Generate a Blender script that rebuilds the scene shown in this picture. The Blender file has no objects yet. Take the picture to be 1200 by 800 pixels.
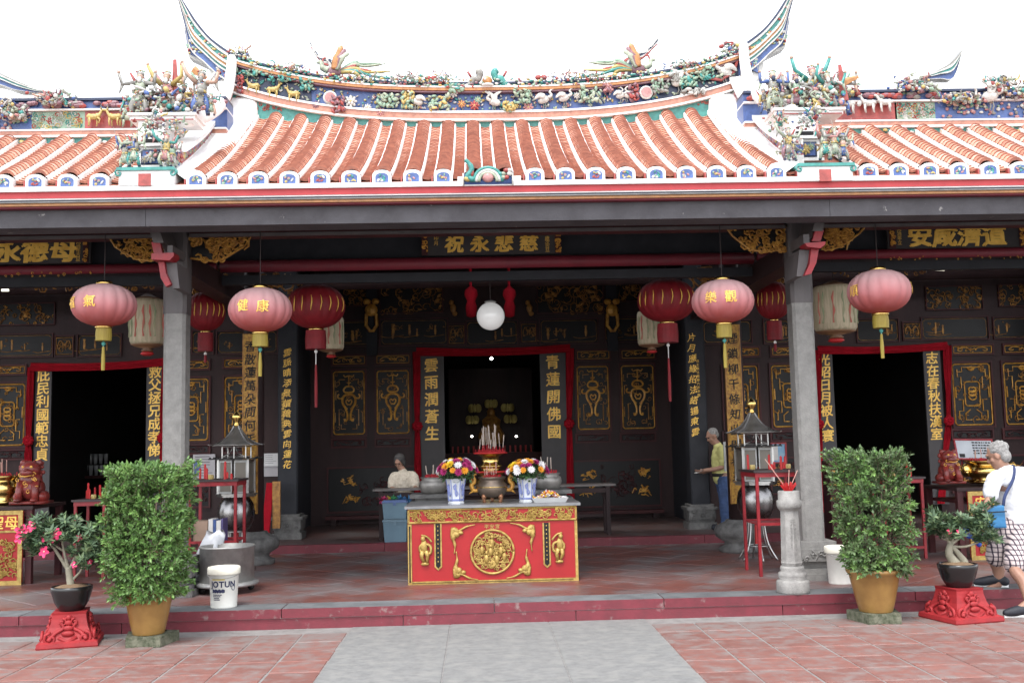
import bpy, math, random
from mathutils import Vector, Matrix, noise as mnoise
scene = bpy.context.scene
COL = scene.collection
PI = math.pi
rad = math.radians
# ---------------------------------------------------------------- camera
F_PX, EYE = 1200.0, 1.70                     # focal length in pixels of a 1200 wide frame, eye height
YAW, PITCH, ROLL = rad(1.978), rad(5.668), rad(1.266)
fw = Vector((math.sin(YAW)*math.cos(PITCH), math.cos(YAW)*math.cos(PITCH), math.sin(PITCH)))
r0 = Vector((math.cos(YAW), -math.sin(YAW), 0)); u0 = r0.cross(fw)
RT = r0*math.cos(ROLL) - u0*math.sin(ROLL); UP = r0*math.sin(ROLL) + u0*math.cos(ROLL)
CAM = Vector((0, 0, EYE))
cd = bpy.data.cameras.new('camera'); cam = bpy.data.objects.new('camera', cd); COL.objects.link(cam)
cam.matrix_world = Matrix(((RT.x, UP.x, -fw.x, CAM.x), (RT.y, UP.y, -fw.y, CAM.y), (RT.z, UP.z, -fw.z, CAM.z), (0, 0, 0, 1)))
cd.sensor_width = 36; cd.lens = 36*F_PX/1200; cd.clip_start = .1; cd.clip_end = 3000
scene.camera = cam
# ---------------------------------------------------------------- sky, sun, exposure
SUN_EL, SUN_AZ = rad(62), rad(195)           # azimuth: 180 = behind the camera
world = bpy.data.worlds.new('World'); scene.world = world; world.use_nodes = True
wn = world.node_tree; wn.nodes.clear()
sky = wn.nodes.new('ShaderNodeTexSky'); sky.sky_type = 'NISHITA'; sky.sun_disc = False
sky.sun_elevation = SUN_EL; sky.sun_rotation = SUN_AZ; sky.air_density = 1.0; sky.dust_density = 1.0; sky.ozone_density = 1.0
hs = wn.nodes.new('ShaderNodeHueSaturation'); hs.inputs['Saturation'].default_value = .22    # overcast: white cloud
bg = wn.nodes.new('ShaderNodeBackground'); bg.inputs['Strength'].default_value = .15
wo = wn.nodes.new('ShaderNodeOutputWorld')
wn.links.new(sky.outputs[0], hs.inputs['Color']); wn.links.new(hs.outputs[0], bg.inputs[0]); wn.links.new(bg.outputs[0], wo.inputs[0])
sl = bpy.data.lights.new('sun', 'SUN'); sl.energy = .75; sl.angle = rad(14); sl.color = (1, .965, .92)
so = bpy.data.objects.new('sun', sl); COL.objects.link(so)
sd = Vector((math.sin(SUN_AZ)*math.cos(SUN_EL), math.cos(SUN_AZ)*math.cos(SUN_EL), math.sin(SUN_EL)))
so.rotation_euler = sd.to_track_quat('Z', 'Y').to_euler(); so.location = (0, -5, 20)
scene.view_settings.view_transform = 'Standard'; scene.view_settings.look = 'None'
scene.view_settings.exposure = 2.0; scene.view_settings.gamma = 1; scene.view_settings.use_curve_mapping = False
scene.render.engine = 'CYCLES'
# ---------------------------------------------------------------- helpers
def ray(x, y): return fw + RT*((x-600)/F_PX) - UP*((y-400)/F_PX)
def P(x, y, Y):                              # the point seen at photo position (x, y) on the plane at distance Y
    d = ray(x, y); return CAM + d*(Y/d.y)
def G(x, y, Z=0.0):                          # the point seen at (x, y) on the floor of height Z
    d = ray(x, y); return CAM + d*((Z-EYE)/d.z)
def W(x0, y0, x1, y1, Y):                    # rectangle on the plane Y: X0, X1, Z0, Z1
    a = P(x0, (y0+y1)/2, Y); b = P(x1, (y0+y1)/2, Y); m = (x0+x1)/2
    return a.x, b.x, P(m, y1, Y).z, P(m, y0, Y).z
def unit(x=600, Y=12.0): return (P(x+1, 400, Y)-P(x, 400, Y)).length

class MB:                                    # collects geometry for one mesh
    def __init__(s): s.v = []; s.f = []; s.mi = []; s.sm = []; s.m = 0; s.smooth = False
    def add(s, vs, fs):
        o = len(s.v); s.v += [tuple(p) for p in vs]
        for f in fs: s.f.append(tuple(i+o for i in f)); s.mi.append(s.m); s.sm.append(s.smooth)
        return s
    def box(s, x0, x1, y0, y1, z0, z1):
        s.add([(x0,y0,z0),(x1,y0,z0),(x1,y1,z0),(x0,y1,z0),(x0,y0,z1),(x1,y0,z1),(x1,y1,z1),(x0,y1,z1)],
              [(0,3,2,1),(4,5,6,7),(0,1,5,4),(1,2,6,5),(2,3,7,6),(3,0,4,7)]); return s
    def obox(s, c, size, R=None):
        a, b, d = size[0]/2, size[1]/2, size[2]/2; R = R or Matrix.Identity(3); c = Vector(c)
        vs = [c + R @ Vector((i*a, j*b, k*d)) for k in (-1,1) for (i,j) in ((-1,-1),(1,-1),(1,1),(-1,1))]
        s.add(vs, [(0,3,2,1),(4,5,6,7),(0,1,5,4),(1,2,6,5),(2,3,7,6),(3,0,4,7)]); return s
    def tube(s, pts, r, n=6, caps=True, flat=1.0):
        pts = [Vector(p) for p in pts]; N = len(pts)
        if N < 2: return s
        rs = r if isinstance(r, (list, tuple)) else [r]*N
        t0 = (pts[1]-pts[0]).normalized(); ref = Vector((0,1,0)) if abs(t0.y) < .8 else Vector((1,0,0))
        a = t0.cross(ref).normalized(); vs = []
        for i, p in enumerate(pts):
            t = (pts[min(i+1,N-1)]-pts[max(i-1,0)])
            t = t.normalized() if t.length > 1e-9 else t0
            a = (a - t*a.dot(t)); a = a.normalized() if a.length > 1e-6 else t.orthogonal().normalized()
            b = t.cross(a)
            for k in range(n):
                q = 2*PI*k/n; vs.append(p + a*(rs[i]*math.cos(q)) + b*(rs[i]*flat*math.sin(q)))
        fs = [(i*n+k, i*n+(k+1)%n, (i+1)*n+(k+1)%n, (i+1)*n+k) for i in range(N-1) for k in range(n)]
        if caps: fs += [tuple(range(n-1,-1,-1)), tuple((N-1)*n+k for k in range(n))]
        s.add(vs, fs); return s
    def lathe(s, prof, c=(0,0,0), n=24, mod=None, cap=True, R=None):
        c = Vector(c); vs = []
        for (r, z) in prof:
            for k in range(n):
                q = 2*PI*k/n; rr = r*(mod(q, z) if mod else 1)
                p = Vector((rr*math.cos(q), rr*math.sin(q), z)); vs.append(c + (R @ p if R else p))
        N = len(prof)
        fs = [(i*n+k, i*n+(k+1)%n, (i+1)*n+(k+1)%n, (i+1)*n+k) for i in range(N-1) for k in range(n)]
        if cap: fs += [tuple(range(n-1,-1,-1)), tuple((N-1)*n+k for k in range(n))]
        s.add(vs, fs); return s
    def ell(s, c, r, n=8, m=5, R=None, jit=0, rng=None):
        if not isinstance(r, (list, tuple)): r = (r, r, r)
        c = Vector(c); vs = [c + (R @ Vector((0,0,-r[2])) if R else Vector((0,0,-r[2])))]
        for i in range(1, m):
            ph = -PI/2 + PI*i/m
            for k in range(n):
                q = 2*PI*k/n; j = 1 + (rng.uniform(-jit, jit) if jit else 0)
                p = Vector((r[0]*math.cos(ph)*math.cos(q), r[1]*math.cos(ph)*math.sin(q), r[2]*math.sin(ph)))*j
                vs.append(c + (R @ p if R else p))
        vs.append(c + (R @ Vector((0,0,r[2])) if R else Vector((0,0,r[2]))))
        fs = [(0, 1+(k+1)%n, 1+k) for k in range(n)]
        fs += [(1+i*n+k, 1+i*n+(k+1)%n, 1+(i+1)*n+(k+1)%n, 1+(i+1)*n+k) for i in range(m-2) for k in range(n)]
        t = len(vs)-1; fs += [(t, 1+(m-2)*n+k, 1+(m-2)*n+(k+1)%n) for k in range(n)]
        s.add(vs, fs); return s
    def prism(s, poly, y0, y1):              # polygon of (x, z), extruded from y0 (front) to y1
        n = len(poly)
        ar = sum(poly[i][0]*poly[(i+1)%n][1]-poly[(i+1)%n][0]*poly[i][1] for i in range(n))
        if ar < 0: poly = poly[::-1]
        vs = [(p[0], y0, p[1]) for p in poly] + [(p[0], y1, p[1]) for p in poly]
        fs = [tuple(range(n)), tuple(range(2*n-1, n-1, -1))] + [(i, n+i, n+(i+1)%n, (i+1)%n) for i in range(n)]
        s.add(vs, fs); return s
    def leaf(s, p, d, nrm, L, w):            # a folded leaf of two triangles pairs
        d = d.normalized(); sd = d.cross(nrm).normalized()*w*.5; k = nrm*(w*.18)
        s.add([p, p+d*L*.45+sd+k, p+d*L, p+d*L*.45-sd+k], [(0,1,2),(0,2,3)]); return s
    def rot(s, i0, M):                       # transform everything added since vertex i0
        for i in range(i0, len(s.v)): s.v[i] = tuple(M @ Vector(s.v[i]))
        return s
    def mesh(s, name, mats):
        me = bpy.data.meshes.new(name); me.from_pydata(s.v, [], s.f)
        for m in mats: me.materials.append(m)
        me.polygons.foreach_set('material_index', s.mi); me.polygons.foreach_set('use_smooth', s.sm); me.update()
        return me
    def build(s, name, mats, parent=None, loc=None, world=False):
        if not isinstance(mats, (list, tuple)): mats = [mats]
        return link(name, s.mesh(name, mats), parent, loc, world)
def link(name, me, parent=None, loc=None, world=False):
    o = bpy.data.objects.new(name, me); COL.objects.link(o); o.parent = parent
    if world and parent:
        q = parent; t = Vector((0,0,0))
        while q: t += q.location; q = q.parent
        o.location = -t
    elif loc is not None: o.location = loc
    return o
def tag(o, label=None, cat=None, group=None, kind=None):
    if label: o['label'] = label
    if cat: o['category'] = cat
    if group: o['group'] = group
    if kind: o['kind'] = kind
    return o
def thing(name, label, cat, loc=(0,0,0), group=None, rz=0):
    o = bpy.data.objects.new(name, None); COL.objects.link(o); o.location = loc; o.rotation_euler = (0,0,rz)
    o.empty_display_size = .1
    return tag(o, label, cat, group)
def copy_tree(o, parent=None):
    c = o.copy(); COL.objects.link(c); c.parent = parent
    for ch in o.children: copy_tree(ch, c)
    return c
def structure(o): o['kind'] = 'structure'; return o

# ---------------------------------------------------------------- materials
MATS = {}
def dk(c, k): return tuple(min(1, a*k) for a in c)
def mk(name, col, col2=None, rough=.6, metal=0.0, scale=5, lo=.35, hi=.65, bump=.15, bs=35, rnd=0.0, spec=.4, detail=6, stretch=(1,1,1)):
    if name in MATS: return MATS[name]
    m = bpy.data.materials.new(name); m.use_nodes = True; nt = m.node_tree; N = nt.nodes; L = nt.links
    b = N['Principled BSDF']; b.inputs['Roughness'].default_value = rough; b.inputs['Metallic'].default_value = metal
    b.inputs['Specular IOR Level'].default_value = spec
    tc = N.new('ShaderNodeTexCoord'); mp = N.new('ShaderNodeMapping'); mp.inputs['Scale'].default_value = stretch
    L.new(tc.outputs['Object'], mp.inputs[0])
    nz = N.new('ShaderNodeTexNoise'); nz.inputs['Scale'].default_value = scale; nz.inputs['Detail'].default_value = detail; nz.inputs['Roughness'].default_value = .62
    L.new(mp.outputs[0], nz.inputs['Vector'])
    rp = N.new('ShaderNodeValToRGB'); rp.color_ramp.elements[0].position = lo; rp.color_ramp.elements[1].position = hi
    rp.color_ramp.elements[0].color = (*(col2 or dk(col, .72)), 1); rp.color_ramp.elements[1].color = (*col, 1)
    L.new(nz.outputs['Fac'], rp.inputs[0]); out = rp.outputs[0]
    if rnd:
        oi = N.new('ShaderNodeObjectInfo'); mr = N.new('ShaderNodeMapRange'); mr.inputs[3].default_value = 1-rnd; mr.inputs[4].default_value = 1+rnd
        L.new(oi.outputs['Random'], mr.inputs[0]); h = N.new('ShaderNodeHueSaturation'); L.new(mr.outputs[0], h.inputs['Value'])
        L.new(out, h.inputs['Color']); out = h.outputs[0]
    L.new(out, b.inputs['Base Color'])
    if bump:
        n2 = N.new('ShaderNodeTexNoise'); n2.inputs['Scale'].default_value = bs; n2.inputs['Detail'].default_value = 4
        L.new(mp.outputs[0], n2.inputs['Vector'])
        bp = N.new('ShaderNodeBump'); bp.inputs['Strength'].default_value = bump; bp.inputs['Distance'].default_value = .02
        L.new(n2.outputs['Fac'], bp.inputs['Height']); L.new(bp.outputs[0], b.inputs['Normal'])
        mr2 = N.new('ShaderNodeMapRange'); mr2.inputs[3].default_value = max(.05, rough-.1); mr2.inputs[4].default_value = min(1, rough+.12)
        L.new(nz.outputs['Fac'], mr2.inputs[0]); L.new(mr2.outputs[0], b.inputs['Roughness'])
    MATS[name] = m; return m
def bsdf(m): return m.node_tree.nodes['Principled BSDF']
def vary(m, attr='Random', **k): return m
wood = mk('dark lacquered timber', (.044,.025,.025), (.025,.015,.016), rough=.5, scale=3, stretch=(1,1,.25), bump=.1, spec=.18)
woodred = mk('red brown timber', (.075,.022,.023), (.042,.015,.017), rough=.48, spec=.2, scale=3, bump=.08)
woodblue = mk('blue black timber', (.027,.028,.034), (.017,.018,.022), rough=.55, spec=.2, scale=3, bump=.1)
redbeam = mk('dark red painted beam', (.20,.022,.035), (.15,.018,.03), rough=.45, scale=4)
greybeam = mk('weathered grey painted beam', (.095,.09,.10), (.06,.052,.058), rough=.7, scale=2.2, stretch=(.4,1,2), bump=.3, bs=14)
stone = mk('grey granite', (.22,.212,.20), (.15,.144,.136), rough=.82, scale=14, lo=.3, hi=.7, bump=.35, bs=60)
stonedark = mk('dark carved granite', (.16,.155,.15), (.075,.072,.07), rough=.8, scale=9, bump=.4, bs=40)
stonepale = mk('pale granite', (.29,.28,.265), (.18,.172,.165), rough=.8, scale=7, bump=.35, bs=60)
postgrey = mk('grey brown painted post', (.105,.092,.092), (.07,.062,.063), rough=.6, scale=4, stretch=(1,1,.3))
gold = mk('gilded carving', (.68,.37,.065), (.36,.15,.028), rough=.35, metal=.12, scale=14, bump=.15, bs=60)
goldold = mk('dulled gilded carving', (.46,.23,.05), (.16,.065,.02), rough=.4, metal=.1, scale=12, bump=.15, bs=60)
goldtext = mk('gold leaf lettering', (.92,.60,.13), (.70,.40,.07), rough=.4, metal=.15, scale=9, bump=0)
brass = mk('polished brass', (.78,.56,.20), (.5,.32,.09), rough=.22, metal=1, scale=6, bump=.05)
redpaint = mk('bright red lacquer', (.46,.018,.018), (.36,.013,.015), rough=.42, scale=3, bump=.05)
redmetal = mk('red painted steel', (.27,.016,.022), (.17,.011,.016), rough=.45, scale=9, bump=.1)
redcloth = mk('red cloth', (.33,.008,.018), (.24,.006,.013), rough=.85, scale=7, bump=.25, bs=120, spec=.1)
black = mk('black lacquer', (.010,.009,.010), rough=.4, spec=.25, scale=4, bump=.03)
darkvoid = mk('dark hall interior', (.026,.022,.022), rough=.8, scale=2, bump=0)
white = mk('white limewash', (.80,.795,.78), (.70,.68,.665), rough=.8, scale=5, bump=.2, bs=30)
whiteclean = mk('clean white paint', (.82,.82,.81), (.76,.76,.75), rough=.55, scale=6, bump=.05)
terra = mk('terracotta roof tile', (.60,.315,.215), (.46,.215,.145), rough=.8, scale=4.5, lo=.3, hi=.7, bump=.3, bs=50)
terraedge = mk('terracotta tile edge', (.30,.115,.075), (.18,.065,.045), rough=.85, scale=11, bump=.2)
steel = mk('brushed steel', (.50,.49,.48), (.38,.37,.36), rough=.3, metal=1, scale=8, bump=.08, bs=80)
zinc = mk('dull galvanised steel', (.40,.40,.39), (.27,.27,.265), rough=.5, metal=.75, scale=6, bump=.15)
darksteel = mk('smoked steel bowl', (.26,.25,.25), (.16,.155,.155), rough=.26, metal=1, scale=5, bump=.06)
iron = mk('black wrought iron', (.03,.028,.028), rough=.5, metal=.4, scale=9, bump=.1)
bronze = mk('bronze', (.20,.155,.12), (.12,.09,.07), rough=.38, metal=.6, scale=6, bump=.1)
paper = mk('paper', (.62,.60,.57), (.52,.50,.48), rough=.8, scale=3, bump=0)
ink = mk('black ink', (.015,.013,.013), rough=.7, bump=0)
def cer(n, c, k=.65, rough=.35): return mk('glazed '+n, c, dk(c, k), rough=rough, scale=16, bump=.12, bs=70)
cBlue = cer('cobalt', (.075,.125,.31)); cTeal = cer('teal', (.06,.27,.24)); cGreen = cer('jade', (.25,.36,.26)); cYel = cer('ochre', (.50,.37,.13))
cRed = cer('red', (.36,.07,.06)); cPink = cer('pink', (.46,.22,.21)); cWhite = cer('white', (.58,.56,.52)); cGrey = cer('grey', (.27,.26,.235))
cNavy = cer('navy', (.025,.035,.075)); cOr = cer('orange', (.48,.22,.08)); cPur = cer('plum', (.24,.12,.14)); cFlesh = cer('flesh', (.50,.32,.24)); cSage = cer('sage', (.36,.40,.30))
CER = [cBlue, cTeal, cGreen, cYel, cRed, cPink, cWhite, cGrey, cNavy, cOr, cPur, cFlesh, cSage]   # indices 0-12
iB,iT,iG,iY,iR,iP,iW,iGr,iN,iO,iPu,iF,iS = range(13)
# ---------------------------------------------------------------- lettering
_ts = bpy.data.scenes.new('workbench'); _fc = bpy.data.curves.new('lettering', 'FONT'); _fo = bpy.data.objects.new('lettering', _fc); _ts.collection.objects.link(_fo)
def evaluated(o):                             # evaluate in a small scene of its own, so the big one is not updated each time
    vl = _ts.view_layers[0]; vl.update(); dg = vl.depsgraph; return bpy.data.meshes.new_from_object(o.evaluated_get(dg))
_gl = {}
def glyph(ch, bold, brush):
    key = (ch, bold, brush)
    if key not in _gl:
        _fc.body = ch; _fc.offset = bold; _fc.extrude = .03; _fc.resolution_u = 3
        me = evaluated(_fo)
        vs = [v.co.copy() for v in me.vertices]; fs = [tuple(p.vertices) for p in me.polygons]
        cjk = ord(ch) > 0x2000
        if cjk:
            for v in vs: v.x -= .5; v.y -= .38
            if brush:
                for v in vs:
                    x, y = v.x, v.y
                    v.x = x + .05*brush*math.sin(4.3*y+1+ord(ch)) + .10*brush*y; v.y = y + .05*brush*math.sin(5.1*x+ord(ch)*.7) + .10*brush*x
        w = (max(v.x for v in vs)-min(v.x for v in vs)) if vs else .3
        if not cjk and vs:
            x0 = min(v.x for v in vs)
            for v in vs: v.x -= x0 + w/2; v.y -= .36
        bpy.data.meshes.remove(me); _gl[key] = (vs, fs, w)
    return _gl[key]
def put_char(mb, ch, o, right, up, nrm, sx, sy=None, bold=.02, brush=0.0, depth=.35):
    # thick strokes are made of slightly shifted layers: offsetting dense characters would break their outlines
    sy = sy or sx; vs, fs, w = glyph(ch, 0 if ord(ch) > 0x2000 else bold, brush); right, up, nrm, o = Vector(right), Vector(up), Vector(nrm), Vector(o)
    lay = ((0,0),) if bold < .005 or ord(ch) < 0x2000 else ((-.7,-.35),(.7,-.35),(0,.8),(0,0))
    for k, (a, b) in enumerate(lay): mb.add([o + right*((v.x+a*bold)*sx) + up*((v.y+b*bold)*sy) + nrm*(v.z*sx*depth+k*.0006) for v in vs], fs)
XA, ZA, FR = Vector((1,0,0)), Vector((0,0,1)), Vector((0,-1,0))
def column_text(mb, s, x, y, ztop, zbot, size, **k):     # vertical string, facing the camera
    n = len(s)
    for i, ch in enumerate(s): put_char(mb, ch, (x, y, ztop-(i+.5)*(ztop-zbot)/n), XA, ZA, FR, size, **k)
def row_text(mb, s, x0, x1, y, z, sx, sy=None, **k):
    n = len(s)
    for i, ch in enumerate(s): put_char(mb, ch, (x0+(i+.5)*(x1-x0)/n, y, z), XA, ZA, FR, sx, sy, **k)
def latin(mb, s, o, right, up, nrm, size, **k):
    x = 0; right = Vector(right)
    for ch in s:
        if ch == ' ': x += .35*size; continue
        w = glyph(ch, k.get('bold', .02), 0)[2]; put_char(mb, ch, Vector(o)+right*(x+w*size/2), right, up, nrm, size, **k); x += (w+.09)*size
    return x
# ---------------------------------------------------------------- ornament generators (X, Z relief facing the camera)
def spiral(cx, cz, y, r, turns, a0, sgn=1, n=10, tail=None):
    pts = []
    for i in range(n+1):
        t = i/n; q = a0 + sgn*turns*2*PI*t; k = r*(1-.82*t); pts.append((cx+k*math.cos(q), y, cz+k*math.sin(q)))
    if tail: pts = [(tail[0], y, tail[1])] + pts
    return pts
def scrolls(mb, x0, x1, z0, z1, y, n, rng, r=None, rt=.006, leaf=True, inside=None, mats=None):
    w, h = x1-x0, z1-z0; r = r or min(w, h)*.3
    for i in range(n):
        for _ in range(20):
            cx, cz = rng.uniform(x0, x1), rng.uniform(z0, z1)
            if inside is None or inside(cx, cz): break
        else: continue
        if mats: mb.m = rng.choice(mats)
        k = r*rng.uniform(.5, 1.1)
        k = min(k, cx-x0+.3*r, x1-cx+.3*r, cz-z0+.3*r, z1-cz+.3*r)
        mb.tube(spiral(cx, cz, y-rng.uniform(0, rt), k, rng.uniform(.7, 1.3), rng.uniform(0, 6.3), rng.choice((-1, 1)), 7), [rt*.5]+[rt]*6+[rt*.7], 4)
        if leaf and rng.random() < .7:
            q = rng.uniform(0, PI); mb.ell((cx+k*.5*math.cos(q*2), y, cz+k*.5*math.sin(q*2)), (k*.42, rt*1.3, k*.2), 6, 4, Matrix.Rotation(-q, 3, 'Y'))
def frame_line(mb, x0, x1, z0, z1, y, r, notch=0):
    c = notch
    pts = [(x0+c,y,z0),(x1-c,y,z0),(x1,y,z0+c),(x1,y,z1-c),(x1-c,y,z1),(x0+c,y,z1),(x0,y,z1-c),(x0,y,z0+c)] if c else [(x0,y,z0),(x1,y,z0),(x1,y,z1),(x0,y,z1)]
    for i in range(len(pts)):
        mb.tube([pts[i], pts[(i+1)%len(pts)]], r, 4)
def smooth_pts(pts, n=4):                    # Catmull-Rom through 3-D points
    pts = [Vector(p) for p in pts]; out = []
    for i in range(len(pts)-1):
        p0, p1, p2, p3 = pts[max(i-1,0)], pts[i], pts[i+1], pts[min(i+2,len(pts)-1)]
        for k in range(n):
            t = k/n; out.append(.5*((2*p1)+(p2-p0)*t+(2*p0-5*p1+4*p2-p3)*t*t+(3*p1-p0-3*p2+p3)*t**3))
    out.append(pts[-1]); return out
# ================================================================ SETTING: courtyard, platform, floors
XC, PZ, IZ = .17, .185, .285
def posmat(name, base, alt, third, s1, s2, rough, mask=None, rnd=.12, bump=.2):
    # world-position procedural paving: two noises blend three real surface colours (tile, worn tile, cement)
    m = bpy.data.materials.new(name); m.use_nodes = True; nt = m.node_tree; N = nt.nodes; L = nt.links; b = N['Principled BSDF']
    ge = N.new('ShaderNodeNewGeometry'); n1 = N.new('ShaderNodeTexNoise'); n2 = N.new('ShaderNodeTexNoise'); n3 = N.new('ShaderNodeTexNoise')
    mp = N.new('ShaderNodeMapping'); mp.inputs['Scale'].default_value = (1, 1.15, 1); L.new(ge.outputs['Position'], mp.inputs[0])
    for n, s, d in ((n1, s1, 7), (n2, s2, 8), (n3, 45, 5)): n.inputs['Scale'].default_value = s; n.inputs['Detail'].default_value = d; n.inputs['Roughness'].default_value = .65; L.new(mp.outputs[0], n.inputs['Vector'])
    r1 = N.new('ShaderNodeValToRGB'); r1.color_ramp.elements[0].position = .38; r1.color_ramp.elements[1].position = .62
    r1.color_ramp.elements[0].color = (*base, 1); r1.color_ramp.elements[1].color = (*alt, 1); L.new(n1.outputs[0], r1.inputs[0])
    oi = N.new('ShaderNodeObjectInfo'); mr = N.new('ShaderNodeMapRange'); mr.inputs[3].default_value = 1-rnd; mr.inputs[4].default_value = 1+rnd; L.new(oi.outputs['Random'], mr.inputs[0])
    h = N.new('ShaderNodeHueSaturation'); L.new(mr.outputs[0], h.inputs['Value']); L.new(r1.outputs[0], h.inputs['Color'])
    r2 = N.new('ShaderNodeMapRange'); r2.inputs[1].default_value = .46; r2.inputs[2].default_value = .66; fac = n2.outputs[0]
    if mask:                                 # cement smears that thicken towards y0..y1
        sx = N.new('ShaderNodeSeparateXYZ'); L.new(ge.outputs['Position'], sx.inputs[0])
        mm = N.new('ShaderNodeMapRange'); mm.inputs[1].default_value = mask[0]; mm.inputs[2].default_value = mask[1]; mm.inputs[3].default_value = 0; mm.inputs[4].default_value = mask[2]
        L.new(sx.outputs[1], mm.inputs[0]); ad = N.new('ShaderNodeMath'); ad.operation = 'ADD'; L.new(n2.outputs[0], ad.inputs[0]); L.new(mm.outputs[0], ad.inputs[1]); fac = ad.outputs[0]
    L.new(fac, r2.inputs[0]); mx = N.new('ShaderNodeMix'); mx.data_type = 'RGBA'; L.new(r2.outputs[0], mx.inputs[0]); L.new(h.outputs[0], mx.inputs[6]); mx.inputs[7].default_value = (*third, 1)
    L.new(mx.outputs[2], b.inputs['Base Color'])
    rr = N.new('ShaderNodeMapRange'); rr.inputs[3].default_value = rough-.15; rr.inputs[4].default_value = rough+.15; L.new(n2.outputs[0], rr.inputs[0]); L.new(rr.outputs[0], b.inputs['Roughness'])
    bp = N.new('ShaderNodeBump'); bp.inputs['Strength'].default_value = bump; bp.inputs['Distance'].default_value = .01; L.new(n3.outputs[0], bp.inputs['Height']); L.new(bp.outputs[0], b.inputs['Normal'])
    return m
m_tile = posmat('weathered courtyard tile', (.20,.085,.068), (.165,.072,.06), (.18,.142,.132), 9, 6, .72, (8.7, 9.8, .17))
m_grout = posmat('courtyard cement', (.20,.19,.182), (.15,.142,.137), (.235,.225,.217), 11, 6, .85)
m_slab = posmat('grey paving slab', (.185,.185,.18), (.145,.145,.142), (.215,.212,.20), 13, 6, .8, rnd=.06)
m_porch = posmat('worn red porch tile', (.165,.056,.044), (.125,.057,.052), (.15,.145,.148), 2.6, 1.35, .42, rnd=.1, bump=.1)
r2 = [n for n in m_porch.node_tree.nodes if n.bl_idname == 'ShaderNodeMapRange' and abs(n.inputs[1].default_value-.46) < 1e-4][0]; r2.inputs[1].default_value = .43; r2.inputs[2].default_value = .66
m_porchg = posmat('porch tile joint', (.16,.13,.12), (.12,.10,.10), (.18,.17,.165), 4, 2, .7)
m_inner = posmat('worn inner floor', (.10,.05,.045), (.075,.05,.047), (.11,.10,.10), 2.2, 1.4, .45)
m_edge = posmat('grey kerb stone', (.145,.152,.158), (.10,.105,.11), (.08,.08,.085), 4, 2.2, .7, rnd=.1)
m_red = posmat('scuffed dark red kerb paint', (.155,.018,.029), (.115,.015,.023), (.20,.13,.125), 6, 9, .6, rnd=.06)
r2 = [n for n in m_red.node_tree.nodes if n.bl_idname == 'ShaderNodeMapRange' and abs(n.inputs[1].default_value-.46) < 1e-4][0]; r2.inputs[1].default_value = .60; r2.inputs[2].default_value = .70
courtyard = structure(MB().box(-400, 400, -300, 9.995, -.3, -.006).build('courtyard', m_grout))
TS = .4065; rng = random.Random(3)
def tile_me(name, w, d, t, mats, ch=.006):
    mb = MB(); a, b = w/2, d/2
    mb.add([(-a,-b,-t),(a,-b,-t),(a,b,-t),(-a,b,-t),(-a,-b,-ch),(a,-b,-ch),(a,b,-ch),(-a,b,-ch),(-a+ch,-b+ch,0),(a-ch,-b+ch,0),(a-ch,b-ch,0),(-a+ch,b-ch,0)],
           [(0,1,5,4),(1,2,6,5),(2,3,7,6),(3,0,4,7),(4,5,9,8),(5,6,10,9),(6,7,11,10),(7,4,8,11),(8,9,10,11)])
    return mb.mesh(name, mats)
tm = tile_me('courtyard_tile', TS-.014, TS-.012, .03, [m_tile])
x_l, x_r = -1.235, 1.565
for side in (-1, 1):
    for i in range(13):
        for j in range(11):
            cx = (x_l - (i+.5)*TS) if side < 0 else (x_r + (i+.5)*TS)
            cy = 9.70 - (j+.5)*TS
            if cy - TS < 5.6 or abs(cx-.1) > (cy+1)*.56+.4: continue
            o = link('tile', tm, courtyard, (cx+rng.uniform(-.003,.003), cy+(.0 if side < 0 else .0), rng.uniform(-.002,.002))); o.rotation_euler = (rng.uniform(-.004,.004), rng.uniform(-.004,.004), rng.uniform(-.004,.004))
sm_ = [tile_me('paving_slab', .925, 2.4, .03, [m_slab]), tile_me('paving_slab', .925, 1.7, .03, [m_slab])]
for i in range(3):
    for j, (yc, k) in enumerate(((8.785, 0), (6.75, 1), (5.03, 1))):
        link('slab', sm_[k], courtyard, (x_l+.4667+i*.9333, yc, .0))
platform = structure(MB().box(-9.5, 9.9, 10.02, 15.2, -.1, PZ-.012).build('porch_platform', m_porchg))
xs = [-9.5, -6.9, -4.35, -1.9, .12, 1.75, 4.2, 6.6, 9.9]
for i in range(len(xs)-1):
    mb = MB(); mb.m = 0; mb.box(xs[i]+.004, xs[i+1]-.004, 9.985+rng.uniform(-.006,.004), 10.34, .098, PZ); mb.mi[1] = 1
    mb.build('kerb_stone', [m_red, m_edge], platform)
xs = [-9.5, -7.4, -5.2, -3.4, -.75, .9, 2.9, 5.3, 7.5, 9.9]
for i in range(len(xs)-1):
    mb = MB(); mb.box(xs[i]+.004, xs[i+1]-.004, 9.998+rng.uniform(-.006,.004), 10.33, -.05, .093); mb.build('kerb_stone', [m_red], platform)
pt = tile_me('porch_tile', .415, .415, .03, [m_porch], .004); n = 0; c45 = math.sqrt(.5)*.424; cand = []
for i in range(-30, 31):
    for j in range(-4, 34):
        cx, cy = XC + (i-j%2*.5+.25)*c45*2 , 10.34 + c45*(j+.02)
        if 10.36+c45*1.02 < cy < 14.95 and abs(cx-XC) < cy*.5+.15: cand.append((cy, cx))
cand.sort(); mbr = MB(); hh = .2075*math.sqrt(2)
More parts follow.
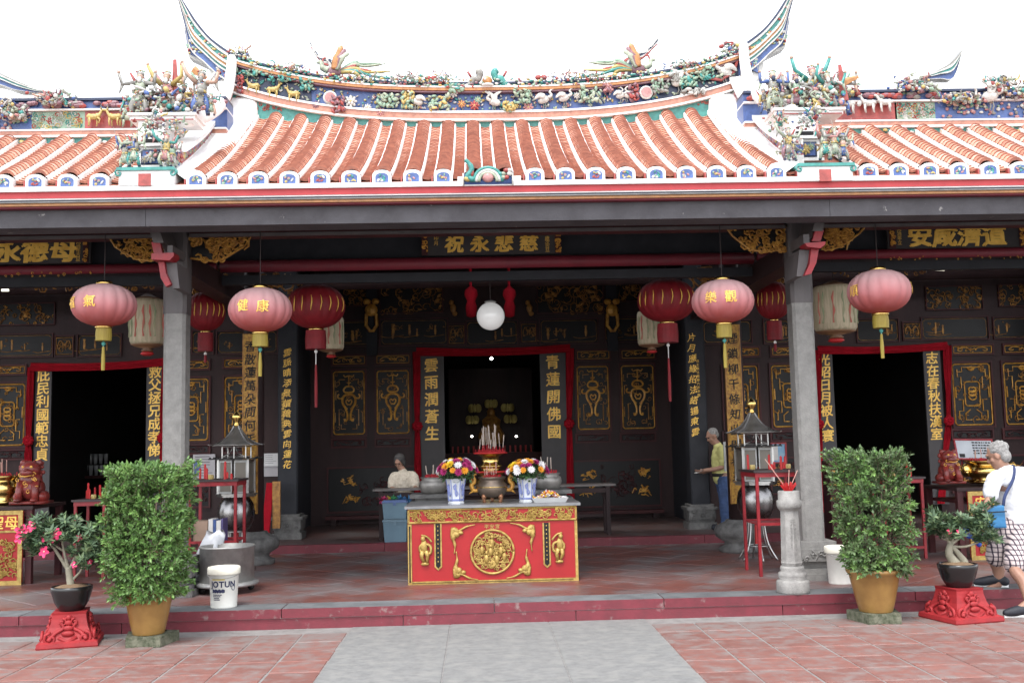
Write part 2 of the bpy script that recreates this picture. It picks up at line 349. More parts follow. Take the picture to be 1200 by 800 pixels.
for i in range(-18, 19):                      # cut half tiles along the kerb
    for j in range(0, 3):
        cx, cy = XC + (i-j%2*.5+.25)*c45*2, 10.34 + c45*(j+.02)
        if cy <= 10.36+c45*1.02 and cy+hh > 10.36:
            y0_ = 10.352; k_ = max(0, hh-abs(y0_-cy)); lowp = [(cx-k_, y0_), (cx+k_, y0_)]
            pl_ = lowp+([(cx+hh,cy)] if cy > y0_ else [])+[(cx,cy+hh)]+([(cx-hh,cy)] if cy > y0_ else [])
            part_ = MB(); n_ = len(pl_); part_.add([(p[0],p[1],PZ) for p in pl_]+[(p[0],p[1],PZ-.02) for p in pl_], [tuple(range(n_))]+[(q,n_+q,n_+(q+1)%n_,(q+1)%n_) for q in range(n_)]); part_.build('cut_tile', m_porch, platform)
for k, (cy, cx) in enumerate(cand):
    if k < 300:
        o = link('tile', pt, platform, (cx, cy, PZ+rng.uniform(-.0015,.0015))); o.rotation_euler = (0, 0, PI/4)
    else:
        h = .2035*math.sqrt(2); mbr.add([(cx-h,cy,PZ),(cx,cy-h,PZ),(cx+h,cy,PZ),(cx,cy+h,PZ)], [(0,1,2,3)])
if mbr.v: tag(mbr.build('far_tiles', m_porch, platform), kind='stuff')
for i in range(3): MB().box(-9.5+6.46*i, -3.05+6.46*i, 9.996, 10.3, .0935, .0975).build('mortar_joint', m_edge if False else m_grout, platform)
inner = structure(MB().box(-9.5, 9.9, 15.235, 30, -.1, IZ).build('inner_floor', m_inner))
xs = [-9.5, -6.0, -3.6, -1.4, .9, 3.3, 5.9, 9.9]
for i in range(len(xs)-1): MB().box(xs[i]+.003, xs[i+1]-.003, 15.2, 15.34, .1, IZ+.006).build('step_nosing', m_red, inner)

# ================================================================ TEMPLE HALL: posts, beams, walls
hall = thing('temple_hall', 'old timber temple hall with curved terracotta roof and carved gilded front', 'temple', (XC, 11.15, 0))
def part(mb, name, mats, parent=None): return mb.build(name, mats, parent or hall, world=True)
def bx(name, mat, x0, x1, y0, y1, z0, z1, parent=None): return part(MB().box(x0, x1, y0, y1, z0, z1), name, mat, parent)
def bev_post(mb, x, y, w, z0, z1, c=.035, d=None):
    d = d or w; a, b = w/2, d/2
    pl = [(-a+c,-b),(a-c,-b),(a,-b+c),(a,b-c),(a-c,b),(-a+c,b),(-a,b-c),(-a,-b+c)]; n = len(pl)
    mb.add([(x+p[0], y+p[1], z0) for p in pl]+[(x+p[0], y+p[1], z1) for p in pl], [(i,(i+1)%n,n+(i+1)%n,n+i) for i in range(n)]+[tuple(range(n-1,-1,-1)), tuple(range(n,2*n))])
# front stone posts
ZT = P(209, 372, 11.15).z
for sx in (-1, 1):
    cx = XC + sx*3.415
    mb = MB(); bev_post(mb, cx, 11.15, .235, PZ+.40, ZT+.03, .03); col_ = part(mb, 'column', stone)
    mb = MB(); bev_post(mb, cx, 11.15, .25, ZT+.03, 4.42, .035); part(mb, 'upper_post', postgrey, col_)
    mb = MB(); bev_post(mb, cx, 11.15, .50, PZ, PZ+.07, .02); bev_post(mb, cx, 11.15, .44, PZ+.07, PZ+.12, .05)
    bev_post(mb, cx, 11.15, .36, PZ+.12, PZ+.20, .03); bev_post(mb, cx, 11.15, .47, PZ+.20, PZ+.33, .03); bev_post(mb, cx, 11.15, .42, PZ+.33, PZ+.40, .03)
    rg = random.Random(5); scrolls(mb, cx-.2, cx+.2, PZ+.215, PZ+.315, 10.915, 9, rg, .05, .011); part(mb, 'column_base', stone if sx > 0 else stonedark, col_)
# mid posts (round, dark) on carved lotus bases, inner posts (square) on stepped bases
midx = {-1: P(297, 600, 13.9).x, 1: P(866, 600, 13.9).x}
for sx in (-1, 1):
    cx = midx[sx]; mb = MB(); mb.smooth = True; mb.lathe([(.135, PZ+.42), (.14, 2.5), (.13, 5.0)], (cx, 13.9, 0), 20); c_ = part(mb, 'inner_column', wood)
    mb = MB(); mb.smooth = True; mb.lathe([(.27,PZ),(.27,PZ+.06),(.2,PZ+.09),(.2,PZ+.13),(.31,PZ+.2),(.33,PZ+.28),(.3,PZ+.35),(.19,PZ+.40),(.17,PZ+.43)], (cx, 13.9, 0), 24, mod=lambda q, z: 1+.05*abs(math.sin(4*q)))
    part(mb, 'lotus_base', stonedark, c_)
innx = {-1: P(339, 500, 16.5).x, 1: P(816, 500, 16.5).x}
for sx in (-1, 1):
    cx = innx[sx]; mb = MB(); bev_post(mb, cx, 16.5, .31, IZ+.38, 5.3, .02); c_ = part(mb, 'inner_column', woodblue)
    mb = MB()
    for w, a, b in ((.46,0,.10),(.40,.10,.15),(.44,.15,.30),(.50,.30,.345),(.40,.345,.385)): bev_post(mb, cx, 16.5, w, IZ+a, IZ+b, .015)
    scrolls(mb, cx-.19, cx+.19, IZ+.17, IZ+.28, 16.275, 7, random.Random(8), .05, .008); part(mb, 'stepped_base', stonedark, c_)
    mb = MB(); s = '雲脈晴添景讀繪典雲向蓮花' if sx < 0 else '片月應緣招法語揚東雲'
    x_ = P(336.5 if sx < 0 else 814.5, 500, 16.34).x
    y0_, y1_ = (407, 550) if sx < 0 else (398, 512)
    column_text(mb, s, x_, 16.34, P(337, y0_, 16.34).z, P(337 if sx < 0 else 814, y1_, 16.34).z + (0 if sx < 0 else 0), .135, bold=.012, brush=1.2); part(mb, 'lettering', goldtext, c_)
    mb = MB(); xx = P(331.5 if sx < 0 else 820.5, 500, 16.34).x
    column_text(mb, '嘉慶元年歲次丙辰吉旦立' if sx < 0 else '信士敬立嘉慶六年辛酉', xx, 16.34, P(331, 460 if sx < 0 else 430, 16.34).z, P(331, 505 if sx < 0 else 475, 16.34).z, .05, bold=0); part(mb, 'small_lettering', goldtext, c_)
# eave beam and lintels
def pz(x, y, Y): return P(x, y, Y).z
ZB0, ZB1 = pz(600, 259, 10.06), 4.084
m_beam = posmat('peeling grey beam paint', (.064,.059,.066), (.042,.037,.042), (.24,.225,.215), 2.6, 8, .68, rnd=.08)
r2 = [n for n in m_beam.node_tree.nodes if n.bl_idname == 'ShaderNodeMapRange' and abs(n.inputs[1].default_value-.46) < 1e-4][0]; r2.inputs[1].default_value = .655; r2.inputs[2].default_value = .70
for a, b in ((-9.5, -3.25), (-3.246, 3.59), (3.594, 9.9)): bx('eave_beam', m_beam, a, b, 10.06, 10.36, ZB0, ZB1)
for a, b in ((-9.5, XC-3.575), (XC-3.26, XC+3.26), (XC+3.575, 9.9)): bx('lintel', woodred, a, b, 11.04, 11.26, 4.005, 4.42); bx('lintel_moulding', postgrey, a, b, 11.02, 11.05, 3.995, 4.03)
for a, b, y0, y1 in ((-9.5, XC-3.3, 309, 320), (XC-3.25, XC+3.25, 299, 313), (XC+3.3, 9.9, 290, 301)):
    xm = {309: 90, 299: 600, 290: 1100}[y0]
    z0_, z1_ = pz(xm, y1, 12.3), pz(xm, y0, 12.3); mb = MB(); mb.smooth = True
    mb.tube([(a, 12.36, (z0_+z1_)/2), (b, 12.36, (z0_+z1_)/2)], (z1_-z0_)/2, 12); part(mb, 'red_beam', redbeam)
    bx('upper_board', woodblue, a, b, 12.44, 12.5, z1_-.02, 5.4); bx('lower_rail', woodblue, a, b, 12.40, 12.5, z0_-.14, z0_-.03)
for sx in (-1, 1):                            # tie beams running back over the posts
    for x_, y0, y1 in ((XC+sx*3.415, 11.3, 16.4),): bx('tie_beam', wood, x_-.12, x_+.12, y0, y1, 3.62, 3.86)
for Y_, z_ in ((13.0,4.15),(13.9,4.55),(15.2,4.5),(16.5,4.35),(17.9,4.6)):
    mb = MB(); mb.smooth = True; mb.tube([(-9.5, Y_, z_), (9.9, Y_, z_)], .12, 10); part(mb, 'purlin', wood)
# ceiling boards (dark underside of the roof) and outer side walls
mb = MB()
prof = [(9.98,4.22),(11.2,4.78),(12.45,5.42),(13.6,5.15),(14.2,5.1),(15.1,5.1),(16.5,5.2),(20,5.2),(31,5.2)]
for (a, za), (b, zb) in zip(prof[:-1], prof[1:]):
    if a == 14.2: continue                    # unseen gap added between the two roofs to let more skylight in
    mb.add([(-9.6,a,za),(10,a,za),(10,b,zb),(-9.6,b,zb),(-9.6,a,za+.05),(10,a,za+.05),(10,b,zb+.05),(-9.6,b,zb+.05)], [(0,1,2,3),(7,6,5,4),(0,4,5,1),(2,6,7,3),(1,5,6,2),(0,3,7,4)])
part(mb, 'ceiling', wood)
for i in range(36): bx('rafter', wood, -9.3+i*.54, -9.22+i*.54, 10.05, 11.0, 4.205+.0, 4.235)
for x_ in (-9.6, 9.9): bx('side_wall', wood, x_, x_+.1, 15.0, 31, 0, 5.5)
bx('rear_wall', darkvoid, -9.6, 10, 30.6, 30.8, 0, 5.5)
# curved red brackets that carry the eave beam in front of each post
for sx, q in ((-1, [(172,260),(184,260),(192,297),(180,297)]), (1, [(958,246),(969,246),(964,283),(952,283)])):
    mb = MB(); mb.m = 1
    mb.prism([(P(x,y,10.5).x, P(x,y,10.5).z) for x, y in q[:2]]+[(P(q[2][0],q[2][1]-12,10.5).x, P(*q[2],10.5).z+.11), (P(q[3][0],q[3][1]-12,10.5).x, P(*q[3],10.5).z+.11)], 10.49, 11.0)
    mb.m = 0; f = lambda x, y: (P(x,y,10.52).x, P(x,y,10.52).z)
    if sx < 0:
        mb.prism([f(178,284),f(188,284),f(191,297),f(181,297)], 10.5, 10.56); mb.prism([f(181,299),f(207,298),f(207,302),f(202,307),f(181,306)], 10.42, 10.62)
        mb.prism([f(186,307),f(193,307),f(195,320),f(201,333),f(195,336),f(189,326)], 10.5, 10.58)
        mb.m = 1; mb.prism([f(193,307),f(206,307),f(207,320),f(209,337),f(201,337),f(195,322)], 10.56, 11.0); mb.box(f(197,290)[0], f(203,290)[0], 10.5, 10.95, f(200,298)[1], f(200,288)[1])
    else:
        mb.prism([f(955,270),f(965,270),f(961,283),f(951,283)], 10.5, 10.56); mb.prism([f(940,287),f(964,285),f(963,289),f(958,293),f(942,291)], 10.42, 10.62)
        mb.prism([f(950,292),f(959,292),f(956,308),f(950,321),f(942,323),f(948,310)], 10.5, 10.58)
        mb.m = 1; mb.prism([f(938,292),f(951,292),f(948,308),f(942,323),f(935,323)], 10.56, 11.0); mb.box(f(941,285)[0], f(948,285)[0], 10.5, 10.95, f(944,287)[1], f(944,275)[1])
    part(mb, 'curved_bracket', [redmetal, postgrey])
# gilded openwork brackets beside the posts
def gilt_bracket(pts, seed):
    poly = [(P(x,y,11.15).x, P(x,y,11.15).z) for x, y in pts]
    xs_ = [p[0] for p in poly]; zs_ = [p[1] for p in poly]
    def inside(x, z):
        c = False; n = len(poly)
        for i in range(n):
            (a, b), (d, e) = poly[i], poly[(i+1)%n]
            if (b > z) != (e > z) and x < (d-a)*(z-b)/(e-b)+a: c = not c
        return c
    mb = MB(); mb.m = 1; mb.prism(poly, 11.16, 11.2); mb.m = 0; rg = random.Random(seed)
    scrolls(mb, min(xs_), max(xs_), min(zs_), max(zs_), 11.135, 44, rg, .07, .0135, True, inside)
    n = len(poly); mb.tube([(p[0], 11.13, p[1]) for p in poly[1:n]], .012, 5)
    a, b = poly[-2], poly[-1]
    part(mb, 'gilded_bracket', [mk('aged gilding', (.50,.27,.055), (.22,.09,.022), rough=.38, metal=.12, scale=16, bump=.15, bs=60), black])
gilt_bracket([(224,277),(294,278),(288,288),(275,296),(262,304),(248,306),(224,303)], 1)
gilt_bracket([(196,279),(130,280),(136,290),(150,298),(160,304),(176,306),(190,304)], 2)
gilt_bracket([(922,268),(851,268),(858,277),(868,285),(878,293),(894,295),(922,293)], 3)
gilt_bracket([(964,266),(1014,265),(1006,274),(995,282),(985,289),(972,293),(962,292)], 4)
# small gilt ornaments on beams further in
def gilt_strip(x0, y0, x1, y1, Y, seed, n=14, mat=goldold, name='gilt_carving'):
    a, b, c, d = W(x0, y0, x1, y1, Y); mb = MB(); rg = random.Random(seed); scrolls(mb, a, b, c, d, Y-.01, n, rg, (d-c)*.5, min(.016,(d-c)*.09)); return part(mb, name, mat)
for i, a in enumerate(((-20,319,107,324,12.28),(42,330,184,341,12.9),(1040,300,1200,304,12.28),(963,315,1095,323,12.9),(228,320,265,345,13.7),(308,322,352,344,13.7),(800,315,840,340,13.7),(885,308,922,330,13.7))): gilt_strip(*a, 20+i, 22 if a[2]-a[0] > 60 else 12, gold if i in (0, 2) else goldold)
# ---------------- inner walls: centre wall (Y 19.2) and side walls (Y 17)
YW, YS = 19.2, 17.0
dl, dr = P(505, 500, YW).x, P(650, 500, YW).x
zdoor = pz(577, 414, YW)
xl_, xr_ = innx[-1]-.1, innx[1]+.1
bx('wall', wood, xl_, dl, YW, YW+.2, IZ, 5.2); bx('wall', wood, dr, xr_, YW, YW+.2, IZ, 5.2); bx('wall', wood, dl, dr, YW, YW+.2, zdoor, 5.2)
bx('wall', woodblue, xl_-.1, xl_, 16.66, YW+.2, IZ, 5.2); bx('wall', woodblue, xr_, xr_+.1, 16.66, YW+.2, IZ, 5.2)
sdoor = {}
for sx, (ax, bx_, ytop) in ((-1, (48, 183, 430)), (1, (968, 1097, 412))):
    a, b = P(ax, 480, YS).x, P(bx_, 480, YS).x; zt = pz((ax+bx_)/2, ytop, YS); sdoor[sx] = (a, b, zt)
    inner_x = innx[sx] - sx*.16*-1
    segs = ((-9.6, a), (b, innx[-1]-.155)) if sx < 0 else ((innx[1]+.155, a), (b, 9.9))
    for u, v in segs: bx('wall', wood, u, v, YS, YS+.2, IZ, 5.2)
    bx('wall', wood, a, b, YS, YS+.2, zt, 5.2)
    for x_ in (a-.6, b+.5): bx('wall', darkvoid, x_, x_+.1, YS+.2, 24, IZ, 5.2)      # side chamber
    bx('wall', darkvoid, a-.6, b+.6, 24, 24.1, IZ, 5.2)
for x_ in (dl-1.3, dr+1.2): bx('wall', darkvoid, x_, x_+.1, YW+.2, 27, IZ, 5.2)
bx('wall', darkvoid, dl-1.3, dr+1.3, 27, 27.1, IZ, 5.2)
def panel(px, Y, kind, seed=0, name='carved_panel', mat=gold, fr=.03, thin=.008):
    a, b, c, d = W(*px, Y); mb = MB(); t = fr
    mb.box(a-t,b+t,Y-.035,Y-.001,c-t,c); mb.box(a-t,b+t,Y-.035,Y-.001,d,d+t); mb.box(a-t,a,Y-.035,Y-.001,c,d); mb.box(b,b+t,Y-.035,Y-.001,c,d)
    mb.m = 1; mb.box(a,b,Y-.006,Y-.001,c,d); p_ = part(mb, name, [woodred, black])
    g = MB(); y = Y-.02; w, h = b-a, d-c; mx, mz = (a+b)/2, (c+d)/2; rg = random.Random(seed); r = thin
    def mir(pts, rr):
        g.tube([(mx+u*w, y, c+v*h) for u, v in pts], rr, 5); g.tube([(mx-u*w, y, c+v*h) for u, v in pts], rr, 5)
    if kind == 'ding':                        # tripod-vessel motif of the centre bay
        frame_line(g, a+.03*w, b-.03*w, c+.02*h, d-.02*h, y, r, .03)
        k = r*1.7; sp = lambda pts: [(q.x, q.z) for q in smooth_pts([(u, 0, v) for u, v in pts], 4)]
        mir(sp([(0,.63),(.13,.615),(.2,.56),(.18,.48),(.1,.42),(.05,.40)]), [k*1.1]*20+[k]); mir(sp([(.14,.60),(.24,.57),(.32,.575),(.34,.61),(.30,.635)]), k*.8)
        mir(sp([(.12,.43),(.055,.34),(.06,.25),(.12,.225),(.13,.26)]), k); mir(sp([(0,.66),(.12,.665),(.16,.70),(.1,.745),(0,.755)]), k*.85)
        mir(sp([(0,.52),(.05,.55),(.09,.52),(.04,.47),(0,.48)]), k*.6)
        g.tube([(mx,y,c+.76*h),(mx,y,c+.92*h)], r, 4); mir([(0,.92),(.12,.9),(.16,.93)], r); mir([(0,.80),(.06,.815)], r)
        o_ = part(g, 'gilded_motif', mat, p_); g = MB()
        for q in (((.30,.15),(.30,.40),(.22,.40)), ((.40,.55),(.40,.68),(.32,.68)), ((.12,.86),(.3,.86),(.3,.8)), ((.1,.1),(.24,.1),(.24,.17)), ((.42,.2),(.42,.35)), ((.36,.75),(.42,.75),(.42,.85))): mir(q, r*.8)
        scrolls(g, a+.08*w, b-.08*w, c+.05*h, d-.05*h, y+.01, 16, rg, .1*w, r*.55, False); part(g, 'dull_fretwork', goldold, p_)
    elif kind == 'fret':                      # fretwork with a framed flower in the middle
        frame_line(g, a+.03*w, b-.03*w, c+.02*h, d-.02*h, y, r, .03); frame_line(g, mx-.19*w, mx+.19*w, c+.32*h, c+.70*h, y, r, .03)
        for z_ in (.45, .51, .57): mir([(q.x, q.z) for q in smooth_pts([(0,0,z_-.04),(.07,0,z_-.02),(.09,0,z_+.02),(.03,0,z_+.045),(0,0,z_+.03)], 3)], r*1.1)
        mir([(.36,.12),(.36,.24),(.25,.24),(.25,.42),(.36,.42)], r*.8); mir([(.36,.9),(.36,.78),(.27,.78),(.27,.6)], r*.8); mir([(.1,.93),(.24,.93),(.24,.86),(.36,.86)], r*.8)
        mir([(0,.88),(.06,.9),(.11,.925),(0,.93)], r*1.6); mir([(.05,.1),(.2,.1),(.2,.2),(.08,.26)], r*.8); mir([(.42,.45),(.42,.62)], r)
        part(g, 'gilded_motif', mat, p_); g = MB(); scrolls(g, a+.08*w, b-.08*w, c+.05*h, d-.05*h, y+.01, 22, rg, .11*w, r*.7, False); part(g, 'dull_fretwork', goldold, p_)
    elif kind == 'strip':
        frame_line(g, a+.02*w, b-.02*w, c+.08*h, d-.08*h, y, r*.8); mir([(q.x, q.z) for q in smooth_pts([(.06,0,.4),(.14,0,.72),(.28,0,.75),(.38,0,.5),(.33,0,.32),(.26,0,.42)], 3)], r); mir([(0,.5),(.05,.65),(.1,.45)], r)
        scrolls(g, a+.06*w, b-.06*w, c+.2*h, d-.2*h, y+.005, 7, rg, h*.3, r*.6, False); part(g, 'gilded_motif', goldold if mat is goldold else mat, p_)
    elif kind == 'scene':                     # little gilt figures, boats and trees on lacquer
        frame_line(g, a+.02*w, b-.02*w, c+.06*h, d-.06*h, y+.012, r*.5, .04)
        for i in range(max(3, int(w*4.2))):
            x_ = a+w*rg.uniform(.08,.92); z_ = c+h*rg.uniform(.15,.4); k = h*rg.uniform(.12,.22); g.ell((x_,y+.01,z_+k),(k*.28,.008,k),6,4); g.ell((x_,y+.008,z_+k*2.1),(k*.28,.008,k*.28),6,4)
            if rg.random() < .6: g.tube(smooth_pts([(x_-k*2.6,y+.012,z_),(x_-k,y+.012,z_-k*.3),(x_+k*2,y+.012,z_+k*.1)],3), r*.7, 4)
            if rg.random() < .5: scrolls(g, x_-k*2, x_+k*2, z_+k, z_+k*2.6, y+.012, 4, rg, k*.7, r*.5)
        part(g, 'gilt_scene', goldold, p_)
    elif kind == 'brush':
        scrolls(g, a, b, c, d, y, int(30*w+8), rg, h*.25, r*.9); part(g, 'gilt_carving', goldold, p_)
    elif kind == 'bats':
        for i, (u, v) in enumerate(((.2,.72),(.2,.33),(.82,.72),(.82,.33)) if seed % 2 else ((.25,.7),(.25,.3))):
            x_, z_ = a+u*w, c+v*h; k = h*.2
            for _ in range(11):               # small gilded dragon-and-cloud cluster
                ang = rg.uniform(0, 6.28); d_ = k*rg.uniform(.1,.75); x2, z2 = x_+d_*math.cos(ang)*1.2, z_+d_*math.sin(ang)*.8
                g.tube(smooth_pts([(x2,y,z2),(x2+rg.uniform(-.4,.4)*k,y-.004,z2+rg.uniform(-.3,.4)*k),(x2+rg.uniform(-.6,.6)*k,y,z2+rg.uniform(-.5,.3)*k)],3), [k*.09]*4+[k*.05]*3, 5)
            g.ell((x_,y,z_),(k*.35,.014,k*.2),8,5,Matrix.Rotation(.5,3,'Y'))
        part(g, 'gilded_cluster', goldold if seed % 2 == 0 and seed > 1 else gold, p_); g = MB(); scrolls(g, a+.34*w, b-.28*w if seed%2 else b-.06*w, c+.15*h, d-.12*h, y+.008, 26, rg, h*.16, r*.6); part(g, 'carved_scroll', woodred, p_)
    return p_
# centre bay
for i, (x0, x1, dy) in enumerate(((390,428,0),(441,480,-1),(676,714,-6),(728,767,-7))):
    panel((x0,434+dy,x1,510+dy), YW, 'ding', i, thin=.012); panel((x0,417+dy,x1,427+dy), YW, 'strip', 10+i); panel((x0,515+dy,x1,523+dy), YW, 'strip', 20+i, mat=woodred)
panel((385,548,489,598), YW, 'bats', 0, 'wainscot_panel', thin=.012); panel((670,540,773,592), YW, 'bats', 1, 'wainscot_panel', thin=.012)
for x0, x1, y in ((383,489,603),(668,776,597)):
    a, b, c, d = W(x0, y, x1, y+4, YW); bx('wainscot_rail', woodred, a, b, YW-.22, YW-.005, c, d); bx('rail_foot', wood, a+.1, a+.2, YW-.2, YW-.02, IZ, c); bx('rail_foot', wood, b-.2, b-.1, YW-.2, YW-.02, IZ, c)
for px, k, s in (((446,374,524,404),'scene',1),((547,376,606,404),'scene',2),((633,374,700,402),'scene',3),((709,372,752,400),'scene',4),((400,376,436,405),'scene',7),((526,380,544,404),'strip',5),((611,378,628,402),'strip',6),((446,326,518,366),'brush',1),((630,322,706,366),'brush',2),((398,328,430,358),'brush',3),((722,322,752,352),'brush',4)): panel(px, YW, k, s, 'frieze_panel', goldold, .018)
for x_ in (436, 716):                         # carved posts between the frieze panels
    a = P(x_, 360, YW).x; bx('frieze_post', woodblue, a-.1, a+.1, YW-.1, YW-.04, IZ+3.1, 5.1)
    mb = MB(); z = pz(x_, 375, YW); y = YW-.16
    for dx in (-.08, .08): mb.ell((a+dx, y, z+.33), (.075,.05,.06), 8, 5)
    mb.ell((a, y, z+.17), (.12,.07,.12), 8, 6); mb.tube([(a-.09,y,z+.1),(a-.1,y,z-.12),(a-.03,y,z-.22),(a+.03,y,z-.22),(a+.1,y,z-.12),(a+.09,y,z+.1)], .032, 6); part(mb, 'gilded_pendant', gold)
for x_ in (531, 620):
    a = P(x_, 362, YW).x; z = pz(x_, 362, YW); mb = MB(); mb.ell((a,YW-.1,z),(.06,.04,.09),7,5); mb.ell((a-.03,YW-.1,z+.11),(.05,.035,.05),7,5); mb.ell((a+.03,YW-.1,z-.1),(.05,.035,.05),7,5); part(mb, 'gilded_pendant', goldold)
# side walls
for i, (x0, x1, y0) in enumerate(((-12,30,449),(204,245,443),(263,303,441),(848,889,428),(904,948,427),(1116,1162,425),(1176,1222,424))):
    panel((x0,y0,x1,y0+74), YS, 'fret', 40+i, thin=.011); panel((x0,y0-20,x1,y0-11), YS, 'strip', 50+i); panel((x0,y0+79,x1,y0+88), YS, 'strip', 60+i, mat=woodred)
    if i not in (3,): panel((x0,y0+110,x1,y0+150), YS, 'bats', 2*i, 'wainscot_panel')
for j, (px, k) in enumerate((((-14,392,62,418),'scene'),((66,394,86,417),'strip'),((92,392,142,417),'scene'),((226,388,250,414),'scene'),((255,388,325,414),'scene'),((824,376,880,402),'scene'),((895,375,925,402),'scene'),((1004,374,1052,400),'scene'),((1058,378,1078,398),'strip'),((1080,372,1157,397),'scene'),((1164,372,1215,396),'scene'),((-8,356,64,380),'brush'),((1085,336,1150,362),'brush'),((1170,334,1230,358),'brush'))): panel(px, YS, k, 70+j, 'frieze_panel', goldold, .016)
# ================================================================ ROOF (parts of the hall)
EZ, RZ0, YE, YR = 4.30, 5.63, 9.90, 12.42
def prof(t): return .76*t + .24*t*t
def sway(x): u = (x-XC)/3.2; return u*u
def roof_z(x, y): t = (y-YE)/(YR-YE); return EZ + (RZ0-EZ)*prof(t) + .17*sway(x)*max(0, t)
terra2 = mk('terracotta roof tile pale', (.64,.40,.31), (.52,.28,.205), rough=.85, scale=6, bump=.3, bs=50); terra3 = mk('terracotta roof tile dark', (.47,.21,.14), (.34,.14,.095), rough=.8, scale=6, bump=.3, bs=50)
def tile_row(x, y1, zf, nC, w=.163, gap=.14, seed=0):
    # one barrel row of lapped clay tiles with limewashed flanks, plus the pan of lapped tiles on its right
    mb = MB(); rg = random.Random(seed); y0 = YE+.09; H = .085
    ys = [y0+(y1-y0)*i/nC for i in range(nC+1)]
    arc = [(math.cos(q), math.sin(q)) for q in [PI*(.10+.80*k/6) for k in range(7)]]
    for i in range(nC):
        a, b = ys[i]-.012, ys[i+1]; j = rg.uniform(-.003, .004); lift = .021
        za, zb = zf(x, a), zf(x, b)
        front = [(x+w*.5*c+j, a, za+.03+H*s+lift) for c, s in arc]; back = [(x+w*.5*c+j, b, zb+.03+H*s) for c, s in arc]; low = [(x+w*.5*c*.93+j, a+.004, za+.03+H*s*.9-.004) for c, s in arc]
        mb.m = rg.choice((0,0,3,4)); mb.smooth = True; mb.add(front+back, [(k, k+1, 8+k, 7+k) for k in range(6)])
        mb.m = 1; mb.smooth = False; mb.add(front+low, [(k+1, k, 7+k, 8+k) for k in range(6)])
        xa, xb = x+w*.5+.012, x+w*.5+gap-.012          # pan tiles, slightly dished
        xm = (xa+xb)/2; mb.m = rg.choice((0,3,4))
        mb.add([(xa,a,za+.022),(xm,a,za+.008),(xb,a,za+.022),(xa,b,zb+.006),(xm,b,zb-.008),(xb,b,zb+.006)], [(0,1,4,3),(1,2,5,4)])
        mb.m = 1; mb.add([(xa,a,za+.022),(xm,a,za+.008),(xb,a,za+.022),(xa,a+.004,za-.004),(xm,a+.004,za-.016),(xb,a+.004,za-.004)], [(0,3,4,1),(1,4,5,2)])
    mb.m = 2
    for s in (-1, 1):                         # limewash fillets along both flanks
        pr = [(w*.5+.016,.0),(w*.5+.011,.05),(w*.5-.004,.060),(w*.5-.012,.03)]
        vs = []; st = 12
        for i in range(st+1):
            y = y0-.02+(y1-y0+.02)*i/st; z = zf(x, y)+.004
            vs += [(x+s*p, y, z+q) for p, q in pr]
        fs = [((i*4+k), (i*4+k+1), ((i+1)*4+k+1), ((i+1)*4+k)) for i in range(st) for k in range(3)]
        if s > 0: fs = [f[::-1] for f in fs]
        mb.add(vs, fs)
    return mb
plq = {}
def eave_plaque_mesh(seed):                   # limewashed arched tile end with a blue niche and a small ceramic motif
    mb = MB(); n = 10; w, h = .092, .085
    arch = [(-w,-.01),(w,-.01)] + [(w*math.cos(PI*k/n), h+.052*math.sin(PI*k/n)) for k in range(n+1)]
    mb.m = 0; mb.prism(arch, -.035, .10)
    mb.m = 1; w2, h2 = .064, .068
    ar2 = [(-w2,.006),(w2,.006)] + [(w2*math.cos(PI*k/n), h2+.038*math.sin(PI*k/n)) for k in range(n+1)]
    mb.prism(ar2, -.039, -.034)
    rg = random.Random(seed); cs = [2,3,4,5,6,7]
    for i in range(rg.randint(6, 9)):
        mb.m = rg.choice(cs); q = rg.uniform(0, PI)
        mb.ell((rg.uniform(-.036,.036), -.043, rg.uniform(.022,.085)), (rg.uniform(.012,.024), .008, rg.uniform(.006,.014)), 6, 4, Matrix.Rotation(q, 3, 'Y'))
    mb.m = 4; mb.box(-.118,-.104,-.02,.05,-.005,.075)
    return mb.mesh('eave_plaque', [white, cBlue, cGreen, cYel, cRed, cWhite, cPink, cTeal])
plqs = [eave_plaque_mesh(i) for i in range(9)]
roof = part(MB().box(XC-3.3, XC+3.3, YR-.02, YR+.25, 5.3, RZ0+.2), 'roof_core', terraedge)
mbd = MB()                                    # roof deck under the tiles, right across
for i in range(10):
    a, b = YE+.02+(YR-YE)*i/10, YE+.02+(YR-YE)*(i+1)/10; xs_ = [XC-3.25+6.5*k/16 for k in range(17)]
    for k in range(16): mbd.add([(xs_[k],a,roof_z(xs_[k],a)-.03),(xs_[k+1],a,roof_z(xs_[k+1],a)-.03),(xs_[k+1],b,roof_z(xs_[k+1],b)-.03),(xs_[k],b,roof_z(xs_[k],b)-.03)], [(0,1,2,3)])
part(mbd, 'roof_deck', terraedge)
xe0 = P(229, 215, YE).x; SP = (P(911, 205, YE).x - xe0)/19
rows = [xe0+SP*i for i in range(20)]
for i, x in enumerate(rows):
    part(tile_row(x, YR-.02, roof_z, 38, seed=i), 'tile_row', [terra, terraedge, white, terra2, terra3])
    if i not in (9, 10): link('eave_plaque', plqs[i % 9], hall, Vector((x, YE+.05, EZ-.03))-hall.location)
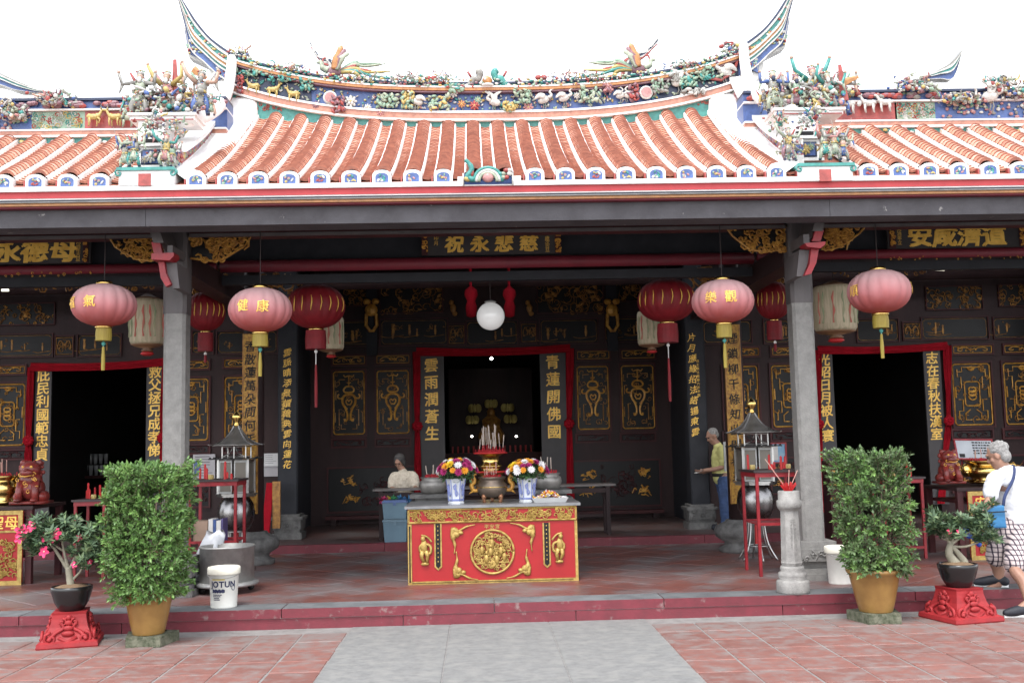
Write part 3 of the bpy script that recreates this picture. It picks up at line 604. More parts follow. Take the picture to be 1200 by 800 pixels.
# side roofs, lower and shallower
YRS, ZS = 11.42, 5.17
def side_z(x, y): t = (y-YE)/(YRS-YE); return EZ + (ZS-EZ)*(.9*t+.1*t*t)
n = 0
for sgn, first in ((-1, xe0-SP*1.05), (1, rows[-1]+SP*1.05)):
    for k in range(13):
        x = first + sgn*k*SP*1.02
        if k > 1: part(tile_row(x, YRS, side_z, 24, seed=100+k), 'tile_row', [terra, terraedge, white, terra2, terra3])
        link('eave_plaque', plqs[(k*5+2+(sgn>0)) % 9], hall, Vector((x, YE+.05, EZ-.03))-hall.location)
    xa, xb = sorted((first-sgn*.1, first+sgn*4.2)); mb = MB()
    for i in range(6):
        a, b = YE+.02+(YRS-YE)*i/6, YE+.02+(YRS-YE)*(i+1)/6
        mb.add([(xa,a,side_z(0,a)-.03),(xb,a,side_z(0,a)-.03),(xb,b,side_z(0,b)-.03),(xa,b,side_z(0,b)-.03)], [(0,1,2,3)])
    part(mb, 'roof_deck', terraedge)
# eave fascia: white drip edge, red board, coloured mouldings
for nm, mt, y0, y1, z0, z1 in (('drip_edge', white, YE-.03, YE+.3, EZ-.075, EZ-.03), ('eave_board', redpaint if False else mk('sun bleached red paint', (.46,.055,.06), (.38,.04,.045), rough=.6, scale=5), YE, YE+.12, EZ-.137, EZ-.075), ('white_moulding', white, YE+.01, YE+.14, EZ-.150, EZ-.137),
     ('navy_moulding', cNavy, YE+.03, YE+.14, EZ-.163, EZ-.150), ('pale_moulding', stonepale, YE+.02, YE+.14, EZ-.174, EZ-.163), ('gold_moulding', cOr, YE+.05, YE+.2, EZ-.20, EZ-.174), ('red_moulding', redbeam, YE+.08, YE+.2, EZ-.214, EZ-.20)):
    bx(nm, mt, -9.5, 9.9, y0, y1, z0, z1)
# ---------------- ridge of the main roof
RA, RB = P(270, 105, 12.4).x, P(870, 91, 12.4).x
YF = 12.36                                    # front face of the ridge wall
zc_ = pz(561, 141, YF)                        # underside of the coral moulding at mid span
def rs(x): u = (x-(RA+RB)/2)/((RB-RA)/2); return .40*abs(u)**2.9
def band(name, mats, zlo, zhi, y0, y1, x0=None, x1=None, seg=40, parent=None):
    x0 = RA if x0 is None else x0; x1 = RB if x1 is None else x1; mb = MB(); vs = []
    for i in range(seg+1):
        x = x0+(x1-x0)*i/seg; s = rs(x); l = zlo(x) if callable(zlo) else zlo+s; h = zhi+s
        vs += [(x,y0,l),(x,y0,h),(x,y1,h),(x,y1,l)]
    fs = [(i*4+k, (i+1)*4+k, (i+1)*4+(k+1)%4, i*4+(k+1)%4) for i in range(seg) for k in range(4)]+[(0,1,2,3),(seg*4+3,seg*4+2,seg*4+1,seg*4)]
    mb.add(vs, fs); return part(mb, name, mats, parent)
band('ridge_base', cTeal, lambda x: roof_z(x, YR-.1)-.05, zc_-.02, YF+.0, YF+.32)
mb = MB(); rg = random.Random(4)
for i in range(150):                          # red cloud scrolls on the teal band, thicker towards the ends
    x = rg.uniform(RA+.05, RB-.05); lo, hi = roof_z(x, YR)+.1, zc_-.04+rs(x)
    if hi-lo < .02: continue
    z = rg.uniform(lo, hi); mb.tube(spiral(x, z, YF-.008, min(.06, (hi-lo)*.5), 1, rg.uniform(0,6), rg.choice((-1,1)), 7), .008, 4)
part(mb, 'cloud_scroll', cer('coral', (.38,.13,.11)))
band('coral_moulding', cer('coral pale', (.48,.22,.155)), zc_, zc_+.075, YF-.05, YF+.3)
band('white_moulding', white, zc_-.022, zc_-.001, YF-.065, YF+.3); band('white_moulding', white, zc_+.076, zc_+.10, YF-.065, YF+.3)
band('ridge_wall', cBlue, zc_+.10, zc_+.36, YF+.0, YF+.3)
xb0, xb1 = P(365, 110, YF).x, P(772, 95, YF).x
band('dark_niche', cNavy, zc_+.105, zc_+.345, YF-.012, YF+.05, RA+.06, xb0, 12); band('dark_niche', cNavy, zc_+.105, zc_+.345, YF-.012, YF+.05, xb1, RB-.06, 12)
band('top_moulding', cPur, zc_+.33, zc_+.352, YF-.07, YF+.3); band('gold_moulding', cOr, zc_+.353, zc_+.385, YF-.09, YF+.3); band('white_moulding', white, zc_+.386, zc_+.404, YF-.1, YF+.3)
band('teal_moulding', cTeal, zc_+.405, zc_+.435, YF-.06, YF+.28); band('navy_cap', cNavy, zc_+.436, zc_+.462, YF-.08, YF+.3)
mb = MB(); rg = random.Random(6)              # broken ceramic mosaic along the crest
for i in range(420):
    x = rg.uniform(RA, RB); mb.m = rg.choice((0,1,2,3,4,5,6)); z = zc_+rs(x)+rg.uniform(.39,.49); mb.ell((x, YF-.08-rg.uniform(0,.03), z), (rg.uniform(.012,.03), .015, rg.uniform(.01,.018)), 5, 4)
part(mb, 'crest_mosaic', [cTeal, cWhite, cRed, cSage, cPur, cYel, cGreen])
# ---------------- swallowtail horns at both ridge ends
def horn(sgn):
    mir = lambda x: x if sgn < 0 else (570.5*2-x)
    def q(x, y): p = P(x if sgn < 0 else mir(x), y if sgn < 0 else y-.0155*(mir(x)-x)*1.0, YF+.05); return Vector((p.x, 0, p.z))
    top = smooth_pts([q(278,68), q(262,58), q(246,45), q(230,25), q(219,8), q(210,-6)], 5)
    bot = smooth_pts([q(272,100), q(258,92), q(243,78), q(226,62), q(219,34), q(209,-5)], 5)
    mb = MB(); n = len(top)
    def strip(f0, f1, y0, y1, m, i0=0, i1=None):
        mb.m = m; i1 = n if i1 is None else i1; vs = []
        for i in range(i0, i1):
            a = top[i].lerp(bot[i], f0); b = top[i].lerp(bot[i], f1); vs += [(a.x,y0,a.z),(b.x,y0,b.z),(b.x,y1,b.z),(a.x,y1,a.z)]
        k = i1-i0; mb.add(vs, [(i*4+j,i*4+(j+1)%4,(i+1)*4+(j+1)%4,(i+1)*4+j) for i in range(k-1) for j in range(4)]+[(0,3,2,1),(k*4-4,k*4-3,k*4-2,k*4-1)])
    Y0, Y1 = YF-.02, YF+.22
    strip(0,.10,Y0-.03,Y1,iN); strip(.101,.19,Y0-.04,Y1,iW); strip(.191,.36,Y0-.015,Y1,iT); strip(.361,.45,Y0-.045,Y1,iW); strip(.451,.53,Y0-.03,Y1,iO); strip(.531,.59,Y0-.045,Y1,iW); strip(.591,.66,Y0-.02,Y1,iT); strip(.661,.72,Y0-.03,Y1,iW)
    strip(.721,.95,Y0,Y1,iB,0,n-2); strip(.951,1,Y0-.03,Y1,iW)
    h = part(mb, 'swallowtail_horn', CER, roof); m2 = MB(); rg = random.Random(9)
    for i in range(26):
        t = rg.randrange(2, n-6); f = rg.choice((.27,.28,.27,.85)); p = top[t].lerp(bot[t], f); m2.m = rg.choice((iY,iR,iW,iG,iP)); m2.ell((p.x+rg.uniform(-.03,.03), Y0-.02, p.z+rg.uniform(-.02,.02)), (.022,.012,.016), 6, 4)
    part(m2, 'ceramic_flowers', CER, roof)
    # triangular blue panel hanging under the horn, and the end panel of the ridge
    f = lambda pts: [(q(x,y).x, q(x,y).z) for x, y in pts]
    m3 = MB(); m3.m = 6; m3.prism(f([(216,33),(244,50),(243,78),(222,68)]), Y0+.03, Y1-.02); m3.m = iB; m3.prism(f([(218,37),(241,52),(240,73),(223,65)]), Y0+.02, Y0+.05)
    m3.m = 6; m3.prism(f([(246,52),(272,66),(275,106),(264,112),(248,100)]), Y0+.01, Y1); m3.m = iB; m3.prism(f([(254,62),(266,67),(267,92),(254,98)]), Y0-.01, Y0+.02)
    for i in range(40):
        x, y = rg.choice(((rg.uniform(221,239), rg.uniform(50,66)), (rg.uniform(255,266), rg.uniform(66,94)))); m3.m = rg.choice((iY,iR,iW,iO,iP,iG,iT)); p = q(x, y); m3.ell((p.x, Y0-.005, p.z), (rg.uniform(.014,.034),.014,rg.uniform(.012,.022)), 6, 4)
    part(m3, 'end_panel', CER, roof)
horn(-1); horn(1)
# ---------------- parapets (descending ridges) on both verges of the main roof
def parapet(sgn):
    xin = (xe0+.06) if sgn < 0 else (rows[-1]-.06)       # edge of the last tiles
    xi = xin + sgn*.30; xo = xi + sgn*.16                 # verge shoulder, then the decorated upstand
    N_ = 24; mb = MB(); ys = [YE+.06+(YR+.03-YE-.06)*i/N_ for i in range(N_+1)]
    tt = lambda y: (y-ys[0])/(ys[-1]-ys[0])
    def low(y): return roof_z(xi, y) + .16*tt(y)**3
    def top(y): return low(y) + .20 + .10*(1-tt(y)) + .34*max(0, tt(y)-.35)**2
    def strip(f, g, off, m):
        mb.m = m; vs = []; yy = ys[3:]; N_ = len(yy)-1
        for y in yy:
            a, b = f(y), g(y); vs += [(xi-sgn*off,y,a),(xi-sgn*off,y,b),(xo,y,b),(xo,y,a)]
        fs = [(i*4+k,(i+1)*4+k,(i+1)*4+(k+1)%4,i*4+(k+1)%4) for i in range(N_) for k in range(4)]+[(0,1,2,3),(N_*4+3,N_*4+2,N_*4+1,N_*4)]
        mb.add(vs, fs if sgn > 0 else [f_[::-1] for f_ in fs])
    mb.smooth = True; mb.m = 0; pr = [(.32,-.12),(.31,.05),(.27,.095),(.20,.115),(.10,.12),(.0,.11)]; vs = []      # rounded limewashed verge
    for y in ys: vs += [(xi-sgn*p, y, low(y)+q) for p, q in pr]
    n_ = len(pr); fs = [(i*n_+k,(i+1)*n_+k,(i+1)*n_+k+1,i*n_+k+1) for i in range(N_) for k in range(n_-1)]+[tuple(range(n_))]; mb.add(vs, fs if sgn > 0 else [f_[::-1] for f_ in fs]); mb.smooth = False
    strip(lambda y: low(y)-.1, lambda y: low(y)+.125, .008, 0); strip(lambda y: low(y)+.125, lambda y: low(y)+.14, .012, 2); strip(lambda y: low(y)+.14, lambda y: top(y)-.05, .0, 1); strip(lambda y: top(y)-.05, lambda y: top(y), .045, 0)
    p_ = part(mb, 'verge_parapet', [white, cBlue, cRed]); m2 = MB(); rg = random.Random(12+sgn)
    for i in range(240):
        y = rg.uniform(ys[1], ys[-1]); a, b = low(y)+.15, top(y)-.07; z = rg.uniform(a, b); m2.m = rg.choice((iPu,iPu,iR,iB,iG,iY,iP,iPu)); m2.ell((xi-sgn*.008, y, z), (.012, rg.uniform(.02,.05), rg.uniform(.012,.026)), 5, 4, Matrix.Rotation(rg.uniform(-1,1), 3, 'X'))
    part(m2, 'parapet_flowers', CER, p_)
    # gable wall above the lower side roof
    vs = []; mb = MB()
    for y in ys: vs += [(xo-sgn*.05, y, EZ-.05), (xo-sgn*.05, y, low(y)-.02)]
    mb.add(vs, [(i*2,i*2+1,i*2+3,i*2+2) for i in range(N_)]); part(mb, 'gable_wall', white)
parapet(-1); parapet(1)
# ---------------- ridges of the side roofs
for sgn in (-1, 1):
    xa = (XC+sgn*2.95); xb = XC+sgn*8; x0, x1 = min(xa, xb), max(xa, xb); yf = YRS-.02
    for nm, mt, z0, z1, o in (('ridge_base', cTeal, -.06, .055, .0), ('white_moulding', white, .055, .075, .05), ('coral_moulding', cer('coral pale', (.48,.22,.155)), .076, .125, .04), ('white_moulding', white, .126, .145, .05), ('ridge_wall', cBlue if sgn > 0 else cBlue, .146, .36, .0), ('white_moulding', white, .36, .378, .05), ('blue_moulding', cBlue, .379, .47, .02), ('navy_cap', cNavy, .471, .50, .06)):
        bx(nm, mt, x0, x1, yf-o, yf+.28, ZS+z0, ZS+z1)
    mb = MB(); rg = random.Random(31+sgn); a0, b0 = W(*((100,130,160,148) if sgn < 0 else (980,118,1050,135)), yf)[:2]
    mb.m = iR; mb.box(a0, b0, yf-.012, yf-.002, ZS+.15, ZS+.355)
    c0, d0 = W(*((38,130,100,148) if sgn < 0 else (1048,118,1095,135)), yf)[:2]; mb.m = iG; mb.box(c0, d0, yf-.012, yf-.002, ZS+.15, ZS+.355)
    for i in range(60):
        x = rg.uniform(c0+.03, d0-.03); z = ZS+rg.uniform(.17,.335); mb.m = rg.choice((iW,iR,iS,iY,iT)); mb.tube(spiral(x,z,yf-.016,.035,1,rg.uniform(0,6),1,6), .007, 4)
    part(mb, 'ridge_inlay', CER)
    mb = MB()                                 # twisted plum dragon roll along the crest, flower sprays on blue
    for i in range(130):
        x = rg.uniform(x0, x1)
        if abs(x-XC) > 5.6: continue
        mb.m = rg.choice((iPu,iPu,iPu,iR,iGr)); mb.ell((x, yf-.05, ZS+.425+rg.uniform(-.02,.02)), (.05,.03,.028), 6, 4)
        mb.m = rg.choice((iG,iY,iT,iP,iW)); mb.ell((rg.uniform(x0,x1), yf-.04, ZS+rg.uniform(-.01,.04)), (.03,.015,.018), 6, 4)
        x2 = rg.uniform(d0+.05, d0+1.4) if sgn > 0 else rg.uniform(c0-1.2, c0-.05); mb.m = rg.choice((iP,iP,iW,iG,iGr)); mb.ell((x2, yf-.015, ZS+rg.uniform(.17,.34)), (rg.uniform(.015,.03),.014,rg.uniform(.012,.024)), 6, 4)
    part(mb, 'crest_dragon', CER)
# ---------------- ceramic reliefs on the ridges
def orn(mb, name): return part(mb, name, CER, roof)
def stuffpart(o): o['kind'] = 'stuff'; return o
def deer(px, py, Y, s, sg=1, m=iY, horns=True, seed=0):
    c = P(px, py, Y); u = s; rg = random.Random(seed); mb = MB(); mb.m = m; mb.smooth = True; y = c.y
    f = lambda a, b, d=0: (c.x+sg*a*u, y-d*u, c.z+b*u)
    mb.ell(f(0,.0), (.34*u,.15*u,.17*u), 10, 6); mb.ell(f(.2,.04), (.16*u,.15*u,.17*u), 8, 5); mb.ell(f(-.24,.03), (.15*u,.14*u,.16*u), 8, 5)
    mb.tube(smooth_pts([f(.26,.06),f(.36,.22),f(.42,.36)],3), [.11*u,.1*u,.085*u,.08*u,.075*u,.07*u,.065*u], 7); mb.ell(f(.49,.39), (.12*u,.06*u,.065*u), 7, 5)
    mb.ell(f(.38,.46,.06), (.03*u,.02*u,.07*u), 5, 4); mb.ell(f(.38,.46,-.06), (.03*u,.02*u,.07*u), 5, 4)
    lift = rg.choice((0, .12))
    for a, k, d in ((.24,lift,.08),(.14,0,-.06),(-.22,0,.08),(-.32,0,-.06)):
        mb.tube([f(a,-.08,d), f(a+.03+k*.8,-.3+k,d), f(a+k*.5,-.52+k,d)], [.07*u,.045*u,.035*u], 6)
    mb.tube([f(-.36,.06), f(-.44,-.04)], [.04*u,.02*u], 5)
    if horns: 
        mb.m = iGr; mb.tube([f(.42,.44,.03), f(.36,.6,.05), f(.44,.7,.06)], .018*u, 4); mb.tube([f(.42,.44,-.03), f(.38,.62,-.05)], .018*u, 4)
    return mb
def crane(px, py, Y, s, sg=1, m=iW, fly=False):
    c = P(px, py, Y); u = s; y = c.y; mb = MB(); mb.m = m; mb.smooth = True
    f = lambda a, b, d=0: (c.x+sg*a*u, y-d*u, c.z+b*u)
    mb.ell(f(0,0), (.32*u,.16*u,.2*u), 9, 6, Matrix.Rotation(-.3*sg, 3, 'Y'))
    mb.tube(smooth_pts([f(.22,.08,.05),f(.40,.2,.08),f(.30,.36,.1),f(.42,.5,.1)],4), [.09*u]*4+[.06*u]*5+[.05*u]*4, 6); mb.ell(f(.45,.52,.1), (.07*u,.05*u,.055*u), 6, 5)
    mb.m = iY; mb.tube([f(.5,.52,.1), f(.66,.48,.1)], [.03*u,.008*u], 4)
    mb.m = m
    if fly:
        for w in (-1, 1): mb.tube(smooth_pts([f(0,.05,.1),f(.1*w+.05,.35,.12),f(.35*w,.55,.1)],3), [.12*u,.13*u,.12*u,.1*u,.08*u,.06*u,.03*u], 6, flat=.35)
    else: mb.tube(smooth_pts([f(.05,.1,.14),f(-.22,.16,.16),f(-.46,-.02,.12)],3), [.12*u,.15*u,.15*u,.13*u,.1*u,.07*u,.03*u], 6, flat=.45)
    mb.m = iGr
    for a in (-.03, .08): mb.tube([f(a,-.15), f(a+.04,-.34), f(a-.02,-.5)], .025*u, 4)
    return mb
def bloom(px, py, Y, s, m, core=iY, n=8):
    c = P(px, py, Y); mb = MB(); mb.smooth = True
    for ring, (rr, k, d) in enumerate(((.62,n,0),(.33,max(5,n-3),.12))):
        for i in range(k):
            q = 2*PI*i/k+ring*.3; mb.m = m; mb.ell((c.x+rr*s*math.cos(q), c.y-d*s, c.z+rr*s*math.sin(q)), (.36*s,.16*s,.22*s), 6, 4, Matrix.Rotation(-q, 3, 'Y'))
    mb.m = core; mb.ell((c.x,c.y-.2*s,c.z), (.2*s,.12*s,.2*s), 6, 4); return mb
def foliage_rel(px, py, Y, w, h, ms, seed, n=14, leaf=.05):
    c = P(px, py, Y); mb = MB(); rg = random.Random(seed); mb.smooth = True
    for i in range(int(n*2.2)):
        q = rg.uniform(0, PI); mb.m = rg.choice(ms); k = leaf*.62*rg.uniform(.7,1.25)
        mb.ell((c.x+rg.uniform(-w,w)/2, c.y-rg.uniform(0,.05), c.z+rg.uniform(-h,h)/2), (k,.014,k*.5), 7, 5, Matrix.Rotation(q, 3, 'Y') @ Matrix.Rotation(rg.uniform(-.4,.4), 3, 'X'))
    return mb
YO = YF-.05
for i, (x, y) in enumerate(((297,101),(320,105),(344,110))): orn(deer(x, y, YO, .19, -1 if i != 1 else 1, iY, True, i), 'deer')
for i, a in enumerate(((300,86,.5,.07,(iT,iG,iS)),(335,92,.4,.07,(iT,iG)),(360,98,.16,.16,(iT,iG)),(282,100,.06,.2,(iPu,iR)))): orn(foliage_rel(a[0],a[1],YO,a[2],a[3],a[4],i,18,.045), 'leaf_spray')
for i, a in enumerate(((396,122,.16,.2,(iPu,iR)),(455,119,.26,.16,(iG,iS)),(478,118,.14,.2,(iY,iG)),(515,121,.24,.18,(iS,iG,iY)),(535,104,.16,.1,(iG,iT)),(612,112,.22,.2,(iG,iS)),(596,126,.12,.1,(iY,iG)),(692,111,.26,.2,(iG,iS)),(712,104,.1,.08,(iPu,iP)),(742,109,.12,.2,(iPu,iR)),(773,102,.22,.14,(iGr,iG)),(826,86,.42,.16,(iT,iG,iS)),(806,97,.2,.1,(iG,iT)),(790,92,.1,.1,(iGr,)),(812,108,.3,.07,(iGr,iW)))): orn(foliage_rel(a[0],a[1],YO,a[2],a[3],a[4],20+i,20,.055), 'leaf_spray')
for x, y in ((387,115),(757,109)):
    c = P(x, y, YO); mb = MB(); mb.m = iW; mb.lathe([(.085,0),(.085,.02),(.07,.03)], c, 18, R=Matrix.Rotation(PI/2,3,'X')); mb.m = iP; mb.lathe([(.064,0),(.064,.036)], c, 18, R=Matrix.Rotation(PI/2,3,'X')); orn(mb, 'pink_medallion')
for x, y, s, m in ((411,119,.085,iW),(446,131,.06,iP),(431,126,.05,iW),(531,109,.07,iW),(541,122,.055,iO),(556,124,.07,iR),(619,126,.07,iP),(560,117,.05,iG),(676,112,.05,iW),(370,123,.05,iPu),(604,124,.05,iY)): orn(bloom(x, y, YO, s, m), 'ceramic_blossom')
for x, y, s, g, fl in ((489,119,.24,-1,False),(580,120,.24,-1,True),(637,117,.25,1,False),(661,115,.23,1,False),(727,112,.2,1,False),(735,112,.18,-1,False),(795,96,.3,1,True),(850,84,.3,-1,False)): orn(crane(x, y, YO, s, g, iW, fl), 'crane')
mb = MB(); mb.m = iR; mb.tube([P(*p, YO) for p in ((822,82),(832,92),(845,94),(860,84),(868,60))], .02, 6); orn(mb, 'red_branch')
mb = MB(); rg = random.Random(77); mb.smooth = True          # fine shards of flowers and leaves that fill the ridge panel
for i in range(420):
    x = rg.uniform(RA+.1, RB-.1); dark = x < xb0 or x > xb1; mb.m = rg.choice((iG,iT,iS,iGr,iW) if dark else (iG,iS,iW,iP,iPu,iT,iY,iGr,iW)); mb.ell((x, YF-.02, zc_+rs(x)+rg.uniform(.13,.31)), (rg.uniform(.014,.03),.012,rg.uniform(.009,.016)), 6, 4, Matrix.Rotation(rg.uniform(0,PI), 3, 'Y'))
stuffpart(orn(mb, 'relief_shards'))
# phoenixes with long tails standing on the crest
def phoenix(px, py, sg):
    c = P(px, py, YF+.02); c.z = zc_+rs(c.x)+.52; mb = MB(); mb.smooth = True; u = .30
    f = lambda a, b, d=0: Vector((c.x+sg*a*u, c.y-d*u, c.z+b*u))
    mb.m = iPu; mb.ell(f(0,.1), (.33*u,.2*u,.24*u), 9, 6); mb.m = iS; mb.tube(smooth_pts([f(-.25,.15),f(-.5,.3),f(-.55,.5),f(-.75,.5)],4), [.14*u]*5+[.1*u]*5+[.07*u,.05*u,.03*u], 7)
    mb.m = iR; mb.tube(smooth_pts([f(-.5,.5),f(-.45,.68),f(-.35,.7)],3), .04*u, 5)
    for k, (m, z) in enumerate(((iO,1.15),(iPu,1.0),(iS,.85))): mb.m = m; mb.tube(smooth_pts([f(.05,.15,.2),f(.12+.1*k,.6,.25),f(.34+.14*k,z,.2)],4), [.16*u]*5+[.11*u]*3+[.03*u], 6, flat=.4)
    for k, (m, z, L) in enumerate(((iG,.55,1.9),(iY,.1,2.3),(iR,.3,1.6),(iT,-.1,2.6),(iS,.42,2.1),(iY,-.25,2.0))): mb.m = m; mb.tube(smooth_pts([f(.2,.1),f(.8,.2+z*.5),f(L*.6,z*.8),f(L,z-.1+.12*math.sin(k*2))],5), [.10*u]*8+[.06*u]*6+[.03*u]*2, 5)
    for a in (-.08, .1): mb.m = iGr; mb.tube([f(a,-.1), f(a,-.45)], .04*u, 5)
    return orn(mb, 'phoenix')
phoenix(392, 90, 1); phoenix(748, 84, -1)
def clutter(px, py, Y, w, h, seed, n=26, k=.04, ms=(iG,iT,iR,iY,iW,iW,iP,iGr,iGr,iS,iS,iW,iPu,iF,iB), name='ceramic_figures', dep=.1, ridge=False):
    n = int(n*3.2); k *= .5
    c = P(px, py, Y)
    if ridge: c.z = zc_+rs(c.x)+.44
    mb = MB(); rg = random.Random(seed); mb.smooth = True
    for i in range(n):
        mb.m = rg.choice(ms); q = rg.uniform(0, PI); kk = k*rg.uniform(.6,1.3)
        p = (c.x+rg.gauss(0,.28)*w, c.y+rg.uniform(-dep,dep), c.z+h*rg.random()**1.4)
        if rg.random() < .6: mb.ell(p, (kk,kk*.8,kk*rg.uniform(.5,1.3)), 7, 5, Matrix.Rotation(q, 3, 'Y'))
        else: mb.tube(smooth_pts([p,(p[0]+rg.uniform(-2,2)*kk,p[1],p[2]+rg.uniform(0,2.4)*kk),(p[0]+rg.uniform(-3,3)*kk,p[1]-.02,p[2]+rg.uniform(.5,3)*kk)],3), [kk*.5]*5+[kk*.35]*2, 5)
    return stuffpart(orn(mb, name))
clutter(280, 68, YF+.02, .22, .16, 1, 24, .045, ridge=True); clutter(856, 55, YF+.02, .22, .16, 2, 24, .045, ridge=True)
for i, (x, y, w, h) in enumerate(((430,92,.5,.1),(470,99,.4,.08),(492,100,.3,.12),(660,97,.4,.1),(690,93,.5,.08),(340,78,.4,.08),(800,68,.4,.08),(520,102,.2,.14))): clutter(x, y, YF-.05, w, h, 30+i, 26, .03, ridge=True)
for x, y in ((505,92),(634,91)): 
    c = P(x, y, YF-.05); mb = MB(); mb.m = iR; mb.smooth = True
    for dx in (-.035, .035): mb.ell((c.x+dx, c.y, c.z), (.042,.03,.035), 8, 6)
    mb.m = iT; mb.ell((c.x, c.y, c.z-.06), (.03,.03,.05), 7, 5); orn(mb, 'red_fungus')
c = P(571, 95, YF-.06); mb = MB(); mb.smooth = True; mb.m = iO; mb.ell(c, (.065,.05,.06), 12, 8); mb.m = iW; mb.lathe([(.09,-.08),(.08,-.05),(.05,-.04)], c, 14); orn(mb, 'flaming_pearl')
for sg in (-1, 1):
    mb = MB(); mb.smooth = True; f = lambda a, b, d=0: Vector((c.x+sg*a, c.y-d, c.z+b)); mb.m = iGr if sg < 0 else iT
    mb.tube(smooth_pts([f(.30,-.08),f(.22,-.05),f(.17,.03),f(.11,.02),f(.09,.1),f(.13,.13)],4), [.02]*3+[.04]*12+[.05]*4+[.04]*2, 7); mb.m = iS; mb.ell(f(.10,.12), (.05,.04,.035), 7, 5); mb.m = iR; mb.tube([f(.2,.05),f(.24,.12)], .015, 4); mb.m = iW; mb.ell(f(.24,-.06), (.06,.04,.03), 7, 5)
    orn(mb, 'dragon')
# ---------------- opera-warrior groups on platforms above the eave ends
def warrior(c, s, seed, arms='up', ms=None):
    rg = random.Random(seed); mb = MB(); mb.smooth = True; u = s; ms = ms or rg.sample([iG,iPu,iY,iGr,iGr,iS,iS,iGr,iF,iB,iP,iT], 4)
    f = lambda a, b, d=0: Vector((c[0]+a*u, c[1]-d*u, c[2]+b*u)); ln = rg.uniform(-.06,.06)
    for sx in (-1, 1): mb.m = ms[0]; mb.tube([f(sx*.06,.44), f(sx*.15,.22,.06), f(sx*.14+ln,0,.02)], [.085*u,.06*u,.045*u], 7); mb.m = iN; mb.ell(f(sx*.15+ln,.02,.06), (.05*u,.08*u,.03*u), 6, 4)
    mb.m = ms[1]; mb.lathe([(.155*u,.20*u),(.13*u,.34*u),(.09*u,.52*u)], f(ln*.5,0), 10, mod=lambda q, z: 1+.14*math.sin(5*q+seed)); mb.m = ms[2]; mb.ell(f(ln,.64), (.125*u,.10*u,.16*u), 9, 6); mb.m = iY; mb.lathe([(.115*u,.505*u),(.12*u,.53*u),(.11*u,.555*u)], f(ln*.7,0), 9)
    for sx in (-1, 1):
        mb.m = ms[3]; mb.ell(f(ln+sx*.13,.75), (.065*u,.06*u,.05*u), 7, 5)
        e = ((.34,.72) if sx > 0 else (-.28,.92)) if arms == 'mix' else {'up': (sx*.30,.90), 'out': (sx*.34,.70), 'down': (sx*.24,.46)}[arms]
        h = (e[0]+sx*rg.uniform(-.04,.1), e[1]+(.22 if e[1] > .65 else -.08)); mb.m = ms[3]; mb.tube([f(ln+sx*.12,.74,.04), f(*e,.08), f(*h,.12)], [.055*u,.045*u,.035*u], 6); mb.m = ms[1]; mb.tube([f(e[0],e[1],.08), f(e[0]+sx*.06,e[1]-.2,.08)], [.05*u,.015*u], 5, flat=.4); mb.m = iF; mb.ell(f(h[0],h[1]+.03,.12), .04*u, 6, 5)
        if rg.random() < .4: mb.m = iGr; mb.tube([f(h[0]-.05*sx,h[1]-.2,.13), f(h[0]+.1*sx,h[1]+.32,.13)], [.012*u,.006*u], 4)
    mb.m = iF; mb.ell(f(ln,.87,.03), (.07*u,.072*u,.085*u), 9, 6); mb.m = rg.choice((iGr,iN,iW)); mb.ell(f(ln,.80,.09), (.05*u,.03*u,.075*u), 6, 5)
    mb.m = ms[1]; mb.ell(f(ln,.935,0), (.09*u,.085*u,.06*u), 8, 5)
    for k in range(5): mb.m = (iR,iW,iY,iS,iG)[k]; q = (k-2)*.4; mb.ell(f(ln+.11*math.sin(q),.93+.09*math.cos(q),.02), .024*u, 5, 4)
    for sx in (-1, 1):                        # back pennants
        mb.m = rg.choice((iR,iG,iW,iP)); mb.tube([f(ln+sx*.08,.7,-.08), f(ln+sx*.26,1.02,-.1)], [.05*u,.02*u], 4, flat=.3)
    for k in range(120):                       # cut-ceramic armour plates
        mb.m = rg.choice((iW,iW,iGr,iS,ms[0],ms[2],iR,iY,iG,iN)); b = rg.uniform(.06,.95); r = (.19-.12*b)*(1.1 if b < .55 else .9); q = rg.uniform(-1.7,1.7); mb.ell(f(ln*b+r*math.sin(q), b, r*math.cos(q)*.9), (.019*u,.012*u,.015*u), 5, 4)
    return mb
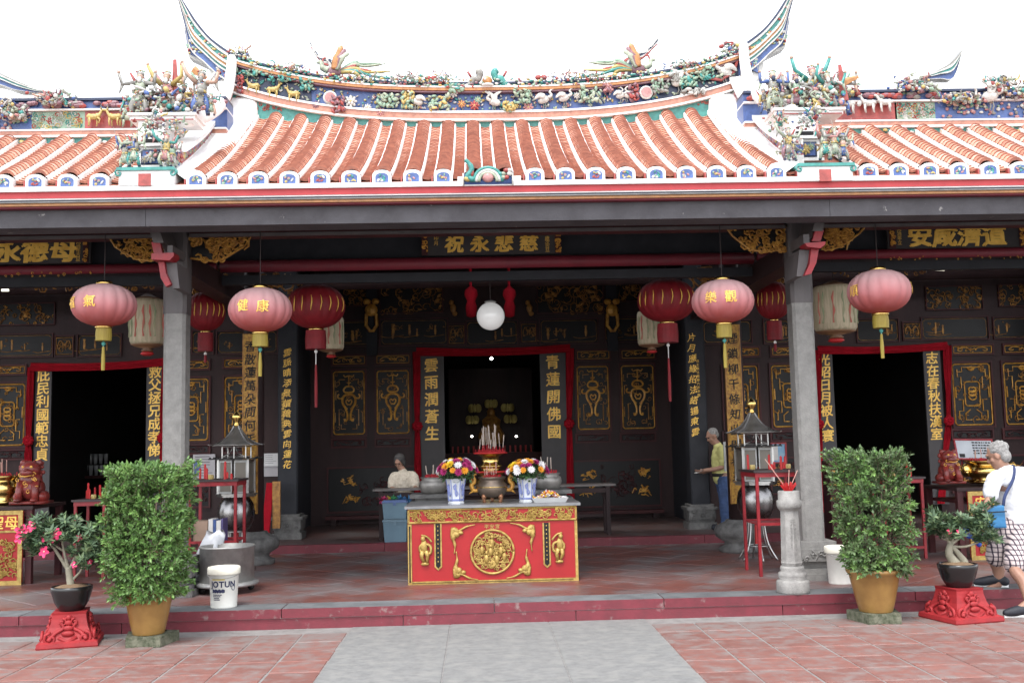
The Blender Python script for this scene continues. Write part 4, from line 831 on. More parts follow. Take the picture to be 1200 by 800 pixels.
def end_group(sgn):
    # sgn < 0: left. Coordinates in photo pixels at the depth of the pavilion front
    ox = 0 if sgn < 0 else 0; Yp = 10.35
    if sgn < 0: plat, boxr, base, posts = (152,133,228,141), (161,172,192,196), (141,199,204,205), [(163,133,.60,'out'),(197,134,.62,'up'),(214,130,.5,'out'),(235,135,.60,'mix'),(178,134,.36,'out'),(222,136,.34,'down'),(248,137,.3,'out'),(150,137,.32,'down')]
    else: plat, boxr, base, posts = (908,127,988,134), (927,163,961,187), (935,194,997,200), [(908,128,.55,'out'),(921,129,.44,'mix'),(950,128,.68,'up'),(933,127,.5,'out'),(971,128,.56,'mix'),(984,128,.6,'out'),(963,129,.36,'down'),(897,130,.34,'down')]
    a, b, c0, d = W(*plat, Yp); mb = MB(); mb.m = 0; mb.box(a, b, Yp, Yp+.36, c0, d); mb.box(a-.02, b+.02, Yp-.03, Yp+.39, d-.025, d)
    mb.m = 1; mb.box(a+.01, b-.01, Yp-.006, Yp, c0, c0+.012); p_ = part(mb, 'figure_platform', [white, cRed], roof)
    # body carrying the platform: box with painted flower panel
    e, f, g, h = W(*boxr, Yp); mb = MB(); mb.m = 0; mb.box(e, f, Yp+.02, Yp+.5, g, c0-.001); mb.m = 1; mb.box(e-.03, f+.03, Yp-.03, Yp+.5, h, h+.03); mb.box(e-.03, f+.03, Yp-.03, Yp+.5, g-.02, g+.01)
    mb.m = 2; mb.box(e+.05, f-.05, Yp+.005, Yp+.02, g+.045, h-.04); mb.m = 3; mb.box(e+.03, f-.03, Yp+.012, Yp+.02, g+.03, h-.025); mb.m = 4; mb.box(e+.06, f-.06, Yp-.01, Yp+.02, h+.045, h+.08); part(mb, 'pavilion', [whiteclean, white, cBlue, cNavy, black], roof)
    mx = ((boxr[0]+boxr[2])/2, (boxr[1]+boxr[3])/2); orn(bloom(mx[0], mx[1], Yp-.01, .065, iW if sgn < 0 else iY), 'ceramic_blossom'); orn(bloom(mx[0]+6, mx[1]-3, Yp-.01, .045, iGr if sgn < 0 else iG), 'ceramic_blossom'); orn(bloom(mx[0]-7, mx[1]+3, Yp-.01, .045, iGr if sgn < 0 else iG), 'ceramic_blossom')
    a2, b2, c2, d2 = W(*base, 9.9); mb = MB(); mb.m = 0; mb.box(a2, b2, 9.86, 10.4, c2-.11, d2-.02); mb.m = 1; mb.box(a2-.02, b2+.02, 9.84, 10.42, d2-.02, d2+.012)
    for x in (a2, b2): mb.tube(spiral(x, d2-.045, 9.85, .04, 1.1, PI/2, 1 if x == a2 else -1), .010, 5)
    mb.m = 2; xm = (a2+b2)/2; mb.box(xm-.07, xm+.05, 9.85, 9.87, c2-.12, c2+.0); part(mb, 'pavilion_base', [white, cTeal, cRed], roof)
    for x_ in (boxr[0]-8, boxr[2]+12): k = MB(); q = W(x_-2, boxr[1], x_+2, boxr[3], 10.1)
    for i, (x, y, s, am) in enumerate(posts):
        q = P(x, y, Yp+.1+.08*(i % 3)); orn(warrior((q.x, q.y, d), s*.80, 50*(sgn+2)+i, am), 'warrior_figurine')
    for i in range(2): clutter(plat[0]+24+32*i, plat[1]-1, Yp+.12, .5, .24, 90+i+sgn*7, 26, .05)
    # flags and a horse shape behind
    for i, (x, y, x2, y2, m) in enumerate(((206,124,205,70,iR),(226,82,242,92,iO),(205,98,216,96,iY)) if sgn < 0 else ((990,118,984,76,iR),(986,98,1006,90,iO),(912,100,914,78,iW))):
        mb = MB(); mb.m = m; A, B = P(x,y,Yp+.2), P(x2,y2,Yp+.2); mb.tube([A,B], [.05,.02], 5, flat=.4); orn(mb, 'pennant')
    mb = MB(); mb.m = iN; q = P(*((195,127) if sgn < 0 else (944,121)), Yp+.3); mb.ell(q, (.13,.1,.09), 10, 6); orn(mb, 'horse_body')
    # figures beside and on top of the pavilion box
    for i, (x, y, s) in enumerate(((147,197,.42),(156,196,.5),(193,196,.5),(201,197,.4)) if sgn < 0 else ((923,188,.5),(928,189,.36),(968,188,.5),(978,188,.52),(988,189,.44))):
        q = P(x, y, 10.02); orn(warrior((q.x, q.y, q.z), s*.66, 150*(sgn+2)+i, 'out' if i % 2 else 'mix'), 'warrior_figurine')
    for i, (x, y) in enumerate(((150,190),(198,188),(175,162),(185,150),(205,158)) if sgn < 0 else ((925,180),(976,178),(944,150),(955,140),(915,150),(985,178))): clutter(x, y, 10.15, .22, .16, 200+i+sgn*11, 14, .036)
    # white scroll that sweeps from the ridge end down to the platform
    pts = [(272,70),(270,90),(266,108),(257,124),(244,134),(230,139),(212,141)] if sgn < 0 else [(871,55),(873,76),(877,94),(887,110),(899,121),(913,128),(930,132)]
    ys = [12.3,12.1,11.8,11.3,10.9,10.6,10.4]; mb = MB(); mb.smooth = True; mb.tube(smooth_pts([P(x,y,Y) for (x,y), Y in zip(pts, ys)], 5), .062, 8, flat=1.3); part(mb, 'sweeping_ridge', white, roof)
end_group(-1); end_group(1)
# animals and dragons on the side ridges
for i, (x, y, m, g) in enumerate(((110,137,iY,1),(134,137,iY,-1),(150,138,iS,1))): orn(deer(x, y, YRS-.1, .2, g, m, True, i), 'deer')
for i, (x, y) in enumerate(((994,122),(1018,121),(1037,120))): orn(deer(x, y, YRS-.1, .21, -1, iW, False, i), 'goat')
for i, (x, y, w, h) in enumerate(((66,124,.4,.13),(5,135,.3,.14),(18,140,.3,.1),(1070,108,.4,.16),(985,112,.35,.1),(1170,108,.3,.16),(1195,115,.3,.2),(1125,122,.5,.1))): clutter(x, y, YRS-.1, w, h, 300+i, 34, .045)
orn(crane(1160, 113, YRS-.1, .34, 1, iW, True), 'crane'); orn(crane(1176, 104, YRS-.08, .26, -1, iW, True), 'crane')
for i, x in enumerate((1105, 1115, 1122, 1130)): orn(bloom(x, 115+(i % 2)*4, YRS-.04, .045, iP), 'ceramic_blossom')
for i, x in enumerate((2, 10, 20, 28)): orn(bloom(x, 134+(i % 2)*5, YRS-.04, .045, iW if i % 2 else iGr), 'ceramic_blossom')
# emblem in the middle of the eave: crowned arch between a small dragon and a cloud
mb = MB(); mb.smooth = True; q = P(572, 214, 9.84); f = lambda a, b: Vector((q.x+a, q.y, q.z+b))
mb.m = iB; mb.box(q.x-.235, q.x+.235, 9.86, 9.93, q.z-.01, q.z+.095); mb.m = iW; mb.box(q.x-.25, q.x-.235, 9.85, 9.94, q.z-.02, q.z+.10); mb.box(q.x+.235, q.x+.25, 9.85, 9.94, q.z-.02, q.z+.10)
for r_, m in ((.14,iT),(.115,iW),(.09,iS)): mb.m = m; mb.tube([f(r_*math.cos(PI*k/12)*1.0, r_*math.sin(PI*k/12)*1.0+.01) for k in range(13)], .018, 6)
mb.m = iP; mb.ell(f(0,.05), (.06,.03,.05), 8, 6); mb.m = iS
for k in range(8): mb.m = (iT,iS,iR,iW)[k % 4]; mb.tube(smooth_pts([f(-.14,.03),f(-.2,.06),f(-.16,.13),f(-.18,.19),f(-.22,.23)],4), [.03]*6+[.026]*6+[.02]*5, 6) if k == 0 else mb.ell(f(.12+.03*(k % 4), .05+.035*(k//3)), (.03,.025,.022), 6, 5)
mb.m = iY; mb.ell(f(-.2,.04), (.04,.03,.03), 7, 5); mb.m = iR; mb.ell(f(-.155,.1), (.02,.02,.045), 6, 5); orn(mb, 'eave_emblem')
part(MB().box(rows[9]-.16, rows[10]+.16, YE-.02, YE+.06, EZ-.04, EZ+.02), 'eave_filler', white)
# ---------------- rear hall whose swallowtails show behind the ridge
rear = thing('rear_hall', 'swallowtail roof tips of the rear hall rising behind the front ridge', 'temple', (XC, 22, 0))
def rp(mb, name, mats): return mb.build(name, mats, rear, world=True)
rp(MB().box(-9, 9.5, 30.9, 34, 0, 6.0), 'wall', white)
mb = MB(); mb.add([(-9.3,31,7.4),(9.7,31,7.4),(9.7,32.4,8.4),(-9.3,32.4,8.4),(9.7,34.2,7.2),(-9.3,34.2,7.2)], [(0,1,2,3),(3,2,4,5)]); rp(mb, 'roof', terra)
for tip, mid_, root in (((363,48),(372,66),(388,80)), ((772,44),(758,60),(742,74))):
    Yh = 21.5; A, B, C_ = P(*tip,Yh), P(*mid_,Yh), P(*root,Yh)
    for k, m in enumerate((iW, iN, iW, iR)):
        o_ = .05*k*(1 if tip[0] < 500 else -1); mb = MB(); mb.m = m; mb.tube(smooth_pts([A+Vector((o_*.2,0,-.05*k)), B+Vector((o_,0,-.06*k)), C_+Vector((o_*1.4,0,-.02*k)), C_+Vector((o_*1.5,.3,-1.6))], 5), [.012]*3+[.03]*5+[.045]*8, 6); mb.build('swallowtail', CER, rear, world=True)
for pts, bt in (([(-30,72),(0,86),(24,97),(48,106),(66,109)], [(-30,95),(0,100),(18,106),(40,109),(66,111)]), ([(1129,57),(1116,72),(1100,82),(1082,90),(1065,95)], [(1127,60),(1117,92),(1100,93),(1082,94),(1065,97)])):
    Yh = 16.0; T, B = smooth_pts([P(x,y,Yh) for x, y in pts], 4), smooth_pts([P(x,y,Yh) for x, y in bt], 4); mb = MB(); n_ = len(T)
    for f0, f1, m, d in ((0,.14,iGr,.03),(.141,.28,iW,.04),(.281,.45,iT,.02),(.451,.55,iW,.04),(.551,.95,iB,0),(.951,1,iW,.03)):
        mb.m = m; vs = []
        for i in range(n_): a, b = T[i].lerp(B[i], f0), T[i].lerp(B[i], f1); vs += [(a.x,Yh-d,a.z),(b.x,Yh-d,b.z),(b.x,Yh+.2,b.z),(a.x,Yh+.2,a.z)]
        mb.add(vs, [(i*4+k,(i+1)*4+k,(i+1)*4+(k+1)%4,i*4+(k+1)%4) for i in range(n_-1) for k in range(4)]+[(0,1,2,3),(n_*4-1,n_*4-2,n_*4-3,n_*4-4)])
    mb.build('swallowtail', CER, rear, world=True)
    a, b = min(T[0].x, T[-1].x), max(T[0].x, T[-1].x); zz = min(T[0].z, T[-1].z); MB().box(a-.2, b+.2, Yh+.01, Yh+.4, 5.35, zz-.03).build('ridge_wall', white, rear, world=True)
# ================================================================ LANTERNS, PLAQUES, BOARDS, DRAPES
def faded(name, top, mid, bot):               # silk faded from above, with sky highlight painted into the paler top
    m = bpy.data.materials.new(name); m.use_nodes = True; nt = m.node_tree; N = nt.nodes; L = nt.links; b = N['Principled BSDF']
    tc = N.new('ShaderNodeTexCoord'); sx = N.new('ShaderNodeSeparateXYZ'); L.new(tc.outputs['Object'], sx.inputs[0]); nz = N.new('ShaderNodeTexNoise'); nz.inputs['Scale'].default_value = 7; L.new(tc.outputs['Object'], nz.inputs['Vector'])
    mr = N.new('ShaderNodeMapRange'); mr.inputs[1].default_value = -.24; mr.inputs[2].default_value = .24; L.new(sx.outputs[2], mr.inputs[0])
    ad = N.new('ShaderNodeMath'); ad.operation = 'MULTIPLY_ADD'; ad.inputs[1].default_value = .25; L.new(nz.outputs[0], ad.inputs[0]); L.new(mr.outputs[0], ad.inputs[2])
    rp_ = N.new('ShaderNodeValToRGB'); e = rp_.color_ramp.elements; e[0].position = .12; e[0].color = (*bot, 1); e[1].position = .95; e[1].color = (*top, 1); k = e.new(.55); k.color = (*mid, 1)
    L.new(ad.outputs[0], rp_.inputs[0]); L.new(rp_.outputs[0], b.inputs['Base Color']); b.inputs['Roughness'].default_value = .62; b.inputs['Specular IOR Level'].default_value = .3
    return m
m_pink = faded('bleached and skylit pink silk', (.42,.25,.25), (.40,.145,.15), (.31,.04,.03)); m_silk = mk('deep red silk', (.22,.008,.014), (.15,.005,.010), rough=.6, scale=5, bump=.1)
m_ygold = mk('yellow gold fringe', (.31,.24,.04), (.21,.15,.02), rough=.6, scale=20, stretch=(1,1,.1), bump=.2); cord = mk('dark cord', (.03,.02,.02), rough=.8, bump=0)
def lantern(name, label, px, py, Y, rx, ry, mats, cap, block, tassel, gores, ztop, group, text=None, rot=0.0, tl=0.0, gilt=False, tcol=None):
    # rx, ry: half width / half height in photo pixels
    c = P(px, py, Y); u = (P(px+1, py, Y)-c).length; RX, RZ = rx*u, ry*u
    t = thing(name, label, 'lantern', c, group); mb = MB(); mb.smooth = True; ns = gores*6; prof_ = []
    for i in range(15):
        q = -PI/2 + PI*(i+.0)/14; prof_.append((RX*max(.24, abs(math.cos(q))**.82), RZ*math.sin(q)))
    mb.lathe(prof_, (0,0,0), ns, mod=lambda q, z: 1-.055*(1-abs(math.sin((q+rot)*gores/2))**.7)*(1-(abs(z)/RZ)**2*.4)); body = mb.build('silk_body', mats, t)
    mb = MB(); mb.smooth = True; mb.lathe([(RX*.25,RZ*.97),(RX*.26,RZ*1.02),(RX*.24,RZ*1.10),(RX*.22,RZ*1.13)], (0,0,0), 18); mb.build('top_cap', cap, t); mb = MB(); mb.smooth = True; mb.lathe([(RX*.24,-RZ*1.12),(RX*.27,-RZ*1.1),(RX*.25,-RZ*.98)], (0,0,0), 18); mb.build('bottom_cap', cap, t)
    bw, bh = block; mb = MB(); mb.lathe([(bw*u*.96,-RZ*1.1-bh*u),(bw*u,-RZ*1.1-bh*u*.5),(bw*u*.93,-RZ*1.1)], (0,0,0), 20, mod=lambda q, z: 1+.05*math.sin(q*40)); mb.build('fringe', m_ygold if cap is brass and mats is m_pink else m_silk, t)
    mb = MB(); z0 = -RZ*1.1-bh*u; mb.tube([(0,0,z0),(0,0,z0-tassel[0]*u)], .006, 5); mb.ell((0,0,z0-.03), .022, 8, 6); mb.build('tassel_bead', cTeal if mats is m_pink else white, t)
    mb = MB(); zz = z0-tassel[0]*u; mb.lathe([(.018,zz-tassel[1]*u),(.02,zz-tassel[1]*u*.5),(.012,zz)], (0,0,0), 10); mb.build('tassel', m_ygold if mats is m_pink else m_silk, t)
    mb = MB(); mb.tube([(0,0,RZ*1.1),(0,0,ztop-c.z)], .005, 5); mb.build('cord', cord, t)
    if text:
        for ch, a0, z0 in text:               # lettering wrapped on the bulging silk
            mb = MB(); vs, fs, w = glyph(ch, 0, .15); s = RX*.40; out = []
            for v in vs:
                z = z0*RZ + v.y*s; rr = RX*max(.24, math.sqrt(max(.01, 1-(z/RZ)**2))**.82)+.004+v.z*.004; th = a0 + v.x*s/RX; out.append((rr*math.sin(th), -rr*math.cos(th), z))
            mb.add(out, fs); mb.add([(p_[0]+.0018*math.cos(a0), p_[1]-.0008, p_[2]+.0014) for p_ in out], fs); mb.add([(p_[0]-.0018*math.cos(a0), p_[1]-.0004, p_[2]-.0014) for p_ in out], fs)
            mb.build('lettering', tcol or goldtext, t)
    if gilt:
        mb = MB()
        for k in range(9):
            th = -1.3+k*.325; pts = []
            for i in range(5): z = RZ*(.35-.17*i); rr = RX*math.sqrt(1-(z/RZ)**2)**.82+.003; q = th+.03*math.sin(i); pts.append((rr*math.sin(q), -rr*math.cos(q), z))
            mb.tube(pts, [.002,.006,.007,.006,.002], 4)
        mb.build('gilt_strokes', goldtext, t)
    return t
GP = 'pink silk lanterns along the front eave'
for px, py, rx, ry, lab, tx in ((122,357.5,37.5,25,'pink silk lantern lettered 福氣, nearest the left edge', (('福',-.86,.02),('氣',-.10,.02))), (305,363,37,26,'pink silk lantern lettered 健康, right of the left stone column', (('健',-.36,.06),('康',.28,0))),
        (847,353,36,25,'pink silk lantern lettered 樂觀, left of the right stone column', (('樂',-.62,.05),('觀',.02,.05))), (1030,341.5,36,25,'pink silk lantern right of the right stone column, its lettering turned to the sides', (('順',-1.25,0),('風',1.18,.1)))):
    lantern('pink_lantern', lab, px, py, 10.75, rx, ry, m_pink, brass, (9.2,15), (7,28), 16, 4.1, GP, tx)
GR = 'dark red silk lanterns deeper in the porch'
for px, py, rx, ry, lab, Y in ((370,359,34.5,26,'large dark red silk lantern between the left pink lantern and the hall door',13.0), (241,365,23,23,'dark red silk lantern half hidden behind the left stone column',13.6), (781,352,34,25,'large dark red silk lantern left of the right gold board',13.0), (906,352,20,22,'dark red silk lantern half hidden behind the right stone column',13.6)):
    lantern('red_lantern', lab, px, py, Y, rx, ry, m_silk, brass, (12.5,22) if rx > 30 else (9,22), (18,50) if rx > 30 else (3,10), 18, 4.5, GR, None, .1, gilt=True)
# cylindrical painted paper lanterns
def m_scroll(name, a, b, c):
    m = mk(name, a, b, rough=.7, scale=3.5, lo=.42, hi=.58, bump=.1, stretch=(9,9,1)); return m
m_paper = m_scroll('painted paper with red and green', (.46,.38,.27), (.34,.30,.20), None)
for px, y0, y1, hw, Y, lab in ((173,351,404,20,13.2,'cylindrical painted paper lantern behind the leftmost pink lantern'),(388,372,410,15,14.2,'cylindrical painted paper lantern behind the large red lantern left of the door'),(763,365,404,16,14.2,'cylindrical painted paper lantern behind the large red lantern right of the door'),(978,336,388,24,12.6,'cylindrical cream and red paper lantern right of the right stone column')):
    c = P(px, (y0+y1)/2, Y); u = (P(px+1, y0, Y)-P(px, y0, Y)).length; R_, H = hw*u, (y1-y0)*u/2; t = thing('paper_lantern', lab, 'lantern', c, 'cylindrical paper lanterns')
    mb = MB(); mb.smooth = True; mb.lathe([(R_*.9,-H),(R_,-H*.85),(R_*1.02,0),(R_,H*.85),(R_*.92,H)], (0,0,0), 48, mod=lambda q, z: 1-.035*abs(math.sin(q*12))); mb.build('paper_body', m_paper, t)
    mb = MB(); mb.smooth = True; mb.lathe([(R_*.3,-H*1.32),(R_*.36,-H*1.26),(R_*.2,-H*1.18),(R_*.75,-H*1.08),(R_*.96,-H)], (0,0,0), 20); mb.build('bottom_cap', mk('dark gilt cap', (.20,.11,.05), (.12,.05,.03), rough=.5), t); mb = MB(); mb.smooth = True; mb.lathe([(R_*.95,H),(R_*.5,H*1.12),(R_*.2,H*1.25)], (0,0,0), 20); mb.build('cap', mk('dark gilt cap', (.20,.11,.05), (.12,.05,.03), rough=.5), t)
    mb = MB(); mb.smooth = True; mb.lathe([(R_*.2,-H*1.5),(R_*.4,-H*1.42),(R_*.3,-H*1.33)], (0,0,0), 16); mb.build('red_knob', redpaint, t); mb = MB(); mb.tube([(0,0,H*1.2),(0,0,4.55-c.z)], .006, 5); mb.build('cord', cord, t)
    mb = MB(); rg = random.Random(int(px))
    for k in range(7):                        # brushed red and green strokes
        th = -1.2+k*.4+rg.uniform(-.1,.1); mb.m = 0 if rg.random() < .55 else 1; mb.tube([((R_*1.0+.004)*math.sin(th+.04*math.sin(i*2+k)), -(R_*1.0+.004)*math.cos(th+.04*math.sin(i*2+k)), H*(.7-.28*i)) for i in range(6)], [.004,.016,.007,.018,.006,.012], 4, flat=.3)
    mb.build('brush_strokes', [mk('faded red dye', (.42,.07,.06), (.36,.16,.11), rough=.7, bump=0), mk('faded green dye', (.16,.22,.12), (.3,.27,.17), rough=.7, bump=0)], t)
# globe lamp
c = P(575, 370.5, 12.6); u = (P(576,370,12.6)-P(575,370,12.6)).length; t = thing('globe_lamp', 'round white glass globe lamp hanging over the altar table', 'lamp', c); mb = MB(); mb.smooth = True; mb.ell((0,0,0), 16.3*u, 32, 20); mb.build('globe', mk('opal glass', (.55,.55,.545), (.52,.52,.515), rough=.18, bump=0, spec=.6), t)
mb = MB(); mb.smooth = True; mb.lathe([(.05,15*u),(.075,16.4*u),(.07,17.5*u),(.03,18.5*u)], (0,0,0), 16); mb.build('fitting', zinc, t); mb = MB(); mb.tube([(0,0,18*u),(0,0,5.0-c.z)], .006, 5); mb.build('cord', cord, t)
m_lampcore = mk('opal lamp glow', (.85,.85,.83), rough=.3, bump=0); bsdf(MATS['opal glass']).inputs['Emission Color'].default_value = (1,.98,.96,1); bsdf(MATS['opal glass']).inputs['Emission Strength'].default_value = .06
# red gourd pendants
for px, lab in ((552,'red gourd-shaped hanging pendant left of the globe lamp'),(597,'red gourd-shaped hanging pendant right of the globe lamp')):
    c = P(px, 350, 16.2); t = thing('gourd_pendant', lab, 'pendant', c, 'red gourd pendants'); mb = MB(); mb.smooth = True; mb.lathe([(.02,-.3),(.07,-.28),(.085,-.12),(.06,-.04),(.1,.06),(.09,.14),(.03,.19),(.015,.22)], (0,0,0), 14, mod=lambda q, z: 1+.06*math.cos(8*q)); mb.build('silk_body', m_silk if False else redcloth, t)
    mb = MB(); mb.tube([(0,0,.2),(0,0,5.1-c.z)], .022, 5); mb.build('ribbon', redcloth, t)
# horizontal name plaques on the lintels
m_plq = mk('dark plaque board', (.045,.04,.04), (.03,.027,.028), rough=.45, scale=3, bump=.05)
def plaque(label, px, text, tx, Y, sx, sy, ends, small, brush=.45, tilt=.0):
    a, b, c, d = W(*px, Y); t = thing('name_plaque', label, 'plaque', ((a+b)/2, Y, c), 'horizontal name plaques'); MB().box(a, b, Y, Y+.05, c, d+.12).build('board', m_plq, t, world=True)
    mb = MB(); x0, x1 = P(tx[0], px[1], Y).x, P(tx[1], px[1], Y).x; row_text(mb, text, x0, x1, Y-.004, (c+d)/2, sx, sy, bold=.06, brush=brush); mb.build('lettering', goldtext, t, world=True)
    for e0, e1 in ends:
        p0, p1 = P(e0, px[1], Y).x, P(e1, px[1], Y).x; mb = MB(); mb.m = 1; mb.box(p0, p1, Y-.012, Y-.001, c, d+.1); mb.m = 0; scrolls(mb, p0+.01, p1-.01, c+.02, d+.06, Y-.018, 16, random.Random(int(e0)), .04, .007); mb.build('gilt_end', [gold, woodred], t, world=True)
    for s0, y0, y1, st in small:
        mb = MB(); column_text(mb, st, P(s0, px[1], Y).x, Y-.004, P(s0, y0, Y).z, P(s0, y1, Y).z, .06, bold=.0); mb.build('small_lettering', goldtext, t, world=True)
plaque('dark plaque lettered 祝永悲慈 in gold above the centre of the hall', (494,273,657,298), '祝永悲慈', (518,634), 12.28, .235, .215, ((494,501),(650,657)), ((511,276,288,'印月'),(641,277,295,'歲次吉旦')))
plaque('dark plaque lettered 永德母 in gold at the left edge', (-60,279,106,309), '配永德母', (-41,91), 12.24, .335, .29, ((98,104),(-60,-52)), ((92,281,306,'同治年吉旦'),))
plaque('dark plaque lettered 安咸濟道 in gold at the right edge', (1040,263,1205,290), '安咸濟道', (1063,1178), 12.24, .315, .27, ((1041,1048),(1193,1203)), ((1053,266,287,'同治年立'),))
# tall gold couplet boards on the mid posts
m_gboard = mk('gilt board with speckle', (.40,.22,.035), (.20,.09,.02), rough=.45, metal=.25, scale=26, lo=.4, hi=.6, bump=.1)
for px, y0, y1, s, lab, ty in (((284,302),391,602,'香散蓮萬朵問何年','tall gilt board with black writing on the left inner post',(398,522)), ((852,871),380,590,'煙鎖柳千條知此間春來','tall gilt board with black writing on the right inner post',(388,566))):
    Y = 13.74; a, b, c, d = W(px[0], y0, px[1], y1, Y); t = thing('couplet_board', lab, 'board', ((a+b)/2, Y, c), 'tall gilt couplet boards'); mb = MB(); mb.box(a, b, Y, Y+.03, c, d); mb.build('board', m_gboard, t, world=True)
    mb = MB(); mb.m = 0
    for x in (a, b-.012): mb.box(x, x+.012, Y-.008, Y, c, d)
    mb.build('edge_strip', goldold, t, world=True); mb = MB(); column_text(mb, s, (a+b)/2, Y-.003, P(px[0], ty[0], Y).z, P(px[0], ty[1], Y).z, .155, bold=.02, brush=.8); mb.build('lettering', ink, t, world=True)
# door couplet boards: dark boards with gold letters beside each doorway
m_dboard = mk('charcoal couplet board', (.05,.044,.046), (.036,.032,.034), rough=.5, scale=3, bump=.05)
for px, Y, s, yt, sz, lab, y0, y1 in (((491,521),YW-.05,'雲雨潤蒼生',(418,518),.27,'charcoal board lettered 雲雨潤蒼生 left of the centre doorway',414,560), ((634,664),YW-.05,'青蓮開佛國',(414,516),.27,'charcoal board lettered 青蓮開佛國 right of the centre doorway',411,556),
        ((40,59),YS-.05,'庇民利國範忠貞',(432,540),.215,'charcoal board lettered 庇民利國範忠貞 left of the left doorway',430,585), ((171,191),YS-.05,'救父拯兄成孝悌',(428,535),.215,'charcoal board lettered 救父拯兄成孝悌 right of the left doorway',426,580),
        ((959,979),YS-.05,'光昭日月被人寰',(414,518),.215,'charcoal board lettered 光昭日月被人寰 left of the right doorway',411,566), ((1086,1106),YS-.05,'志在春秋扶漢室',(412,516),.215,'charcoal board lettered 志在春秋扶漢室 right of the right doorway',409,560)):
    a, b, c, d = W(px[0], y0, px[1], y1, Y); t = thing('couplet_board', lab, 'board', ((a+b)/2, Y, c), 'doorway couplet boards'); MB().box(a, b, Y, Y+.045, IZ+.25, d).build('board', m_dboard, t, world=True)
    mb = MB(); column_text(mb, s, (a+b)/2, Y-.004, P(px[0], yt[0], Y).z, P(px[0], yt[1], Y).z, sz, bold=.028, brush=.35); mb.build('lettering', goldtext, t, world=True)
# red cloth drapes round the doorways
def drape(label, L, T, R_, Y, knots, low, seed):
    (lx0, ly), (rx0, ry) = L, R_; rg = random.Random(seed); o = P((lx0+rx0)/2, ly, Y); t = thing('door_drape', label, 'drape', (o.x, Y, IZ), 'red cloth drapes on the doorways')
    def sheet(pts, w, name, vert):            # pleated strip following pts
        mb = MB(); mb.smooth = True; n = len(pts); K = 10; vs = []
        for i, p in enumerate(pts):
            for k in range(K+1):
                s = k/K-.5; d = .022*math.sin(k*2.1+seed+.25*i)+.015*math.sin(i*.9+k); wi = w[i] if isinstance(w, list) else w
                vs.append((p[0]+s*wi, Y-.05+d, p[2]) if vert else (p[0], Y-.07+d-.02*math.cos(s*PI), p[2]+s*wi))
        mb.add(vs, [(i*(K+1)+k,i*(K+1)+k+1,(i+1)*(K+1)+k+1,(i+1)*(K+1)+k) for i in range(n-1) for k in range(K)]); mb.build(name, redcloth, t, world=True)
    pts = [P(lx0+(rx0-lx0)*i/14, ly+(ry-ly)*i/14+2.5*math.sin(PI*i/14), Y-.06) for i in range(15)]; u = (P(101,400,Y)-P(100,400,Y)).length
    sheet(pts, [10*u*(1-.12*math.sin(PI*i/14)) for i in range(15)], 'swag', False)
    for (x, y), (kx, ky), (ex, ey) in zip(((lx0, ly),(rx0, ry)), knots, low):
        up_ = [P(x+(kx-x)*i/8, y+(ky-y)*i/8, Y-.06) for i in range(9)]; dn = [P(kx+(ex-kx)*i/10, ky+(ey-ky)*i/10, Y-.06) for i in range(11)]
        sheet(up_, [9.5*u*(1-.45*(i/8)**2) for i in range(9)], 'side_tail', True); sheet(dn, [5.5*u+4*u*(i/10)**.6 for i in range(11)], 'lower_tail', True)
        c = P(kx, ky, Y-.16); mb = MB(); mb.smooth = True; r = 6.2*u
        for k in range(9): q = 2*PI*k/9; mb.ell((c.x+.6*r*math.cos(q), c.y, c.z+.6*r*math.sin(q)), (.5*r,.05,.36*r), 7, 5, Matrix.Rotation(-q+.3, 3, 'Y'))
        mb.ell(c, (.5*r,.07,.5*r), 8, 6); mb.build('cloth_rosette', redcloth, t, world=True)
drape('red cloth swag with rosettes around the centre doorway', (488,412), None, (668,408), YW-.03, ((489,499),(667,496)), ((490,585),(669,592)), 1)
drape('red cloth swag with rosettes around the left doorway', (36,430), None, (194,424), YS-.03, ((33,516),(190,513)), ((33,545),(191,590)), 2)
drape('red cloth swag with rosettes around the right doorway', (958,410), None, (1110,405), YS-.03, ((960,497),(1112,493)), ((962,600),(1103,590)), 3)
# ================================================================ ALTAR TABLES AND OFFERINGS
def unitY(Y): return (P(601,500,Y)-P(600,500,Y)).length
goldpaint = mk('gold painted relief', (.46,.32,.095), (.27,.17,.045), rough=.4, metal=.3, scale=18, bump=.15)
altred = mk('vermilion table front', (.34,.010,.013), (.27,.008,.010), rough=.5, scale=2, bump=.04)
tabletop = mk('grey stone table top', (.22,.22,.225), (.15,.15,.155), rough=.3, scale=6, bump=.05)
YT = 11.43; A = P(478, 640, YT).x; B = P(677, 640, YT).x; ZT_ = P(577, 592, YT).z; ux = (B-A)/199
t = thing('altar_table', 'red altar table with gold carved front in the centre of the porch', 'table', ((A+B)/2, YT, PZ)); wp = lambda mb, n, m, p=None: mb.build(n, m, p or t, world=True)
wp(MB().box(A+.01, B-.01, YT+.02, YT+.95, PZ, ZT_-.02), 'body', mk('table side grey', (.30,.29,.28), (.2,.19,.19), rough=.5)); wp(MB().box(A-.03, B+.04, YT-.03, YT+1.0, ZT_-.018, ZT_+.012), 'table_top', tabletop)
z1 = P(577, 611.5, YT).z; z0 = PZ+.035
wp(MB().box(A+.045, B-.03, YT, YT+.019, z0, z1), 'front_panel', altred)
mb = MB(); mb.m = 1; mb.box(A, B, YT-.006, YT+.019, z1+.001, ZT_-.02); mb.m = 0; frame_line(mb, A+.012, B-.012, z1+.012, ZT_-.032, YT-.012, .012); scrolls(mb, A+.03, B-.03, z1+.025, ZT_-.045, YT-.014, 150, random.Random(2), .045, .0065); stuffp = wp(mb, 'carved_apron', [goldpaint, altred])
mb = MB()
